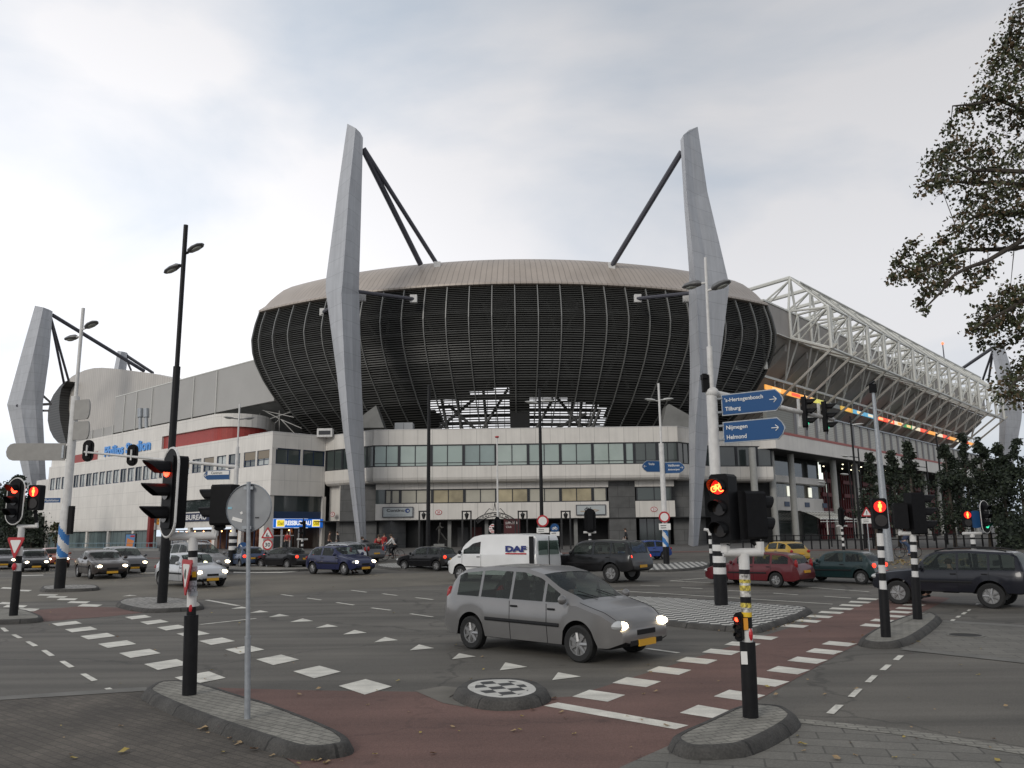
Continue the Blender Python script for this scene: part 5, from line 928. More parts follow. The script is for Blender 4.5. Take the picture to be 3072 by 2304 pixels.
b = Gk(2753, 1857); Y = b.y; T0 = tilt(b, 2738, 1600); zq = lambda py, x=2750: atY(x, py, Y).z
t = thing('signal_post', 'black and white banded T post in front of the dark off-road car', 'signal post', b, 0, 'signal posts')
pole(t, b, [(zq(1731), .10, BLACK)] + [(zq(y), .072, m) for y, m in ((1713, WPAINT), (1693, BLACK), (1675, WPAINT), (1655, BLACK), (1635, WPAINT), (1625, BLACK), (1603, WPAINT))])
c = V(T0); MB().tube(c - V((.32, 0, 0)), c + V((.26, 0, 0)), .05, n=10).tube(c - V((.28, 0, 0)), c - V((.28, 0, -.12)), .05).tube(c + V((.2, 0, 0)), c + V((.2, 0, .12)), .05).build('cross_arm', WPAINT, t); MB().ell(V((b.x + .04, b.y, zq(1722))), (.03, .05, .08)).build('push_button', REDV, t)
signal('black signal box seen from behind on the left arm of the banded T post', V((atY(2704, 1545, Y).x, b.y + .1, zq(1547))), 75, 2, None, None, r=.1, pitch=.27, w=.30, d=.24, stem=c - V((.28, 0, -.1)))
signal('dark traffic light with visors turned right on the banded T post', V((atY(2766, 1545, Y).x, b.y, zq(1540))), 5, 3, None, None, r=.12, pitch=.30, w=.34, d=.32, vis=.34, stem=c + V((.2, 0, .1)))
b = G(2928, 1705); Y = b.y; zq = lambda py, x=2928: atY(x, py, Y).z
t = thing('signal_post', 'small banded T post behind the dark off-road car', 'signal post', b, 0, 'signal posts'); pole(t, b, [(zq(1660), .11, BLACK), (zq(1645), .11, WPAINT), (zq(1632), .11, BLACK), (zq(1618), .11, WPAINT), (zq(1612), .11, BLACK), (zq(1602), .11, WPAINT)]); c = V((b.x, b.y, zq(1600))); MB().tube(c - V((.45, 0, 0)), c + V((.45, 0, 0)), .07).build('cross_arm', WPAINT, t)
signal('green lit oval signal with a white rim near the right edge', V((atY(2951, 1550, Y).x, Y - .2, zq(1551))), 300, 3, (.72, 1.55), (2, GL_), r=.14, pitch=.40, w=.36, d=.2, vis=.3)
signal('small far pedestrian light with a lit red man, left of the green oval signal', V((atY(2903, 1553, Y).x, Y, zq(1556))), 265, 2, None, (0, RLS, 'man'), r=.17, pitch=.36, w=.36, d=.25, visor=False)
s = thing('blue_sign', 'round blue sign half hidden by the green oval signal', 'road sign', V((atY(2930, 1555, Y).x, Y + .1, zq(1558)))); plate(s, 'disc', disc(.42), facing(V((atY(2930, 1555, Y).x, Y + .1, zq(1558))), -.2, -.98), BLUE)
# grey mast and far lamp posts on the right
b = G(2667, 1684); Y = b.y; zq = lambda py, x=2650: atY(x, py, Y).z; t = thing('camera_mast', 'tall grey steel mast with a small camera on top, right', 'mast', b); MB().tube(b, V((b.x, b.y, zq(1150))), .26, .08, n=12).build('pole', GALV, t, smooth=True); MB().box(V((b.x, b.y, zq(1165))), (.32, .3, .5)).tube(V((b.x, b.y, zq(1150))), V((b.x - .05, b.y, zq(1146))), .2).build('camera', SIGBLK, t)
def dlamp(label, px, py0, pyt, Y, heads, r=.09, m=BLACK, hm=LMPW, hl=.8, hw=.28, nm='lamp_post'):
    x = atY(px, py0, Y).x; b = V((x, Y, gz(Y))); zq = lambda py: atY(px, py, Y).z; t = thing(nm, label, 'street lamp', b, 0, 'street lamps'); MB().tube(b, V((x, Y, zq(pyt))), r * 1.2, r * .8, n=10).build('post', m, t, smooth=True)
    for py, dx, dy, arm in heads:
        p0 = V((x, Y, zq(py))); p1 = p0 + V((dx * arm, dy * arm, .05)); MB().tube(p0, p1, .035, n=6).build('arm', m, t); head(t, p1, (dx, dy, .08), hl, hw, hm)
    return t
dlamp('slim black lamp post with a pale head below the red lit panels', 2585, 1640, 1248, 62, [(1277, .95, -.3, .1)], .08)
dlamp('slim black lamp post beside the rounded restaurant, short arm to the left', 2600, 1640, 1345, 66, [(1372, -.95, -.3, .9)], .07)
dlamp('slim black lamp post in front of the far white band, arm to the right', 2843, 1630, 1300, 72, [(1338, .95, -.3, .4)], .08)
dlamp('slim black lamp post between the dark roadside trees', 2804, 1630, 1383, 85, [(1402, -.95, -.3, .9)], .08)
for x, y, lab in ((2553, 1426, 'pale lamp head glowing under the white band, right of the balcony'), (2612, 1472, 'lower pale lamp head under the white band, left of the grey mast'), (2482, 1450, 'small pale lamp head under the band near the red lattice')):
    dlamp(lab.replace('lamp head', 'headed lamp post') if False else 'black post with ' + lab, x + 14, 1640, y - 40, 70, [(y, -.95, -.3, .1)], .05)
# centre lamp posts
dlamp('slim black lamp post without arms before the left see-through gap', 1284, 1655, 1155, 58, [], .13); bb = atY(1284, 1158, 58); s = None
dlamp('slim black lamp post with two pale heads before the right see-through gap', 1627, 1655, 1165, 56, [(1212, -.95, -.3, .12), (1206, .95, .3, .12)], .12, hl=.95, hw=.34)
b = G(2000, 1698); Y = b.y; zq = lambda py, x=1990: atY(x, py, Y).z
t = wmast('white mast with a blue and white sleeve and two blue signs, before the right pylon', b, [(zq(1640), .17, BLACK), (zq(1583), .16, WPAINT), (zq(1330), .14, WPAINT), (zq(1150), .06, WPAINT)], [(zq(1203), -.97, -.2), (zq(1200), .97, .2)], LMPW, .62, .26, .22, True); chevron(t, b, .165, zq(1640), zq(1585), 1.5)
for k, (x, y, lab, ln, tl) in enumerate(((1957, 1399, 'small blue direction sign reading Venlo', 1.15, ['Venlo']), (2024, 1403, 'small blue direction sign reading Veldhoven and Antwerpen', 1.05, ['Veldhoven', 'Antwerpen']))):
    c = atY(x, y, Y - .1); s = thing('direction_sign', lab, 'direction sign', c, 0, 'direction signs'); M = dsign(s, c, (.25, -.25)[k], -.97, ln, .58, k == 0, [(q, -.05 + .1 * k * 0, .13 - .24 * i, .13, .07 * len(q), SWHITE) for i, q in enumerate(tl)]); arrow(s, M, (-.44, .38)[k], 0, .08, (-1, 1)[k])
def rsign(label, px, py, Y, r, kind, plate2=None, post=True, name='road_sign', base_y=1650, ang=(-.05, -1)):
    c = atY(px, py, Y); s = thing(name, label, 'road sign', c); M = facing(c, *ang)
    if kind == 'noentry': plate(s, 'ring', disc(r), M, RED); plate(s, 'face', disc(r * .72), M, SWHITE, .004, .013)
    if kind == '30': plate(s, 'ring', disc(r), M, RED); plate(s, 'face', disc(r * .74), M, SWHITE, .004, .013); text('lettering', '30', INK, M @ Matrix.Translation((0, 0, .02)), r * .75, s, bold=.02, depth=.003, width=r * 1.05)
    if kind == 'bike': plate(s, 'disc', disc(r), M, BLUE); bikesym(M @ Matrix.Translation((0, 0, .012)), r * .62, SWHITE, s)
    if kind in ('works', 'warn'):
        plate(s, 'triangle', rtri(r * 1.25), M, RED); plate(s, 'face', rtri(r * .82), M, SWHITE, .004, .013)
        MB().prism([(-.28 * r, -.36 * r), (.34 * r, -.36 * r), (.2 * r, -.1 * r), (.02 * r, -.28 * r), (-.02 * r, .25 * r), (-.12 * r, .25 * r)] if kind == 'works' else [(-.06 * r, -.3 * r), (.06 * r, -.3 * r), (.07 * r, .4 * r), (-.07 * r, .4 * r)], M @ Matrix.Translation((0, 0, .018)), .003).build('symbol', INK, s)
    if kind == 'arrow': plate(s, 'disc', disc(r), M, BLUE); mb = MB(); q = lambda a, b_: M @ V((a * r, b_ * r, .014)); mb.tube(q(-.5, .5), q(.45, -.45), r * .12, n=4).tube(q(.45, -.45), q(-.25, -.45), r * .12, n=4).tube(q(.45, -.45), q(.45, .25), r * .12, n=4); mb.build('arrow', SWHITE, s)
    if plate2: plate(s, 'text_plate', [(-r * 1.05, plate2 - .17), (r * 1.05, plate2 - .17), (r * 1.05, plate2 + .17), (-r * 1.05, plate2 + .17)], M, SWHITE); [MB().box(M @ V((0, plate2 + dz, .014)), (r * 1.5, .004, .035)).build('text_line', INK, s) for dz in (.06, -.06)]
    if post: MB().tube(V((c.x, c.y + .06, gz(Y))), V((c.x, c.y + .06, c.z + r)), .035, n=8).build('post', GALV, s)
    return s
Y = b.y; rsign('red ringed round no-vehicles sign on the white mast before the right pylon', 1993, 1551, Y - .28, .30, 'noentry', -.52, False)
rsign('red ringed round no-vehicles sign on the black lamp post above the white van', 1628, 1563, 55.7, .40, 'noentry', -.62, False)
rsign('round blue cycle path sign above the white van', 1664, 1584, 52, .28, 'bike', -.40)
rsign('red triangular roadworks sign behind the round sign back', 803, 1603, 47, .36, 'works', None); rsign('round 30 speed limit sign under the roadworks triangle', 803, 1634, 46.9, .30, '30', None, False)
rsign('red warning triangle with a white plate before the dark trees at right', 2600, 1539, 55, .36, 'warn', -.52)
# arrow bollard
b = G(730, 1702); t = thing('bollard', 'orange bollard with a blue arrow disc left of the round sign post', 'bollard', b); MB().box(b + V((0, 0, .45)), (.32, .3, .9)).build('body', mat('bollard_orange', (.62, .30, .02), .5), t, bevel=.04); rsign('round blue arrow disc above the orange bollard', 729, 1643, b.y - .1, .32, 'arrow', None, True)
# striped signal posts in the middle distance
def mid(label, px, py0, pyt, ph, Y, sa=270, tb=True):
    x = atY(px, py0, Y).x; b = V((x, Y, gz(Y))); zq = lambda py: atY(px, py, Y).z; t = thing('signal_post', label, 'signal post', b, 0, 'signal posts'); n_ = 7; z0, z1 = b.z, zq(pyt)
    pole(t, b, [(z0 + (z1 - z0) * .3, .10, BLACK)] + [(z0 + (z1 - z0) * (.3 + .7 * (k + 1) / n_), .08, (WPAINT, BLACK)[k % 2]) for k in range(n_)])
    MB().tube(V((x - .35, Y, z1)), V((x + .35, Y, z1)), .06).build('cross_arm', WPAINT, t)
    signal('dark traffic light on the ' + label[7:], V((x + .02, Y - .1, zq(ph))), sa, 3, (.62, 1.3), None, r=.11, pitch=.32, w=.32, vis=.25, rim=SIGBLK)
mid('banded post right of the van, before the dark columns', 1772, 1690, 1597, 1562, 46, 90)
mid('banded post before the travel agency doors', 905, 1680, 1618, 1586, 54, 200); mid('banded post below the thin white flagpole', 1490, 1700, 1612, 1588, 44, 150)
mid('banded post with a green glow beside the rounded restaurant', 2532, 1660, 1578, 1550, 55, 10)
b = V((atY(1494, 1650, 60).x, 60, gz(60))); t = thing('flagpole', 'thin white flagpole before the middle of the white building', 'flagpole', b); MB().tube(b, V((b.x, 60, atY(1492, 1312, 60).z)), .09, .045).build('pole', WPAINT, t); MB().ell(V((b.x, 60, atY(1492, 1311, 60).z)), (.16, .16, .08)).build('cap', RED, t)
b = G(2135, 1700); t = thing('curved_post', 'banded post with a bent white top left of the big white mast', 'post', b); zq = lambda py: atY(2130, py, b.y).z
pole(t, b, [(zq(1660), .09, BLACK), (zq(1646), .085, WPAINT), (zq(1632), .085, BLACK), (zq(1618), .085, WPAINT), (zq(1606), .085, BLACK), (zq(1596), .085, WPAINT)]); MB().path([V((b.x, b.y, zq(1597))), V((b.x - .1, b.y, zq(1590))), V((b.x - .3, b.y, zq(1588)))], .08).build('bent_top', WPAINT, t)
b = G(1678, 1716); s = thing('round_sign_back', 'grey oval back of a small round sign between the van and the black estate', 'road sign', b); c = atY(1677, 1678, b.y); plate(s, 'disc', disc(.32), facing(c, -.6, -.8), SIGNBK, .02); loop(facing(c, -.6, -.8), disc(.32), .02, .01).build('rim', GALV, s); MB().tube(b, c, .04).build('post', GALV, s)  # the disc is the plain back of a small round sign
# gate lanterns and the lettered arch
IRON = mat('wrought_iron', (.018, .018, .018), .5)
for k, x in enumerate((1271, 1400, 1568, 1697)):
    Y = 72; c = atY(x, 1547, Y); b = V((c.x, Y, gz(Y))); t = thing('gate_lantern', 'black framed lantern on a gate post, %s from the left' % ['first', 'second', 'third', 'fourth'][k], 'lantern', b, 0, 'gate lanterns')
    zt, zb = atY(x, 1534, Y).z, atY(x, 1560, Y).z; w_ = .38; mb = MB()
    for dx in (-w_, w_): mb.box(V((c.x + dx, Y, (zt + zb) / 2)), (.12, .2, zt - zb))
    mb.box(V((c.x, Y, zt)), (w_ * 2 + .12, .2, .12)); mb.build('frame', IRON, t)
    for dx in (-w_, w_): MB().box(V((c.x + dx, Y, (zb + b.z) / 2)), (.14, .2, zb - b.z)).build('gate_post', IRON, t)
    zc = (zt + zb) / 2; MB().tube(V((c.x, Y, zt)), V((c.x, Y, zc + .22)), .05, n=6).tube(V((c.x, Y, zc + .22)), V((c.x, Y, zc + .1)), .12, .22, n=6).tube(V((c.x, Y, zc + .1)), V((c.x, Y, zc - .3)), .21, .08, n=6).build('lantern_body', IRON, t)
Y = 72; a, b2 = atY(1424, 1562, Y), atY(1546, 1562, Y); top = atY(1485, 1538, Y); t = thing('gate_arch', 'black iron arch lettered EENDRACHT MAAKT MACHT over the gate', 'arch', V(((a.x + b2.x) / 2, Y, gz(Y))))
hx = (b2.x - a.x) / 2; sg = top.z - a.z; rr = (hx * hx + sg * sg) / (2 * sg); cz = top.z - rr; am = math.asin(hx / rr); cx = (a.x + b2.x) / 2
for dr in (0, .34): MB().path([V((cx + (rr - dr) * math.sin(q), Y, cz + (rr - dr) * math.cos(q))) for q in [-am + 2 * am * k / 20 for k in range(21)]], .045, 6).build('arch_rail', IRON, t)
msg = 'EENDRACHT MAAKT MACHT'
for k, chh in enumerate(msg):
    if chh == ' ': continue
    q = -am * .93 + 2 * am * .93 * k / (len(msg) - 1); p = V((cx + (rr - .17) * math.sin(q), Y - .02, cz + (rr - .17) * math.cos(q))); text('lettering', chh, IRON, facing(p, 0, -1) @ Matrix.Rotation(-q, 4, 'Z'), .22, t, bold=.015, depth=.02)
MB().path([V((cx - .9, Y, top.z - .1)), V((cx - .5, Y, top.z + .35)), V((cx - .1, Y, top.z + .2)), V((cx, Y, top.z + .9))], .035, 5).path([V((cx + .9, Y, top.z - .1)), V((cx + .5, Y, top.z + .35)), V((cx + .1, Y, top.z + .2)), V((cx, Y, top.z + .9))], .035, 5).build('scroll', IRON, t)
for sgn in (-1, 1): MB().tube(V((cx + sgn * hx, Y, a.z)), V((cx + sgn * hx, Y, gz(Y))), .06).build('arch_leg', IRON, t)
# round club sign and dark display board under the building
s = thing('club_sign', 'round red and white striped PSV club sign above the van roof', 'sign', atY(1481, 1585, 71)); M = facing(atY(1481, 1586, 71), 0, -1); plate(s, 'disc', disc(.42), M, SWHITE)
for y in (-.28, -.1, .1, .28): w_ = math.sqrt(.38 ** 2 - y * y); plate(s, 'stripe', [(-w_, y - .045), (w_, y - .045), (w_, y + .045), (-w_, y + .045)], M, RED, .004, .013)
text('lettering', 'PSV', SWHITE, M @ Matrix.Translation((0, 0, .025)), .24, s, bold=.03, depth=.004, width=.5)
s = thing('display_board', 'dark red display board with pale lettering under the white building', 'display board', atY(1536, 1580, 76)); M = facing(atY(1536, 1587, 76), 0, -1); plate(s, 'panel', [(-.75, -.75), (.75, -.75), (.75, .95), (-.75, .95)], M, mat('board_dark_red', (.07, .012, .014), .5), .06); text('lettering', 'SUPPORTERS', SWHITE, M @ Matrix.Translation((0, .55, .066)), .22, s, width=1.2, depth=.004); text('lettering', 'Club', SWHITE, M @ Matrix.Translation((-.3, .2, .066)), .18, s, width=.5, depth=.004)
# poster stand, red column, fences
c = atY(390, 1628, 92); s = thing('poster_stand', 'backlit orange and blue poster stand before the white wing', 'poster stand', V((c.x, 92, .75))); M = facing(c, -.3, -.95); plate(s, 'frame', [(-.72, -1.05), (.72, -1.05), (.72, 1.0), (-.72, 1.0)], M, FRAME, .2, -.2); plate(s, 'poster', [(-.62, -.9), (.62, -.9), (.62, .9), (-.62, .9)], M, mat('poster_blue', (.10, .22, .40), .4), .005, .002); plate(s, 'poster_patch', [(-.5, -.6), (.3, -.6), (.55, .2), (-.4, .5)], M, mat('poster_orange_patch', (.6, .2, .05), .4), .004, .008); plate(s, 'poster_title', [(0, .6), (.58, .6), (.58, .8), (0, .8)], M, RED, .004, .008)
p0 = FL.pt(*FL.px(452, 1600, .6), .6); s = thing('red_column', 'dark red square column standing before the white wing', 'column', V((p0.x, p0.y, gz(p0.y)))); MB().fb(FL, FL.px(452, 1600, .6)[0] - .3, FL.px(452, 1600, .6)[0] + .3, .5, 5.0, .4, .9).build('shaft', mat('column_red', (.20, .018, .015), .5), s); MB().fb(FL, FL.px(452, 1600, .6)[0] - .4, FL.px(452, 1600, .6)[0] + .4, 5.0, 5.12, .3, 1.0).build('cap', WPAINT, s)
RAILB = mat('rail_blue', (.16, .24, .28), .5)
s = thing('railing', 'pale blue railing along a low grey wall before the white wing', 'railing', V((-38, 88, .75))); q0, q1 = atY(170, 1640, 96), atY(470, 1640, 84); n_ = 14
for z_ in (1.5, 1.05): MB().tube(V((q0.x, q0.y, z_)), V((q1.x, q1.y, z_)), .035, n=6).build('rail', RAILB, s)
for k in range(n_ + 1): p_ = q0 + (q1 - q0) * k / n_; MB().tube(V((p_.x, p_.y, .7)), V((p_.x, p_.y, 1.5)), .03, n=6).build('post', RAILB, s)
s = thing('low_wall', 'low grey wall along the pavement before the white wing', 'wall', V((-36, 82, .75))); q0, q1 = atY(150, 1650, 92), atY(480, 1650, 80); d = (q1 - q0).normalized(); nn = V((-d.y, d.x, 0)) * .15; q0.z = q1.z = 0; up_ = V((0, 0, 1.02)); MB().hexa([q0 - nn, q1 - nn, q1 + nn, q0 + nn, q0 - nn + up_, q1 - nn + up_, q1 + nn + up_, q0 + nn + up_]).build('wall', CONC, s)
s = thing('fence', 'long black post and rail fence along the pavement at right', 'fence', V((26, 64, .6))); q0, q1 = V((atY(2230, 1650, 66).x, 66, .62)), V((atY(3150, 1650, 62).x, 62, .62)); n_ = 34
for z_ in (1.62, 1.25): MB().tube(V((q0.x, q0.y, z_)), V((q1.x, q1.y, z_)), .035, n=6).build('rail', BLACK, s)
for k in range(n_ + 1): p_ = q0 + (q1 - q0) * k / n_; MB().box(p_ + V((0, 0, .5)), (.09, .09, 1.12)).build('post', BLACK, s)
# ---------------------------------------------------------------- vehicles
CG = mat('car_glass', (.03, .036, .034), .03, spec=.6)
t_ = CG.node_tree; b_ = t_.nodes['Principled BSDF']; tr_ = t_.nodes.new('ShaderNodeBsdfTransparent'); tr_.inputs[0].default_value = (.70, .78, .74, 1); mx_ = t_.nodes.new('ShaderNodeMixShader'); mx_.inputs[0].default_value = .36
t_.links.new(tr_.outputs[0], mx_.inputs[1]); t_.links.new(b_.outputs[0], mx_.inputs[2]); t_.links.new(mx_.outputs[0], t_.nodes['Material Output'].inputs[0])
SEAT = mat('seat_cloth', (.03, .03, .032), .85); CARS = {}
RUB = mat('tyre_rubber', (.012, .012, .012), .8); RIM = mat('alloy_rim', (.30, .30, .30), .4, .5); UND = mat('car_underbody', (.008, .008, .008), .8)
TRIM = mat('black_trim', (.012, .012, .013), .55, spec=.2); HLM = lamp('headlamp_lit', (1, .80, .52), 12); HLD = mat('headlamp_off', (.45, .46, .46), .12, spec=.9); TLM = lamp('tail_lamp_lit', (1, .045, .02), 2.2); TLD = mat('tail_lamp_off', (.30, .012, .012), .2); PLT = mat('number_plate_yellow', (.62, .33, .02), .4); IND = lamp('indicator_lit', (1, .5, .12), 3)
PROF = {
 'hatch': dict(L=3.75, W=1.65, H=1.42, wb=2.42, fo=.72, wr=.29, belt=.90, sill=.24, top=[(0, .52), (.015, .80), (.05, .93), (.10, 1.22), (.17, 1.37), (.30, 1.42), (.48, 1.42), (.57, 1.36), (.715, .97), (.85, .88), (.95, .77), (.99, .66), (1, .55)], rw=(.05, .14), fw=(.575, .70), win=[(.13, .33), (.36, .58)], seam=[.345, .64]),
 'mpv': dict(L=4.45, W=1.80, H=1.64, wb=2.73, fo=.86, wr=.32, belt=.98, sill=.25, top=[(0, .55), (.008, .95), (.03, 1.08), (.065, 1.42), (.12, 1.57), (.3, 1.64), (.5, 1.62), (.60, 1.52), (.81, 1.03), (.92, .90), (.975, .74), (1, .56)], rw=(.03, .10), fw=(.60, .795), win=[(.10, .24), (.255, .43), (.445, .62), (.635, .71)], seam=[.435, .645]),
 'van': dict(L=4.78, W=1.90, H=1.96, wb=3.10, fo=.84, wr=.33, belt=1.12, sill=.28, top=[(0, .55), (.004, 1.0), (.012, 1.70), (.03, 1.90), (.2, 1.96), (.60, 1.95), (.69, 1.87), (.78, 1.56), (.865, 1.16), (.94, .98), (.985, .78), (1, .6)], rw=(.0, .0), fw=(.70, .855), win=[(.60, .79)], seam=[.585, .80, .30]),
 'wagon': dict(L=4.58, W=1.74, H=1.48, wb=2.66, fo=.88, wr=.31, belt=.93, sill=.24, top=[(0, .55), (.01, .86), (.035, .98), (.085, 1.31), (.14, 1.42), (.33, 1.48), (.52, 1.46), (.60, 1.38), (.725, 1.0), (.86, .92), (.955, .80), (.99, .68), (1, .56)], rw=(.035, .115), fw=(.60, .715), win=[(.10, .26), (.28, .44), (.455, .62)], seam=[.27, .45, .66]),
 'sedan': dict(L=4.35, W=1.74, H=1.40, wb=2.60, fo=.88, wr=.31, belt=.92, sill=.22, top=[(0, .55), (.01, .88), (.04, .96), (.13, 1.0), (.175, 1.05), (.29, 1.32), (.40, 1.40), (.50, 1.39), (.58, 1.31), (.715, .97), (.86, .88), (.955, .76), (.99, .66), (1, .55)], rw=(.18, .285), fw=(.58, .705), win=[(.235, .40), (.415, .61)], seam=[.41, .66]),
 'suv': dict(L=4.62, W=1.84, H=1.76, wb=2.70, fo=.86, wr=.38, belt=1.10, sill=.44, top=[(0, .65), (.008, 1.05), (.025, 1.18), (.055, 1.60), (.10, 1.71), (.35, 1.76), (.55, 1.73), (.615, 1.62), (.70, 1.18), (.84, 1.11), (.965, 1.02), (.99, .86), (1, .66)], rw=(.025, .085), fw=(.615, .69), win=[(.075, .22), (.235, .41), (.425, .63)], seam=[.23, .42, .665])}
def lerp(tb, x):
    for (a, za), (b, zb) in zip(tb, tb[1:]):
        if a <= x <= b:
            k = (x - a) / max(b - a, 1e-6); return za + (zb - za) * k
    return tb[-1][1]
def car(kind, label, cat, px, py, head_, paint, top=None, hl=True, tl=False, group='vehicles crossing the junction', rim=RIM, name=None, scale=None, dark_bumper=False, pit=None, rails=False):
    P = PROF[kind]; L_, W_ = P['L'], P['W'] / 2; g = G(px, py); s_ = scale or 1.0
    if top and not scale: s_ = max(.85, min(1.22, (py - top) / FOC * g.y / P['H']))
    t = thing(name or {'hatch': 'hatchback_car', 'mpv': 'people_carrier', 'van': 'delivery_van', 'wagon': 'estate_car', 'sedan': 'saloon_car', 'suv': 'offroad_car'}[kind], label, cat, g, R(head_), group); t.scale = (s_,) * 3
    xf, xr = L_ / 2 - P['fo'], L_ / 2 - P['fo'] - P['wb']; wr = P['wr']
    def sm(a): a = max(0, min(1, a)); return a * a * (3 - 2 * a)
    def sec(x):
        u = (x + L_ / 2) / L_; tp = (lerp(P['top'], max(0, u - .012)) + lerp(P['top'], u) * 2 + lerp(P['top'], min(1, u + .012))) / 4 if kind != 'van' or u > .5 else lerp(P['top'], u)
        e1, e0 = (1 - u) * L_, u * L_; pw = 1 - .24 * max(0, 1 - e1 / .55) ** 2 - .10 * max(0, 1 - e0 / .45) ** 2.2
        w_ = W_ * pw; zb = P['sill'] + .10 * max(0, 1 - min(e0, e1) / .25)
        for xw in (xf, xr):
            q = (wr + .055) ** 2 - (x - xw) ** 2
            if q > 0: zb = max(zb, wr + math.sqrt(q))
        bl = P['belt'] + .05 * (1 - u) - .02
        zs = max(zb + .09, min(bl, tp - .07)); gh = tp - zs; k = sm((gh - .13) / .22); zt = .10 if kind != 'van' else .30; zr_ = P['sill'] + .36
        fy = lambda z_: w_ * (1 - .045 * max(0, (zr_ - z_) / .34) ** 1.3) if z_ < zr_ else w_ * (1 - .016 * (z_ - zr_) / max(.15, bl - zr_))
        z2 = zb + .03; y2 = fy(z2); z3 = z2 + (zs - z2) * .5
        y5 = w_ * (.955 * k + .93 * (1 - k)); z5 = zs + (.03 * k + gh * .3 * (1 - k)); z6 = (tp - min(zt, gh * .5)) * k + (zs + gh * .6) * (1 - k); tum = .27 if kind != 'van' else .13
        y6 = (y5 - (z6 - z5) * tum) * k + w_ * .86 * (1 - k); z7 = (tp - .03) * k + (zs + gh * .88) * (1 - k); y7 = (y6 - .07) * k + w_ * .68 * (1 - k)
        if kind == 'van': y6 = (y5 - (z6 - z5) * tum) * k + w_ * .86 * (1 - k); y7 = (y6 - .05) * k + w_ * .7 * (1 - k)
        return [(0, zb), (w_ * .82, zb), (y2, z2), (fy(z3), z3), (fy(zs), zs), (y5, z5), (y6, z6), (y7, z7), (y7 * .55, tp - .006), (0, tp)], k
    xs = [0, .006, .02, .04]; n_ = 78; xs = sorted(set([-L_ / 2 + q for q in (0, .012, .035, .07)] + [-L_ / 2 + .11 + (L_ - .22) * i / n_ for i in range(n_ + 1)] + [L_ / 2 - q for q in (.07, .035, .012, 0)] + [-L_ / 2 + L_ * q for a in P['win'] for q in a]))
    S_ = [sec(x) for x in xs]
    for ei in (0, len(xs) - 1):        # close the ends softly
        S_[ei] = ([(y * .96, z * .9 + .1 * .48) for y, z in S_[ei][0]], 0)
    body, parts = MB(), {}
    def pt(i, j, sd): y, z = S_[i][0][j]; return V((xs[i], y * sd, z))
    def put(nm, q, mi=0):
        m_ = body if nm is None else parts.setdefault(nm, MB()); m_.add(q, [tuple(range(len(q)))], mi)
    for i in range(len(xs) - 1):
        um = ((xs[i] + xs[i + 1]) / 2 + L_ / 2) / L_
        for j in range(9):
            for sd in (1, -1):
                q = [pt(i, j, sd), pt(i + 1, j, sd), pt(i + 1, j + 1, sd), pt(i, j + 1, sd)]
                if sd > 0: q = q[::-1]
                nm = None; mi = 0
                if j == 0: mi = 1
                elif j == 1: mi = 2
                elif dark_bumper and j in (1, 2) and (um < .09 or um > .90): mi = 2
                elif j == 5 and S_[i][1] > .55 and S_[i + 1][1] > .55:
                    for wi, (a, b) in enumerate(P['win']):
                        if a < um < b: nm = ('side_window', wi, sd)
                elif j in (7, 8) and P['fw'][0] < um < P['fw'][1]: nm = ('windscreen', 0, 0)
                elif j in (7, 8) and P['rw'][0] < um < P['rw'][1]: nm = ('rear_window', 0, 0)
                put(nm, q, mi)
    for ei in (0, len(xs) - 1):
        q = [pt(ei, j, 1) for j in range(10)] + [pt(ei, j, -1) for j in range(8, 0, -1)]; body.add(q if ei else q[::-1], [tuple(range(len(q)))], 0)
    kw = dict(world=False, smooth=True, weld=True)
    body.build('body', [paint, UND, TRIM], t, **kw)
    for (nm, wi, sd), m_ in parts.items(): m_.build(nm, CG, t, **kw)
    def yz(x, zfrac=None, j=3): q = sec(x)[0][j]; return q
    for u in P['seam']:
        x = -L_ / 2 + L_ * u
        for sd in (1, -1):
            if kind == 'van' and u == .30 : continue
            q = [sec(x)[0][j] for j in (2, 3, 4)]; MB().loft([[V((x - .006, (y + .003) * sd, z)), V((x + .006, (y + .003) * sd, z)), V((x + .006, (y - .012) * sd, z)), V((x - .006, (y - .012) * sd, z))] for y, z in q], True, True).build('door_seam', TRIM, t, world=False)
    for u in P['seam'][:2]:
        x = -L_ / 2 + L_ * u + (.12 if kind != 'van' else .14); y, z = sec(x)[0][4]
        for sd in (1, -1): MB().box((x, (y + .012) * sd, z - .09), (.17, .03, .035)).build('door_handle', TRIM, t, world=False, bevel=.008)
    for sd in (1, -1):                 # side rubbing strip, mirror, lamps
        x0, x1 = xr + wr + .1, xf - wr - .1; q = [x0 + (x1 - x0) * k / 6 for k in range(7)]
        if kind != 'van': MB().loft([[V((x, (yz(x)[0] + d_) * sd, yz(x)[1] + e_)) for d_, e_ in ((.012, -.045), (.018, -.02), (.012, .02), (-.02, 0))] for x in q], True, True).build('side_strip', TRIM, t, world=False)
        x = -L_ / 2 + L_ * (P['fw'][1] - .045); y, z = sec(x)[0][4]; MB().ell((x, (y + .10) * sd, z + .10), (.06, .11, .085), nu=10, nv=6).build('mirror', paint if kind != 'van' else TRIM, t, world=False, smooth=True)
        xh = L_ / 2 - .17; q = sec(xh)[0]; zh = q[4][1] - .055; MB().ell((xh + .02, q[4][0] * .80 * sd, zh), (.15, .19, .085 if kind != 'van' else .15), M=Matrix.Rotation(-.42 * sd, 3, 'Z'), nu=12, nv=8).build('headlight', HLD, t, world=False, smooth=True)
        if hl: MB().ell((xh + .065, q[4][0] * .77 * sd, zh), (.13, .15, .075), M=Matrix.Rotation(-.42 * sd, 3, 'Z'), nu=12, nv=8).build('bulb', HLM, t, world=False, smooth=True)
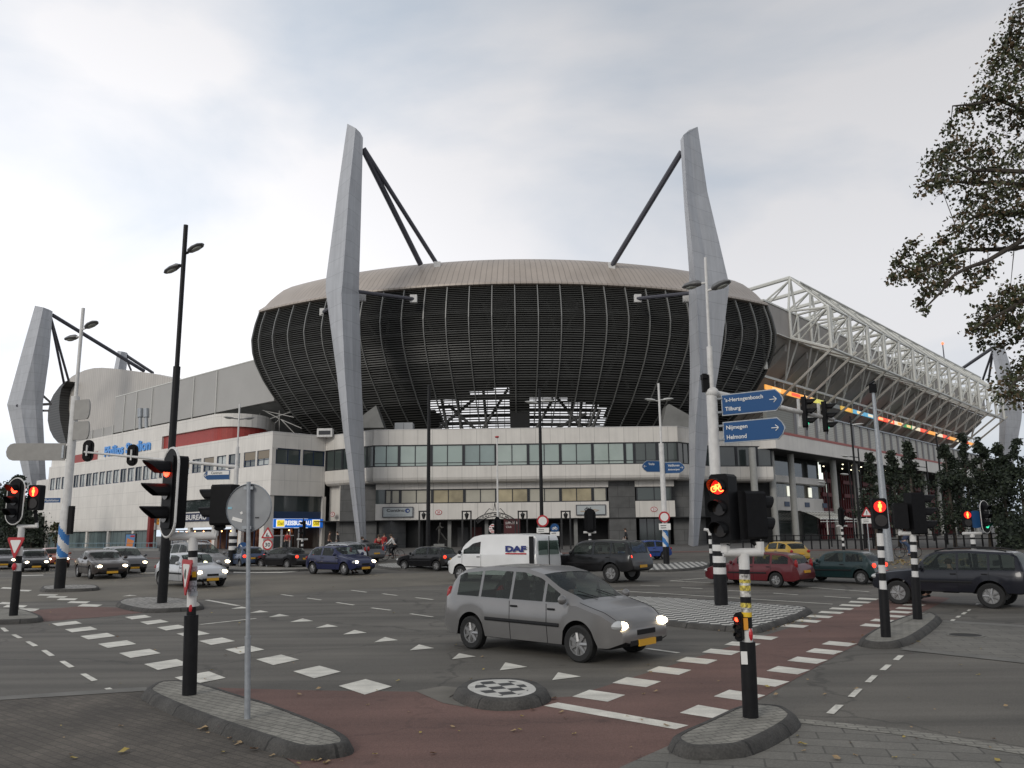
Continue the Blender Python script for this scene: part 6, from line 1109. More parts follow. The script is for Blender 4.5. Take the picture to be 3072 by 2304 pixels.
        xt = -L_ / 2 + .05; q = sec(xt + .05)[0]; zt_ = {'van': .95, 'suv': .95, 'mpv': 1.0, 'wagon': .98}.get(kind, .80); MB().ell((xt + (.085 if kind in ('van', 'mpv', 'wagon', 'suv') else 0), q[3][0] * .88 * sd, zt_), (.075, .12 if kind not in ('van', 'mpv', 'wagon', 'suv') else .10, .10 if kind not in ('van', 'mpv', 'wagon', 'suv') else .20), nu=10, nv=8).build('tail_light', TLM if tl else TLD, t, world=False, smooth=True)
    xt = L_ / 2; zf = sec(L_ / 2 - .1)[0][4][1]
    MB().box((xt - .035, 0, zf - .12), (.10, W_ * .62, .09)).build('grille', TRIM, t, world=False, bevel=.01); MB().box((xt - .03, 0, P['sill'] + .10), (.08, W_ * 1.1, .09)).build('air_intake', TRIM, t, world=False, bevel=.01)
    MB().box((xt + .012, 0, zf - .30), (.03, .52, .11)).build('number_plate', PLT, t, world=False); MB().box((-xt - .004, 0, .66 if kind != 'van' else .62), (.06, .52, .11)).build('number_plate', PLT, t, world=False)
    if kind in ('mpv', 'hatch', 'wagon', 'suv', 'sedan'):
        x0 = L_ * (P['fw'][1] - .5); 
        for sd in (1, -1): MB().tube((x0 + .02, .08 + sd * .28, sec(x0 + .02)[0][9][1] + .015), (x0 - .22, sd * .28 - .22, sec(x0 - .22)[0][9][1] + .02), .009, n=4).build('wiper', TRIM, t, world=False)
        xs_ = [L_ / 2 - .16 - .06 * k for k in range(int((L_ / 2 - x0 - .1) / .06))]
        for sd in (1, -1): MB().path([V((x, sec(x)[0][6][0] * sd * .99, sec(x)[0][6][1] + .002)) for x in xs_], .006, 4).build('bonnet_seam', TRIM, t, world=False)
    if kind == 'van':
        w_ = W_; MB().box((-xt + .012, w_ * .40, 1.40), (.05, w_ * .68, .56)).build('rear_window', CG, t, world=False, bevel=.02); MB().box((-xt + .012, -w_ * .40, 1.40), (.05, w_ * .68, .56)).build('rear_window', CG, t, world=False, bevel=.02)
        MB().box((-xt - .005, 0, 1.1), (.03, .02, 1.5)).build('door_seam', TRIM, t, world=False); MB().box((-xt + .01, 0, .42), (.1, w_ * 1.8, .16)).build('rear_bumper', TRIM, t, world=False, bevel=.03)
        for sd in (1, -1): MB().box((-xt + .20, (w_ - .005) * sd, 1.30), (.22, .03, 1.1)).build('corner_panel', TRIM, t, world=False, bevel=.01); MB().box((.02, (w_ * .992) * sd, .62), (2.6, .02, .03)).build('side_groove', TRIM, t, world=False)
    if rails:
        for sd in (1, -1):
            q = [-L_ / 2 + L_ * u for u in (.12, .2, .35, .48, .56)]; MB().path([V((x, (sec(x)[0][7][0] - .02) * sd, sec(x)[0][9][1] + (.06 if 0 < k < 4 else .0))) for k, x in enumerate(q)], .022, 6).build('roof_rail', TRIM if rails == 2 else GALV, t, world=False)
    hb = P['belt']
    for sx, rows in ((L_ * (P['fw'][1] - .5) - 1.12, ((W_ * .42,), (-W_ * .42,))), (L_ * (P['fw'][1] - .5) - 2.0, ((0,),))):
        if kind == 'van' and rows[0][0] == 0: continue
        for (yy,) in rows:
            w2 = .50 if yy else W_ * 1.45; MB().box((sx + .18, yy, .50), (.50, w2, .18)).box((sx - .10, yy, .86), (.14, w2, .58), M=Matrix.Rotation(-.2, 3, 'Y')).box((sx - .19, yy, hb + .24), (.09, w2 * .55, .18)).build('seat', SEAT, t, world=False, bevel=.04)
    MB().box((L_ * (P['fw'][1] - .5) - .16, 0, hb - .06), (.34, W_ * 1.6, .14)).build('dashboard', TRIM, t, world=False, bevel=.04)
    for xw in (xf, xr):
        for sd in (1, -1):
            y = (W_ - .10) * sd; ring = [(wr * .62, -.08), (wr * .90, -.095), (wr, -.07), (wr, .07), (wr * .90, .095), (wr * .62, .08)]
            w_ = MB().loft([[V((xw + r_ * math.cos(a), y + d_, wr + r_ * math.sin(a))) for r_, d_ in ring] for a in [2 * math.pi * k / 24 for k in range(25)]], True, False).build('wheel', RUB, t, world=False, smooth=True)
            mb = MB(); yo = y + sd * .06; mb.tube((xw, yo - sd * .05, wr), (xw, yo - sd * .03, wr), wr * .64, n=20).tube((xw, yo, wr), (xw, yo + sd * .012, wr), wr * .2, n=10)
            for k in range(7): a = 2 * math.pi * k / 7; d_ = V((math.cos(a), 0, math.sin(a))); mb.tube(V((xw, yo, wr)) + d_ * wr * .12, V((xw, yo - sd * .01, wr)) + d_ * wr * .62, .035, .03, n=5)
            mb.loft([[V((xw + r_ * math.cos(a), yo + d_ * sd, wr + r_ * math.sin(a))) for r_, d_ in ((wr * .58, -.01), (wr * .62, .02), (wr * .66, .01), (wr * .64, -.03))] for a in [2 * math.pi * k / 24 for k in range(25)]], True, False)
            mb.build('rim', rim, w_, world=False, smooth=True)
    return t
def paint(n, c, metal=.0, r=.28): return mat('paint_' + n, c, r, metal, coat=.35, spec=.4, noise=.04, nscale=2)
SIL = paint('silver', (.21, .205, .20), .5, .32); BLU = paint('dark_blue', (.010, .014, .055)); BLK = paint('black', (.007, .007, .008)); WHT = paint('white', (.68, .68, .67)); RDP = paint('dark_red', (.10, .010, .014)); GRN = paint('dark_green', (.012, .032, .034), .2); NVY = paint('navy_black', (.007, .008, .014)); BRN = paint('brown', (.045, .036, .032), .3); GRY = paint('grey', (.10, .10, .105), .4); YLW = paint('yellow', (.40, .25, .03)); BR2 = paint('bright_blue', (.02, .05, .20)); RD2 = paint('orange_red', (.25, .06, .03)); LBL_ = paint('grey_blue', (.05, .075, .13), .3); LSV = paint('light_silver', (.46, .47, .48), .4)
m = car('mpv', 'silver people carrier turning through the middle of the junction with headlights on', 'car', 1655, 1951, -43, SIL, 1690, scale=.96, dark_bumper=False)
v = car('van', 'white delivery van lettered DAF behind the silver people carrier', 'van', 1508, 1744, 143, WHT, 1612, scale=1.01, hl=False, tl=False)
hw = PROF['van']['W'] / 2
for sd in (1,):
    M = Matrix(((1 * -sd, 0, 0, -1.42), (0, 0, sd, hw * .995 * sd), (0, 1, 0, 1.36), (0, 0, 0, 1))); text('lettering', 'DAF', paint('logo_blue', (.02, .03, .16)), M @ Matrix.Translation((0, 0, .012)), .24, v, bold=.05, depth=.004, width=1.05, world=False); MB().box((-1.42, hw * sd + .008, 1.17), (1.05, .012, .05)).build('red_underline', RED, v, world=False)
CARS['hatch0'] = car('hatch', 'small dark blue hatchback with headlights on, left of the white van', 'car', 1022, 1722, -38, BLU, 1640)
car('sedan', 'black saloon with red tail lights driving away left of the dark blue hatchback', 'car', 850, 1705, 146, BLK, 1648, hl=False, tl=True)
car('hatch', 'grey blue car with red tail lights behind the round sign post', 'car', 733, 1702, 128, LBL_, 1650, hl=False, tl=True)
car('wagon', 'silver estate roof showing behind the dark blue hatchback', 'car', 1010, 1690, 146, LSV, 1636, hl=False, rails=1)
car('wagon', 'dark grey estate behind the bonnet of the dark blue hatchback', 'car', 1070, 1686, 141, GRY, 1634, hl=False)
car('hatch', 'black hatchback with a red tail light, between the cyclists and the van', 'car', 1282, 1710, 148, BLK, 1641, hl=False, tl=True)
car('suv', 'black estate with tall red tail lights driving away right of the white van', 'car', 1792, 1742, 141, BLK, 1640, hl=False, tl=True, name='estate_car', scale=.97)
car('hatch', 'small bright blue hatchback beyond the black estate', 'car', 1934, 1679, 192, BR2, 1626, hl=False)
car('wagon', 'dark red estate car passing behind the big white mast', 'car', 2276, 1756, 136, RDP, 1659, hl=False)
car('hatch', 'yellow car half hidden behind the dark red estate', 'car', 2345, 1690, 112, YLW, 1632, hl=False)
car('hatch', 'dark green hatchback with red tail lights behind the red man post', 'car', 2520, 1747, 136, GRN, 1655, hl=False, tl=True)
CARS['suv1'] = car('suv', 'dark blue off-road car driving left at the right edge', 'off-road car', 2866, 1814, 138, NVY, 1656, hl=False, rails=2)
car('sedan', 'dark brown coupe with bright headlights at left', 'car', 302, 1732, -50, BRN, 1653)
car('mpv', 'dark people carrier with headlights on behind the brown coupe', 'car', 366, 1717, -46, GRY, 1648)
CARS['silver'] = car('hatch', 'silver hatchback with headlights on behind the stickered signal post', 'car', 572, 1758, -42, LSV, 1662)
car('mpv', 'grey people carrier with roof rails behind the silver hatchback', 'car', 585, 1722, -42, SIL, 1630, rails=1)
car('hatch', 'dark hatchback with headlights on at the left, beside the far left mast', 'car', 98, 1713, -54, BLK, 1654)
car('hatch', 'orange red hatchback behind the left masts', 'car', 160, 1702, -52, RD2, 1650)
car('hatch', 'dark grey car cut off by the left edge of the picture', 'car', 0, 1706, -52, GRY, 1648)
# ---------------------------------------------------------------- people and bicycles
SKIN = mat('skin', (.42, .26, .19), .6); JEAN = mat('jeans', (.06, .09, .16), .8); DCL = mat('dark_cloth', (.018, .019, .022), .85); RCL = mat('red_cloth', (.36, .025, .025), .8); WCL = mat('white_cloth', (.55, .54, .52), .8); BCL = mat('blue_cloth', (.035, .045, .085), .8); HAIR = mat('brown_hair', (.05, .032, .02), .8)
def skin(name, vs, es, rs, m, par, sub=1):
    me = bpy.data.meshes.new(name); me.from_pydata(vs, es, []); me.materials.append(m); o = bpy.data.objects.new(name, me); C.objects.link(o); o.parent = par
    o.modifiers.new('skin', 'SKIN'); 
    for i, d in enumerate(me.skin_vertices[0].data): d.radius = (rs[i], rs[i]) if not isinstance(rs[i], tuple) else rs[i]; d.use_root = i == 0
    q = o.modifiers.new('sub', 'SUBSURF'); q.levels = q.render_levels = sub; o.modifiers['skin'].use_smooth_shade = True; return o
def person(label, p, rz, J, jacket, legs, hair=HAIR, s=1.0, pack=None, bag=None):
    """J: joints of the left/right limbs in a frame facing +X"""
    t = thing('person', label, 'person', p, R(rz), 'people by the stadium'); t.scale = (s,) * 3
    hp, ch, nk, hd = [V(J[k]) for k in ('hip', 'chest', 'neck', 'head')]; mid_ = (hp + ch) / 2
    vs = [hp, mid_, ch, nk, hd]; es = [(0, 1), (1, 2), (2, 3), (3, 4)]; rs = [(.12, .10), (.115, .10), (.14, .11), .052, .088]
    jv = [hp + V((0, 0, -.03)), mid_, ch, ch + (nk - ch) * .7]; je = [(0, 1), (1, 2), (2, 3)]; jr = [(.16, .14), (.155, .14), (.175, .14), .08]; lv = [hp + V((0, 0, .05))]; le = []; lr = [(.15, .13)]
    for sd, k in ((1, 'l'), (-1, 'r')):
        sh, el, wr_ = ch + V((0, .19 * sd, .02)), V(J['elbow_' + k]), V(J['wrist_' + k]); hi, kn, an = hp + V((0, .095 * sd, -.06)), V(J['knee_' + k]), V(J['ankle_' + k]); b = len(vs)
        d = (wr_ - el).normalized(); palm = wr_ + d * .08; vs += [sh, el, wr_, palm]; rs += [.062, .042, .028, (.036, .02)]; es += [(2, b), (b, b + 1), (b + 1, b + 2), (b + 2, b + 3)]
        side = d.cross(V((1, 0, .2))).normalized()
        for f in range(4): vs.append(palm + d * (.065 + .012 * (f in (1, 2))) + side * (f - 1.5) * .02 + V((.012, 0, -.01))); rs.append(.009); es.append((b + 3, len(vs) - 1))
        vs.append(wr_ + d * .05 + side * .055 + V((.02, 0, 0))); rs.append(.010); es.append((b + 2, len(vs) - 1))
        b = len(vs); toe = an + V((.17, 0, -.05)) if not J.get('toe_' + k) else V(J['toe_' + k]); vs += [hi, kn, an, toe]; rs += [.085, .058, .042, (.042, .03)]; es += [(0, b), (b, b + 1), (b + 1, b + 2), (b + 2, b + 3)]
        b = len(jv); jv += [sh, el, el + (wr_ - el) * .88]; jr += [.085, .062, .05]; je += [(2, b), (b, b + 1), (b + 1, b + 2)]
        b = len(lv); lv += [hi, kn, kn + (an - kn) * .92]; lr += [.105, .078, .062]; le += [(0, b), (b, b + 1), (b + 1, b + 2)]
    skin('body', vs, es, rs, SKIN, t); skin('jacket', jv, je, jr, jacket, t); skin('trousers', lv, le, lr, legs, t)
    MB().ell(hd + V((-.018, 0, .035)), (.108, .098, .095), nu=12, nv=8).build('hair', hair, t, world=False, smooth=True)
    MB().ell(hd + V((.098, 0, -.01)), (.022, .014, .02), nu=6, nv=5).build('nose', SKIN, t, world=False, smooth=True)
    for k in ('ankle_l', 'ankle_r'): a = V(J[k]); MB().ell(a + V((.07, 0, -.045)), (.14, .05, .045), nu=10, nv=6).build('shoe', DCL, t, world=False, smooth=True)
    if pack: MB().ell(mid_ + (ch - mid_) * .6 + V((-.20, 0, .0)), (.12, .15, .22), nu=10, nv=8).build('backpack', pack, t, world=False, smooth=True)
    return t
WALK = dict(hip=(0, 0, .95), chest=(.04, 0, 1.38), neck=(.05, 0, 1.50), head=(.09, 0, 1.64), elbow_l=(-.10, .24, 1.14), wrist_l=(.05, .26, .93), elbow_r=(.08, -.24, 1.13), wrist_r=(.24, -.24, .94), knee_l=(.16, .1, .52), ankle_l=(.22, .1, .09), knee_r=(.02, -.1, .50), ankle_r=(-.26, -.1, .14))
STND = dict(hip=(0, 0, .95), chest=(0, 0, 1.38), neck=(.01, 0, 1.50), head=(.04, 0, 1.64), elbow_l=(-.03, .25, 1.13), wrist_l=(.10, .24, .93), elbow_r=(-.03, -.25, 1.13), wrist_r=(.12, -.22, .95), knee_l=(.03, .1, .51), ankle_l=(0, .11, .09), knee_r=(.03, -.1, .51), ankle_r=(-.04, -.11, .09))
RIDE = dict(hip=(-.22, 0, 1.00), chest=(.02, 0, 1.36), neck=(.08, 0, 1.47), head=(.15, 0, 1.60), elbow_l=(.20, .26, 1.16), wrist_l=(.38, .25, 1.05), elbow_r=(.20, -.26, 1.16), wrist_r=(.38, -.25, 1.05), knee_l=(.20, .11, .80), ankle_l=(.06, .12, .38), knee_r=(.10, -.11, .60), ankle_r=(-.04, -.12, .20))
LEAN = dict(RIDE, chest=(.12, 0, 1.30), neck=(.22, 0, 1.38), head=(.33, 0, 1.46), elbow_l=(.28, .26, 1.10), wrist_l=(.42, .25, 1.04), elbow_r=(.28, -.26, 1.10), wrist_r=(.42, -.25, 1.04))
BKM = mat('bike_black', (.02, .02, .022), .4)
def bicycle(label, p, rz, s=1.0, fr_m=BKM):
    t = thing('bicycle', label, 'bicycle', p, R(rz), 'bicycles by the stadium'); t.scale = (s,) * 3
    for x in (-.52, .55):
        w_ = MB().loft([[V((x + (.33 + .018 * math.cos(b)) * math.cos(a), .018 * math.sin(b), .35 + (.33 + .018 * math.cos(b)) * math.sin(a))) for b in [R(60 * j) for j in range(6)]] for a in [2 * math.pi * k / 28 for k in range(29)]], True, False).build('wheel', RUB, t, world=False, smooth=True)
        mb = MB(); [mb.tube((x, 0, .35), (x + .32 * math.cos(a), 0, .35 + .32 * math.sin(a)), .004, n=4) for a in [R(30 * k) for k in range(12)]]; mb.tube((x, -.04, .35), (x, .04, .35), .03); mb.build('spokes', GALV, w_, world=False)
    mb = MB(); P_ = dict(bb=(-.06, 0, .30), seat=(-.20, 0, .88), head=(.34, 0, .82), hb=(.36, 0, .70), rear=(-.52, 0, .35), fr=(.55, 0, .35))
    for a, b in (('bb', 'seat'), ('seat', 'head'), ('bb', 'hb'), ('rear', 'bb'), ('rear', 'seat'), ('hb', 'fr'), ('head', 'hb')): mb.tube(P_[a], P_[b], .018, n=6)
    mb.build('frame', fr_m, t, world=False); MB().path([(.34, 0, .82), (.32, 0, 1.0)], .014).path([(.36, .28, 1.02), (.38, .15, 1.0), (.32, 0, 1.0), (.38, -.15, 1.0), (.36, -.28, 1.02)], .014, 6).build('handlebar', GALV, t, world=False)
    MB().tube((-.20, 0, .86), (-.22, 0, .94), .014).ell((-.22, 0, .95), (.13, .07, .035)).build('saddle', DCL, t, world=False, smooth=True); MB().tube((-.06, -.09, .30), (-.06, .09, .30), .02).tube((-.06, .1, .30), (.05, .12, .30), .015).tube((-.06, -.1, .30), (-.12, -.12, .17), .015).build('pedals', GALV, t, world=False)
    return t
def at2(px, Y): x = atY(px, 1640, Y).x; return V((x, Y, gz(Y) + .012))
for px, Y, rz, lab, jk, lg, J, pk, s_ in ((1100, 55, 180, 'cyclist in a dark jacket leaning forward behind the dark blue hatchback', DCL, JEAN, LEAN, None, 1.0), (1136, 54, -80, 'cyclist in a red jacket riding towards us', RCL, DCL, RIDE, None, 1.0), (1178, 55, 165, 'cyclist in white and red seen from behind with a dark backpack', WCL, DCL, RIDE, DCL, 1.0), (2722, 50, 5, 'cyclist in a dark blue jacket behind the banded T post at right', BCL, JEAN, RIDE, None, 1.0)):
    p = at2(px, Y); person(lab, p, rz, J, jk, lg, s=s_, pack=pk); bicycle('black bicycle under the ' + ' '.join(lab.split()[:6]), p, rz, s_)
person('pedestrian in dark clothes walking past the dark column, white bag in hand', at2(1880, 70), 170, WALK, DCL, DCL)
b = thing('carrier_bag', 'white carrier bag held by the pedestrian at the dark column', 'bag', at2(1873, 69.8) + V((0, 0, .45))); MB().loft([[V((x * w_, y * w_ * .4, z)) + b.location for x, y in ((-.17, -.17), (.17, -.17), (.17, .17), (-.17, .17))] for z, w_ in ((0, .9), (.2, 1.1), (.38, .8))], True, True).build('sack', WCL, b, smooth=True); MB().path([b.location + V((-.1, 0, .37)), b.location + V((0, 0, .47)), b.location + V((.1, 0, .37))], .01, 5).build('handle', WCL, b)
person('person in a red coat at the travel agency doors', at2(861, 76), -90, STND, RCL, DCL); person('person with dark hair and brown jacket behind the silver estate roof', at2(986, 72), 0, WALK, mat('brown_cloth', (.12, .07, .05), .8), DCL); person('person in black walking toward the travel agency corner', at2(1014, 72), 180, WALK, DCL, DCL); person('person in a red top far behind the cyclists', at2(1152, 68), -60, STND, RCL, JEAN, s=.9)
# statue by the gate: a footballer on a plinth
BRZ = mat('statue_bronze', (.05, .048, .042), .5, .3); b = at2(1318, 71); t = thing('statue', 'dark bronze footballer statue on a plinth under the white building', 'statue', b); MB().box(b + V((0, 0, .3)), (.9, .9, .6)).build('plinth', CONC, t)
z0 = .6; J = dict(WALK, knee_l=(.28, .1, .62), ankle_l=(.5, .1, .30)); vs = [V((0, 0, .95)), V((.02, 0, 1.15)), V(J['chest']), V(J['neck']), V(J['head']), V((.04, .2, 1.38)), V((-.2, .34, 1.2)), V((-.3, .42, 1.05)), V((.04, -.2, 1.38)), V((.25, -.32, 1.22)), V((.35, -.4, 1.3)), V((0, .1, .9)), V(J['knee_l']), V(J['ankle_l']), V((.66, .1, .34)), V((0, -.1, .9)), V((.0, -.1, .5)), V((-.08, -.1, .07)), V((.1, -.1, .03))]
skin('figure', [v * 1.1 + V((0, 0, z0)) for v in vs], [(0, 1), (1, 2), (2, 3), (3, 4), (2, 5), (5, 6), (6, 7), (2, 8), (8, 9), (9, 10), (0, 11), (11, 12), (12, 13), (13, 14), (0, 15), (15, 16), (16, 17), (17, 18)], [.14, .13, .17, .06, .10, .08, .055, .04, .08, .055, .04, .10, .075, .05, .045, .10, .075, .05, .045], BRZ, t)
SIT = dict(hip=(0, 0, .50), chest=(-.10, 0, .92), neck=(-.10, 0, 1.05), head=(-.06, 0, 1.18), elbow_l=(.10, .24, .74), wrist_l=(.30, .18, .80), elbow_r=(.10, -.24, .74), wrist_r=(.30, -.18, .80), knee_l=(.42, .12, .56), ankle_l=(.60, .12, .22), knee_r=(.42, -.12, .56), ankle_r=(.60, -.12, .22))
for c_, x, y, lab, jk in ((m, .28, .40, 'driver of the silver people carrier, in a dark jumper', DCL), (CARS['hatch0'], .02, .36, 'driver of the small dark blue hatchback, in a white shirt', WCL), (CARS['suv1'], .05, .42, 'driver of the dark off-road car at the right edge', DCL), (CARS['silver'], .02, .36, 'driver of the silver hatchback behind the signal post', DCL)):
    M = mw(c_) @ V((x, y, (.02 if c_ is m else -.10 if c_ is not CARS['suv1'] else .08))); person(lab, M, math.degrees(c_.rotation_euler.z), SIT, jk, DCL, s=.95)
# ---------------------------------------------------------------- trees, hedges, leaves
LF = [mat('leaf_dark', (.038, .048, .020), .6), mat('leaf_mid', (.070, .078, .030), .6), mat('leaf_rust', (.105, .070, .032), .65)]; BARK = mat('bark', (.055, .045, .035), .9, noise=.3, nscale=6, bump=.6, bscale=20)
LFC = [mat('needle_dark', (.016, .026, .014), .7), mat('needle_mid', (.028, .040, .020), .7), mat('needle_black', (.010, .016, .010), .7)]
def leafmesh(name, pts, size, mats, par, wts=(.5, .35, .15), rnd=None, flat=.0):
    vs, fs, mi = [], [], []
    for p in pts:
        a = V((rnd.gauss(0, 1), rnd.gauss(0, 1), rnd.gauss(0, 1) - flat)).normalized(); b = a.orthogonal().normalized(); b.rotate(Matrix.Rotation(rnd.random() * 6.28, 3, a)); c = a.cross(b); s = size * (.6 + .8 * rnd.random()); k = len(vs)
        vs += [p - b * s * .5, p + c * s * .36, p + b * s * .5 + a * s * .12, p - c * s * .36]; fs.append((k, k + 1, k + 2, k + 3)); q = rnd.random(); mi.append(0 if q < wts[0] else 1 if q < wts[0] + wts[1] else 2)
    mb = MB(); mb.v, mb.f, mb.m = vs, fs, mi; return mb.build(name, mats, par)
rn = random.Random(7)
Yt = 20.0
def zt(x, y, d=0): return atY(2500 + x / 1.509, y / 1.509, Yt + d)
CL = [(830, 80, 45), (810, 160, 60), (780, 220, 60), (850, 250, 70), (740, 290, 60), (830, 340, 60), (700, 400, 50), (780, 430, 60), (860, 480, 60), (620, 490, 42), (680, 460, 50), (570, 500, 24), (750, 530, 50), (840, 560, 60), (530, 575, 32), (560, 650, 60), (500, 690, 50), (620, 690, 60), (690, 700, 60), (440, 740, 38), (500, 770, 50), (430, 840, 42), (480, 830, 45), (560, 810, 50), (650, 800, 50), (740, 760, 60), (830, 700, 60), (700, 860, 60), (620, 900, 48), (780, 880, 70), (850, 820, 50), (600, 970, 42), (680, 960, 55), (760, 980, 60), (840, 960, 60), (560, 1040, 32), (640, 1050, 52), (720, 1070, 58), (810, 1060, 60), (360, 1100, 22), (330, 1140, 32), (290, 1190, 30), (265, 1262, 24), (330, 1240, 42), (400, 1190, 48), (380, 1250, 42), (450, 1150, 42), (500, 1090, 32), (470, 1230, 48), (430, 1310, 42), (395, 1370, 30), (415, 1405, 16), (480, 1290, 42), (520, 1180, 46), (580, 1120, 42), (560, 1210, 26), (620, 1240, 34), (640, 1290, 24), (580, 1310, 18), (700, 1220, 40), (800, 1320, 48), (840, 1360, 60), (780, 1380, 58), (720, 1400, 48), (680, 1450, 42), (640, 1490, 34), (700, 1500, 36), (760, 1470, 50), (830, 1450, 60), (860, 1520, 50), (670, 1560, 24), (760, 1560, 32), (800, 1730, 55), (845, 1690, 50), (790, 1790, 45), (850, 1800, 55), (870, 1640, 40)]
bt = thing('deciduous_tree', 'large leafy tree reaching in from the right edge with rusty green leaves', 'tree', V((14.6, 20.6, 0)))
tops = zt(985, 300); base = V((14.6, 20.6, -.1)); tr = [base, base + V((-.05, -.1, 2.5)), V((14.45, 20.4, 6)), V((14.2, 20.2, 9.5)), V((14.2, 20.1, 13)), V((14.5, 20, 16.5))]
MB().path(tr, [.38, .30, .25, .2, .14, .05], 10).build('trunk', BARK, bt, smooth=True)
LB_ = [[(985, 1150), (900, 1110), (820, 1125), (700, 1130), (620, 1130), (540, 1155), (480, 1190), (400, 1230), (300, 1200)], [(985, 1090), (900, 1060), (820, 1110), (700, 1180), (600, 1215), (540, 1250), (490, 1320), (420, 1390)], [(985, 820), (900, 780), (800, 775), (700, 770), (630, 775), (540, 720), (470, 740)], [(985, 900), (900, 840), (760, 825), (620, 828), (520, 820), (420, 850)], [(975, 620), (900, 540), (820, 480), (740, 450), (650, 470), (540, 480)], [(985, 1280), (900, 1330), (800, 1400), (700, 1450), (640, 1490)], [(960, 420), (900, 330), (840, 280), (780, 230), (820, 80)], [(985, 1000), (900, 960), (780, 960), (640, 980), (560, 1040)], [(990, 1650), (900, 1690), (830, 1720), (790, 1780)]]
limbs = []
for i, l in enumerate(LB_):
    q = [zt(x, y, .8 * math.sin(i * 2.1 + k * .5)) for k, (x, y) in enumerate(l)]; 
    zc = q[0].z; t0 = min(tr, key=lambda p: abs(p.z - zc + 1.0)); q[0] = V((tr[0].x + (tr[-1].x - tr[0].x) * max(0, zc - .6) / 16.5, 20.4, zc - .5))
    MB().path(q, [.075 * (1 - .85 * k / (len(q) - 1)) + .008 for k in range(len(q))], 7).build('limb', BARK, bt, smooth=True); limbs += q[1:]
pts = []; tw = MB()
for (x, y, r) in CL:
    c = zt(x, y, rn.uniform(-.9, .9)); rm = r / 1.509 * Yt / FOC; near = min(limbs, key=lambda p: (p - c).length); tw.tube(near, c, .014, .005, n=4)
    for k in range(4): tw.tube(c, c + V((rn.uniform(-1, 1), rn.uniform(-1, 1), rn.uniform(-1, 1))) * rm, .006, .003, n=3)
    for k in range(int(34 + 2000 * rm * rm)):
        while True:
            v = V((rn.uniform(-1, 1), rn.uniform(-1, 1), rn.uniform(-1, 1)))
            if v.length < 1: break
        v = v * (.4 + 1.3 * rn.random() ** 1.2); pts.append(c + V((v.x * rm * 1.15, v.y * rm * 2.2, v.z * rm * 1.1)))
for k in range(70):                   # the rest of the crown, out of the frame
    a = rn.uniform(-1.3, 2.2); zc = rn.uniform(6.5, 17.5); rr = rn.uniform(.6, 3.4) * (1 - max(0, zc - 11) / 11); c = V((15.6 + rr * math.cos(a) * 1.1, 20.6 + rr * math.sin(a), zc))
    if topx(c)[0] < 3110: continue
    tw.tube(V((14.2, 20.3, zc - .8)), c, .03, .01, n=4)
    for j in range(5): tw.tube(c, c + V((rn.gauss(0, .4), rn.gauss(0, .4), rn.gauss(0, .35))), .009, .003, n=3)
    for j in range(230): pts.append(c + V((rn.gauss(0, .34), rn.gauss(0, .34), rn.gauss(0, .3))))
tw.build('twigs', BARK, bt)['kind'] = 'stuff'; leafmesh('crown', pts, .102, LF, bt, (.34, .38, .28), rn)
def rtree(label, px, Y, top, hw, mats, seed, bot=1600, cone=.9, n=5200, size=.21, nm='roadside_tree', grp='dark trees along the trussed stand', wts=(.5, .3, .2), base_z=None):
    rn = random.Random(seed); x = atY(px, 1640, Y).x; z0 = gz(Y); t = thing(nm, label, 'tree', V((x, Y, z0)), 0, grp); zt_ = atY(px, top, Y).z; zb = atY(px, bot, Y).z; w_ = hw * Y / FOC
    MB().path([V((x, Y, z0 - .1)), V((x + .05, Y, (z0 + zb) / 2)), V((x, Y, (zb + zt_) / 2)), V((x, Y, zt_ - .3))], [.17, .14, .09, .02], 8).build('trunk', BARK, t, smooth=True)
    pts = []; cl = []
    for k in range(46):
        f = rn.random() ** .8; rad = w_ * ((1 - f) ** cone * 1.0 + .08) * (.75 if f < .12 else 1); a = rn.random() * 6.28; q = rn.random() ** .5 * rad; cl.append((V((x + q * math.cos(a), Y + q * math.sin(a), zb + (zt_ - zb) * f)), max(.22, rad * .42)))
    for k in range(n):
        c, r = cl[rn.randrange(len(cl))]; pts.append(c + V((rn.gauss(0, .6), rn.gauss(0, .6), rn.gauss(0, .5))) * r)
    for k in range(60): pts.append(V((x + rn.gauss(0, .12), Y + rn.gauss(0, .12), zt_ - rn.random() ** 2 * (zt_ - zb) * .16)))
    leafmesh('crown', pts, size, mats, t, wts, rn); return t
for i, (px, Y, top, hw, lab) in enumerate(((2632, 64, 1362, 62, 'slim dark tree just left of the grey steel mast'), (2700, 68, 1357, 68, 'slim dark tree right of the grey steel mast'), (2752, 64, 1330, 72, 'pointed dark tree behind the banded T post'), (2866, 66, 1335, 80, 'broad dark tree right of the thin black lamp post'), (2922, 72, 1303, 76, 'tallest dark tree left of the far right pylon'), (2972, 66, 1312, 84, 'dark tree directly before the far right pylon foot'), (3030, 64, 1328, 76, 'dark pointed tree right of the far right pylon'), (3085, 62, 1322, 90, 'dark tree cut by the right edge of the picture'))):
    rtree(lab, px, Y, top, hw * (.85 if i < 3 else 1), LFC, 40 + i, 1585, 1.05, 3000 if i < 3 else 4600)
rtree('dark leafy tree at the left edge behind the red traffic light', 22, 95, 1432, 80, LFC, 81, 1640, .45, 5200, .32, 'roadside_tree', 'dark trees at the left edge')
rtree('lower dark tree at the foot of the far left pylon', 92, 118, 1560, 55, LFC, 82, 1650, .4, 1500, .42, 'roadside_tree', 'dark trees at the left edge')
rtree('small green shrub at the near end of the white wing', 166, 108, 1570, 26, LF, 83, 1625, .5, 500, .3, 'shrub', 'dark trees at the left edge')
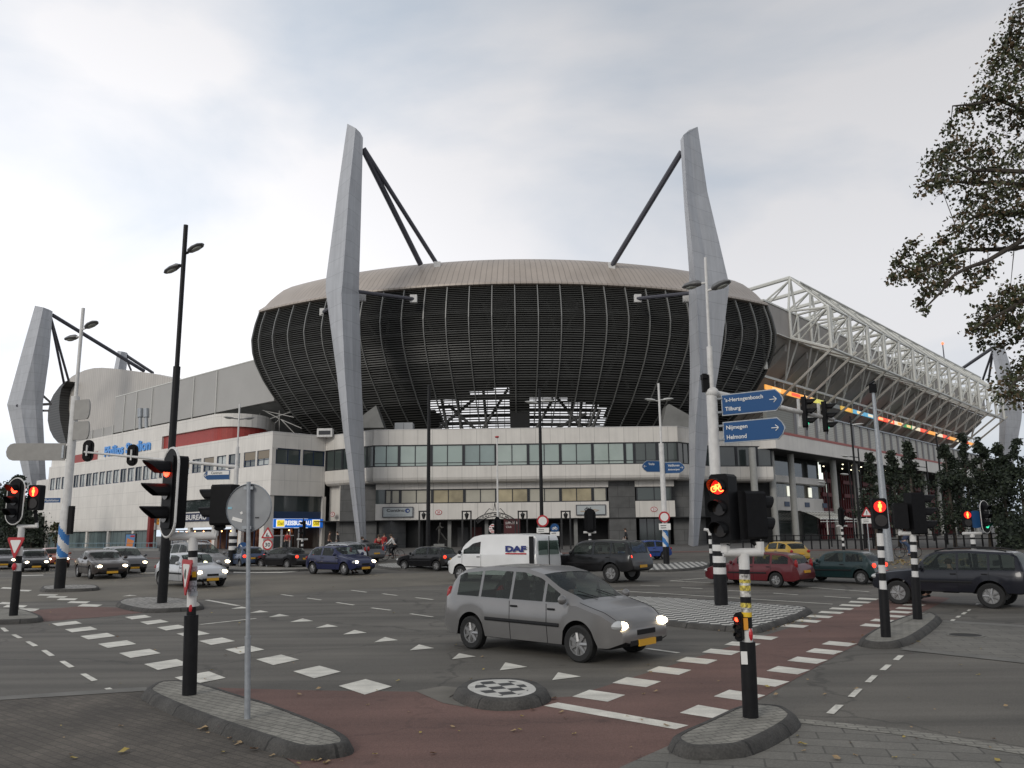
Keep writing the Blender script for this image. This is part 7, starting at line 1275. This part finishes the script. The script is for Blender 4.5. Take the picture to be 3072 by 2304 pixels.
def hedge(label, x0, x1, y0, y1, z1, seed, n=5000, size=.34):
    rn = random.Random(seed); t = thing('hedge', label, 'hedge', V(((x0 + x1) / 2, (y0 + y1) / 2, gz(y0)))); z0 = gz(y0)
    pts = [V((rn.uniform(x0, x1), rn.uniform(y0, y1), z0 + (z1 - z0) * rn.random() * (.75 + .25 * math.sin(k * .37)))) for k in range(n)]; leafmesh('foliage', pts, size, LFC, t, (.5, .3, .2), rn); MB().hexa([V((x0 + .4, y0 + .5, z0)), V((x1 - .4, y0 + .5, z0)), V((x1 - .4, y1 - .3, z0)), V((x0 + .4, y1 - .3, z0)), V((x0 + .4, y0 + .5, z1 - .8)), V((x1 - .4, y0 + .5, z1 - .8)), V((x1 - .4, y1 - .3, z1 - .8)), V((x0 + .4, y1 - .3, z1 - .8))]).build('stems', LFC[2], t); return t
hedge('dark hedge under the trees at the left edge', -125, -66, 118, 122, 6.0, 5, 6000, .6)
hedge('dark hedge below the trees at the right edge', 36, 58, 60, 62, 2.9, 6, 6000)
hedge('distant dark hedge beyond the end of the trussed stand', 98, 160, 150, 155, 9, 7, 5000, .9)
hedge('distant dark treetops far left beyond the white wing', -240, -100, 190, 200, 12, 8, 7000, 1.1)
# fallen leaves
rn = random.Random(11); YL = [mat('leaf_yellow', (.34, .26, .07), .7), mat('leaf_tan', (.30, .21, .11), .7), mat('leaf_brown', (.13, .065, .028), .8)]
lv = [(370, 2262, .13), (606, 2193, .13), (762, 2255, .11), (955, 2072, .10), (898, 2089, .09), (866, 2150, .08), (1125, 2271, .07), (1662, 2100, .12), (1180, 1842, .10), (1000, 1763, .10), (2302, 2066, .10), (2328, 2090, .09), (2410, 2240, .10), (2510, 2283, .11), (2330, 1883, .10), (2360, 1870, .09), (2560, 1932, .10), (2588, 1911, .09), (2757, 1930, .10), (2738, 1936, .08), (3018, 2125, .08), (1967, 2080, .08), (1560, 2196, .06), (1630, 2220, .05), (360, 1824, .09), (395, 1835, .08), (735, 1868, .08), (660, 1828, .07)]
pts = [(G(x, y) + V((0, 0, .03)), s) for x, y, s in lv]
for k in range(150): x, y = rn.uniform(100, 3000), rn.uniform(1725, 2290); pts.append((G(x, y) + V((0, 0, .022)), rn.uniform(.03, .085)))
for k in range(36): f = rn.random(); a = G(583 + 400 * f, 2183 + 105 * f); pts.append((a + V((rn.gauss(0, .07), rn.gauss(-.05, .06), .022)), rn.uniform(.03, .07)))
for k in range(900): x, y = rn.uniform(2380, 2960), rn.gauss(1686, 8); pts.append((G(x, y) + V((0, 0, .03)), rn.uniform(.08, .22)))
for k in range(160): x, y = rn.uniform(1990, 2450), rn.gauss(1906, 3); pts.append((G(x, y - abs(x - 2265) * .16 * (1 if x < 2265 else 2)) + V((0, 0, .022)), rn.uniform(.03, .08)))
mb = MB()
for p, s in pts:
    a = rn.random() * 6.28; c, d = V((math.cos(a), math.sin(a), 0)) * s * .5, V((-math.sin(a), math.cos(a), 0)) * s * .33
    mb.add([p - c, p - c * .3 - d, p + c * .5 - d * .8 + V((0, 0, s * .15)), p + c + V((0, 0, s * .1)), p + c * .4 + d + V((0, 0, s * .2)), p - c * .3 + d * .9], [(0, 1, 2, 3, 4, 5)], rn.choice((0, 0, 1, 1, 2)))
o = mb.build('fallen_leaves', YL); o['kind'] = 'stuff'
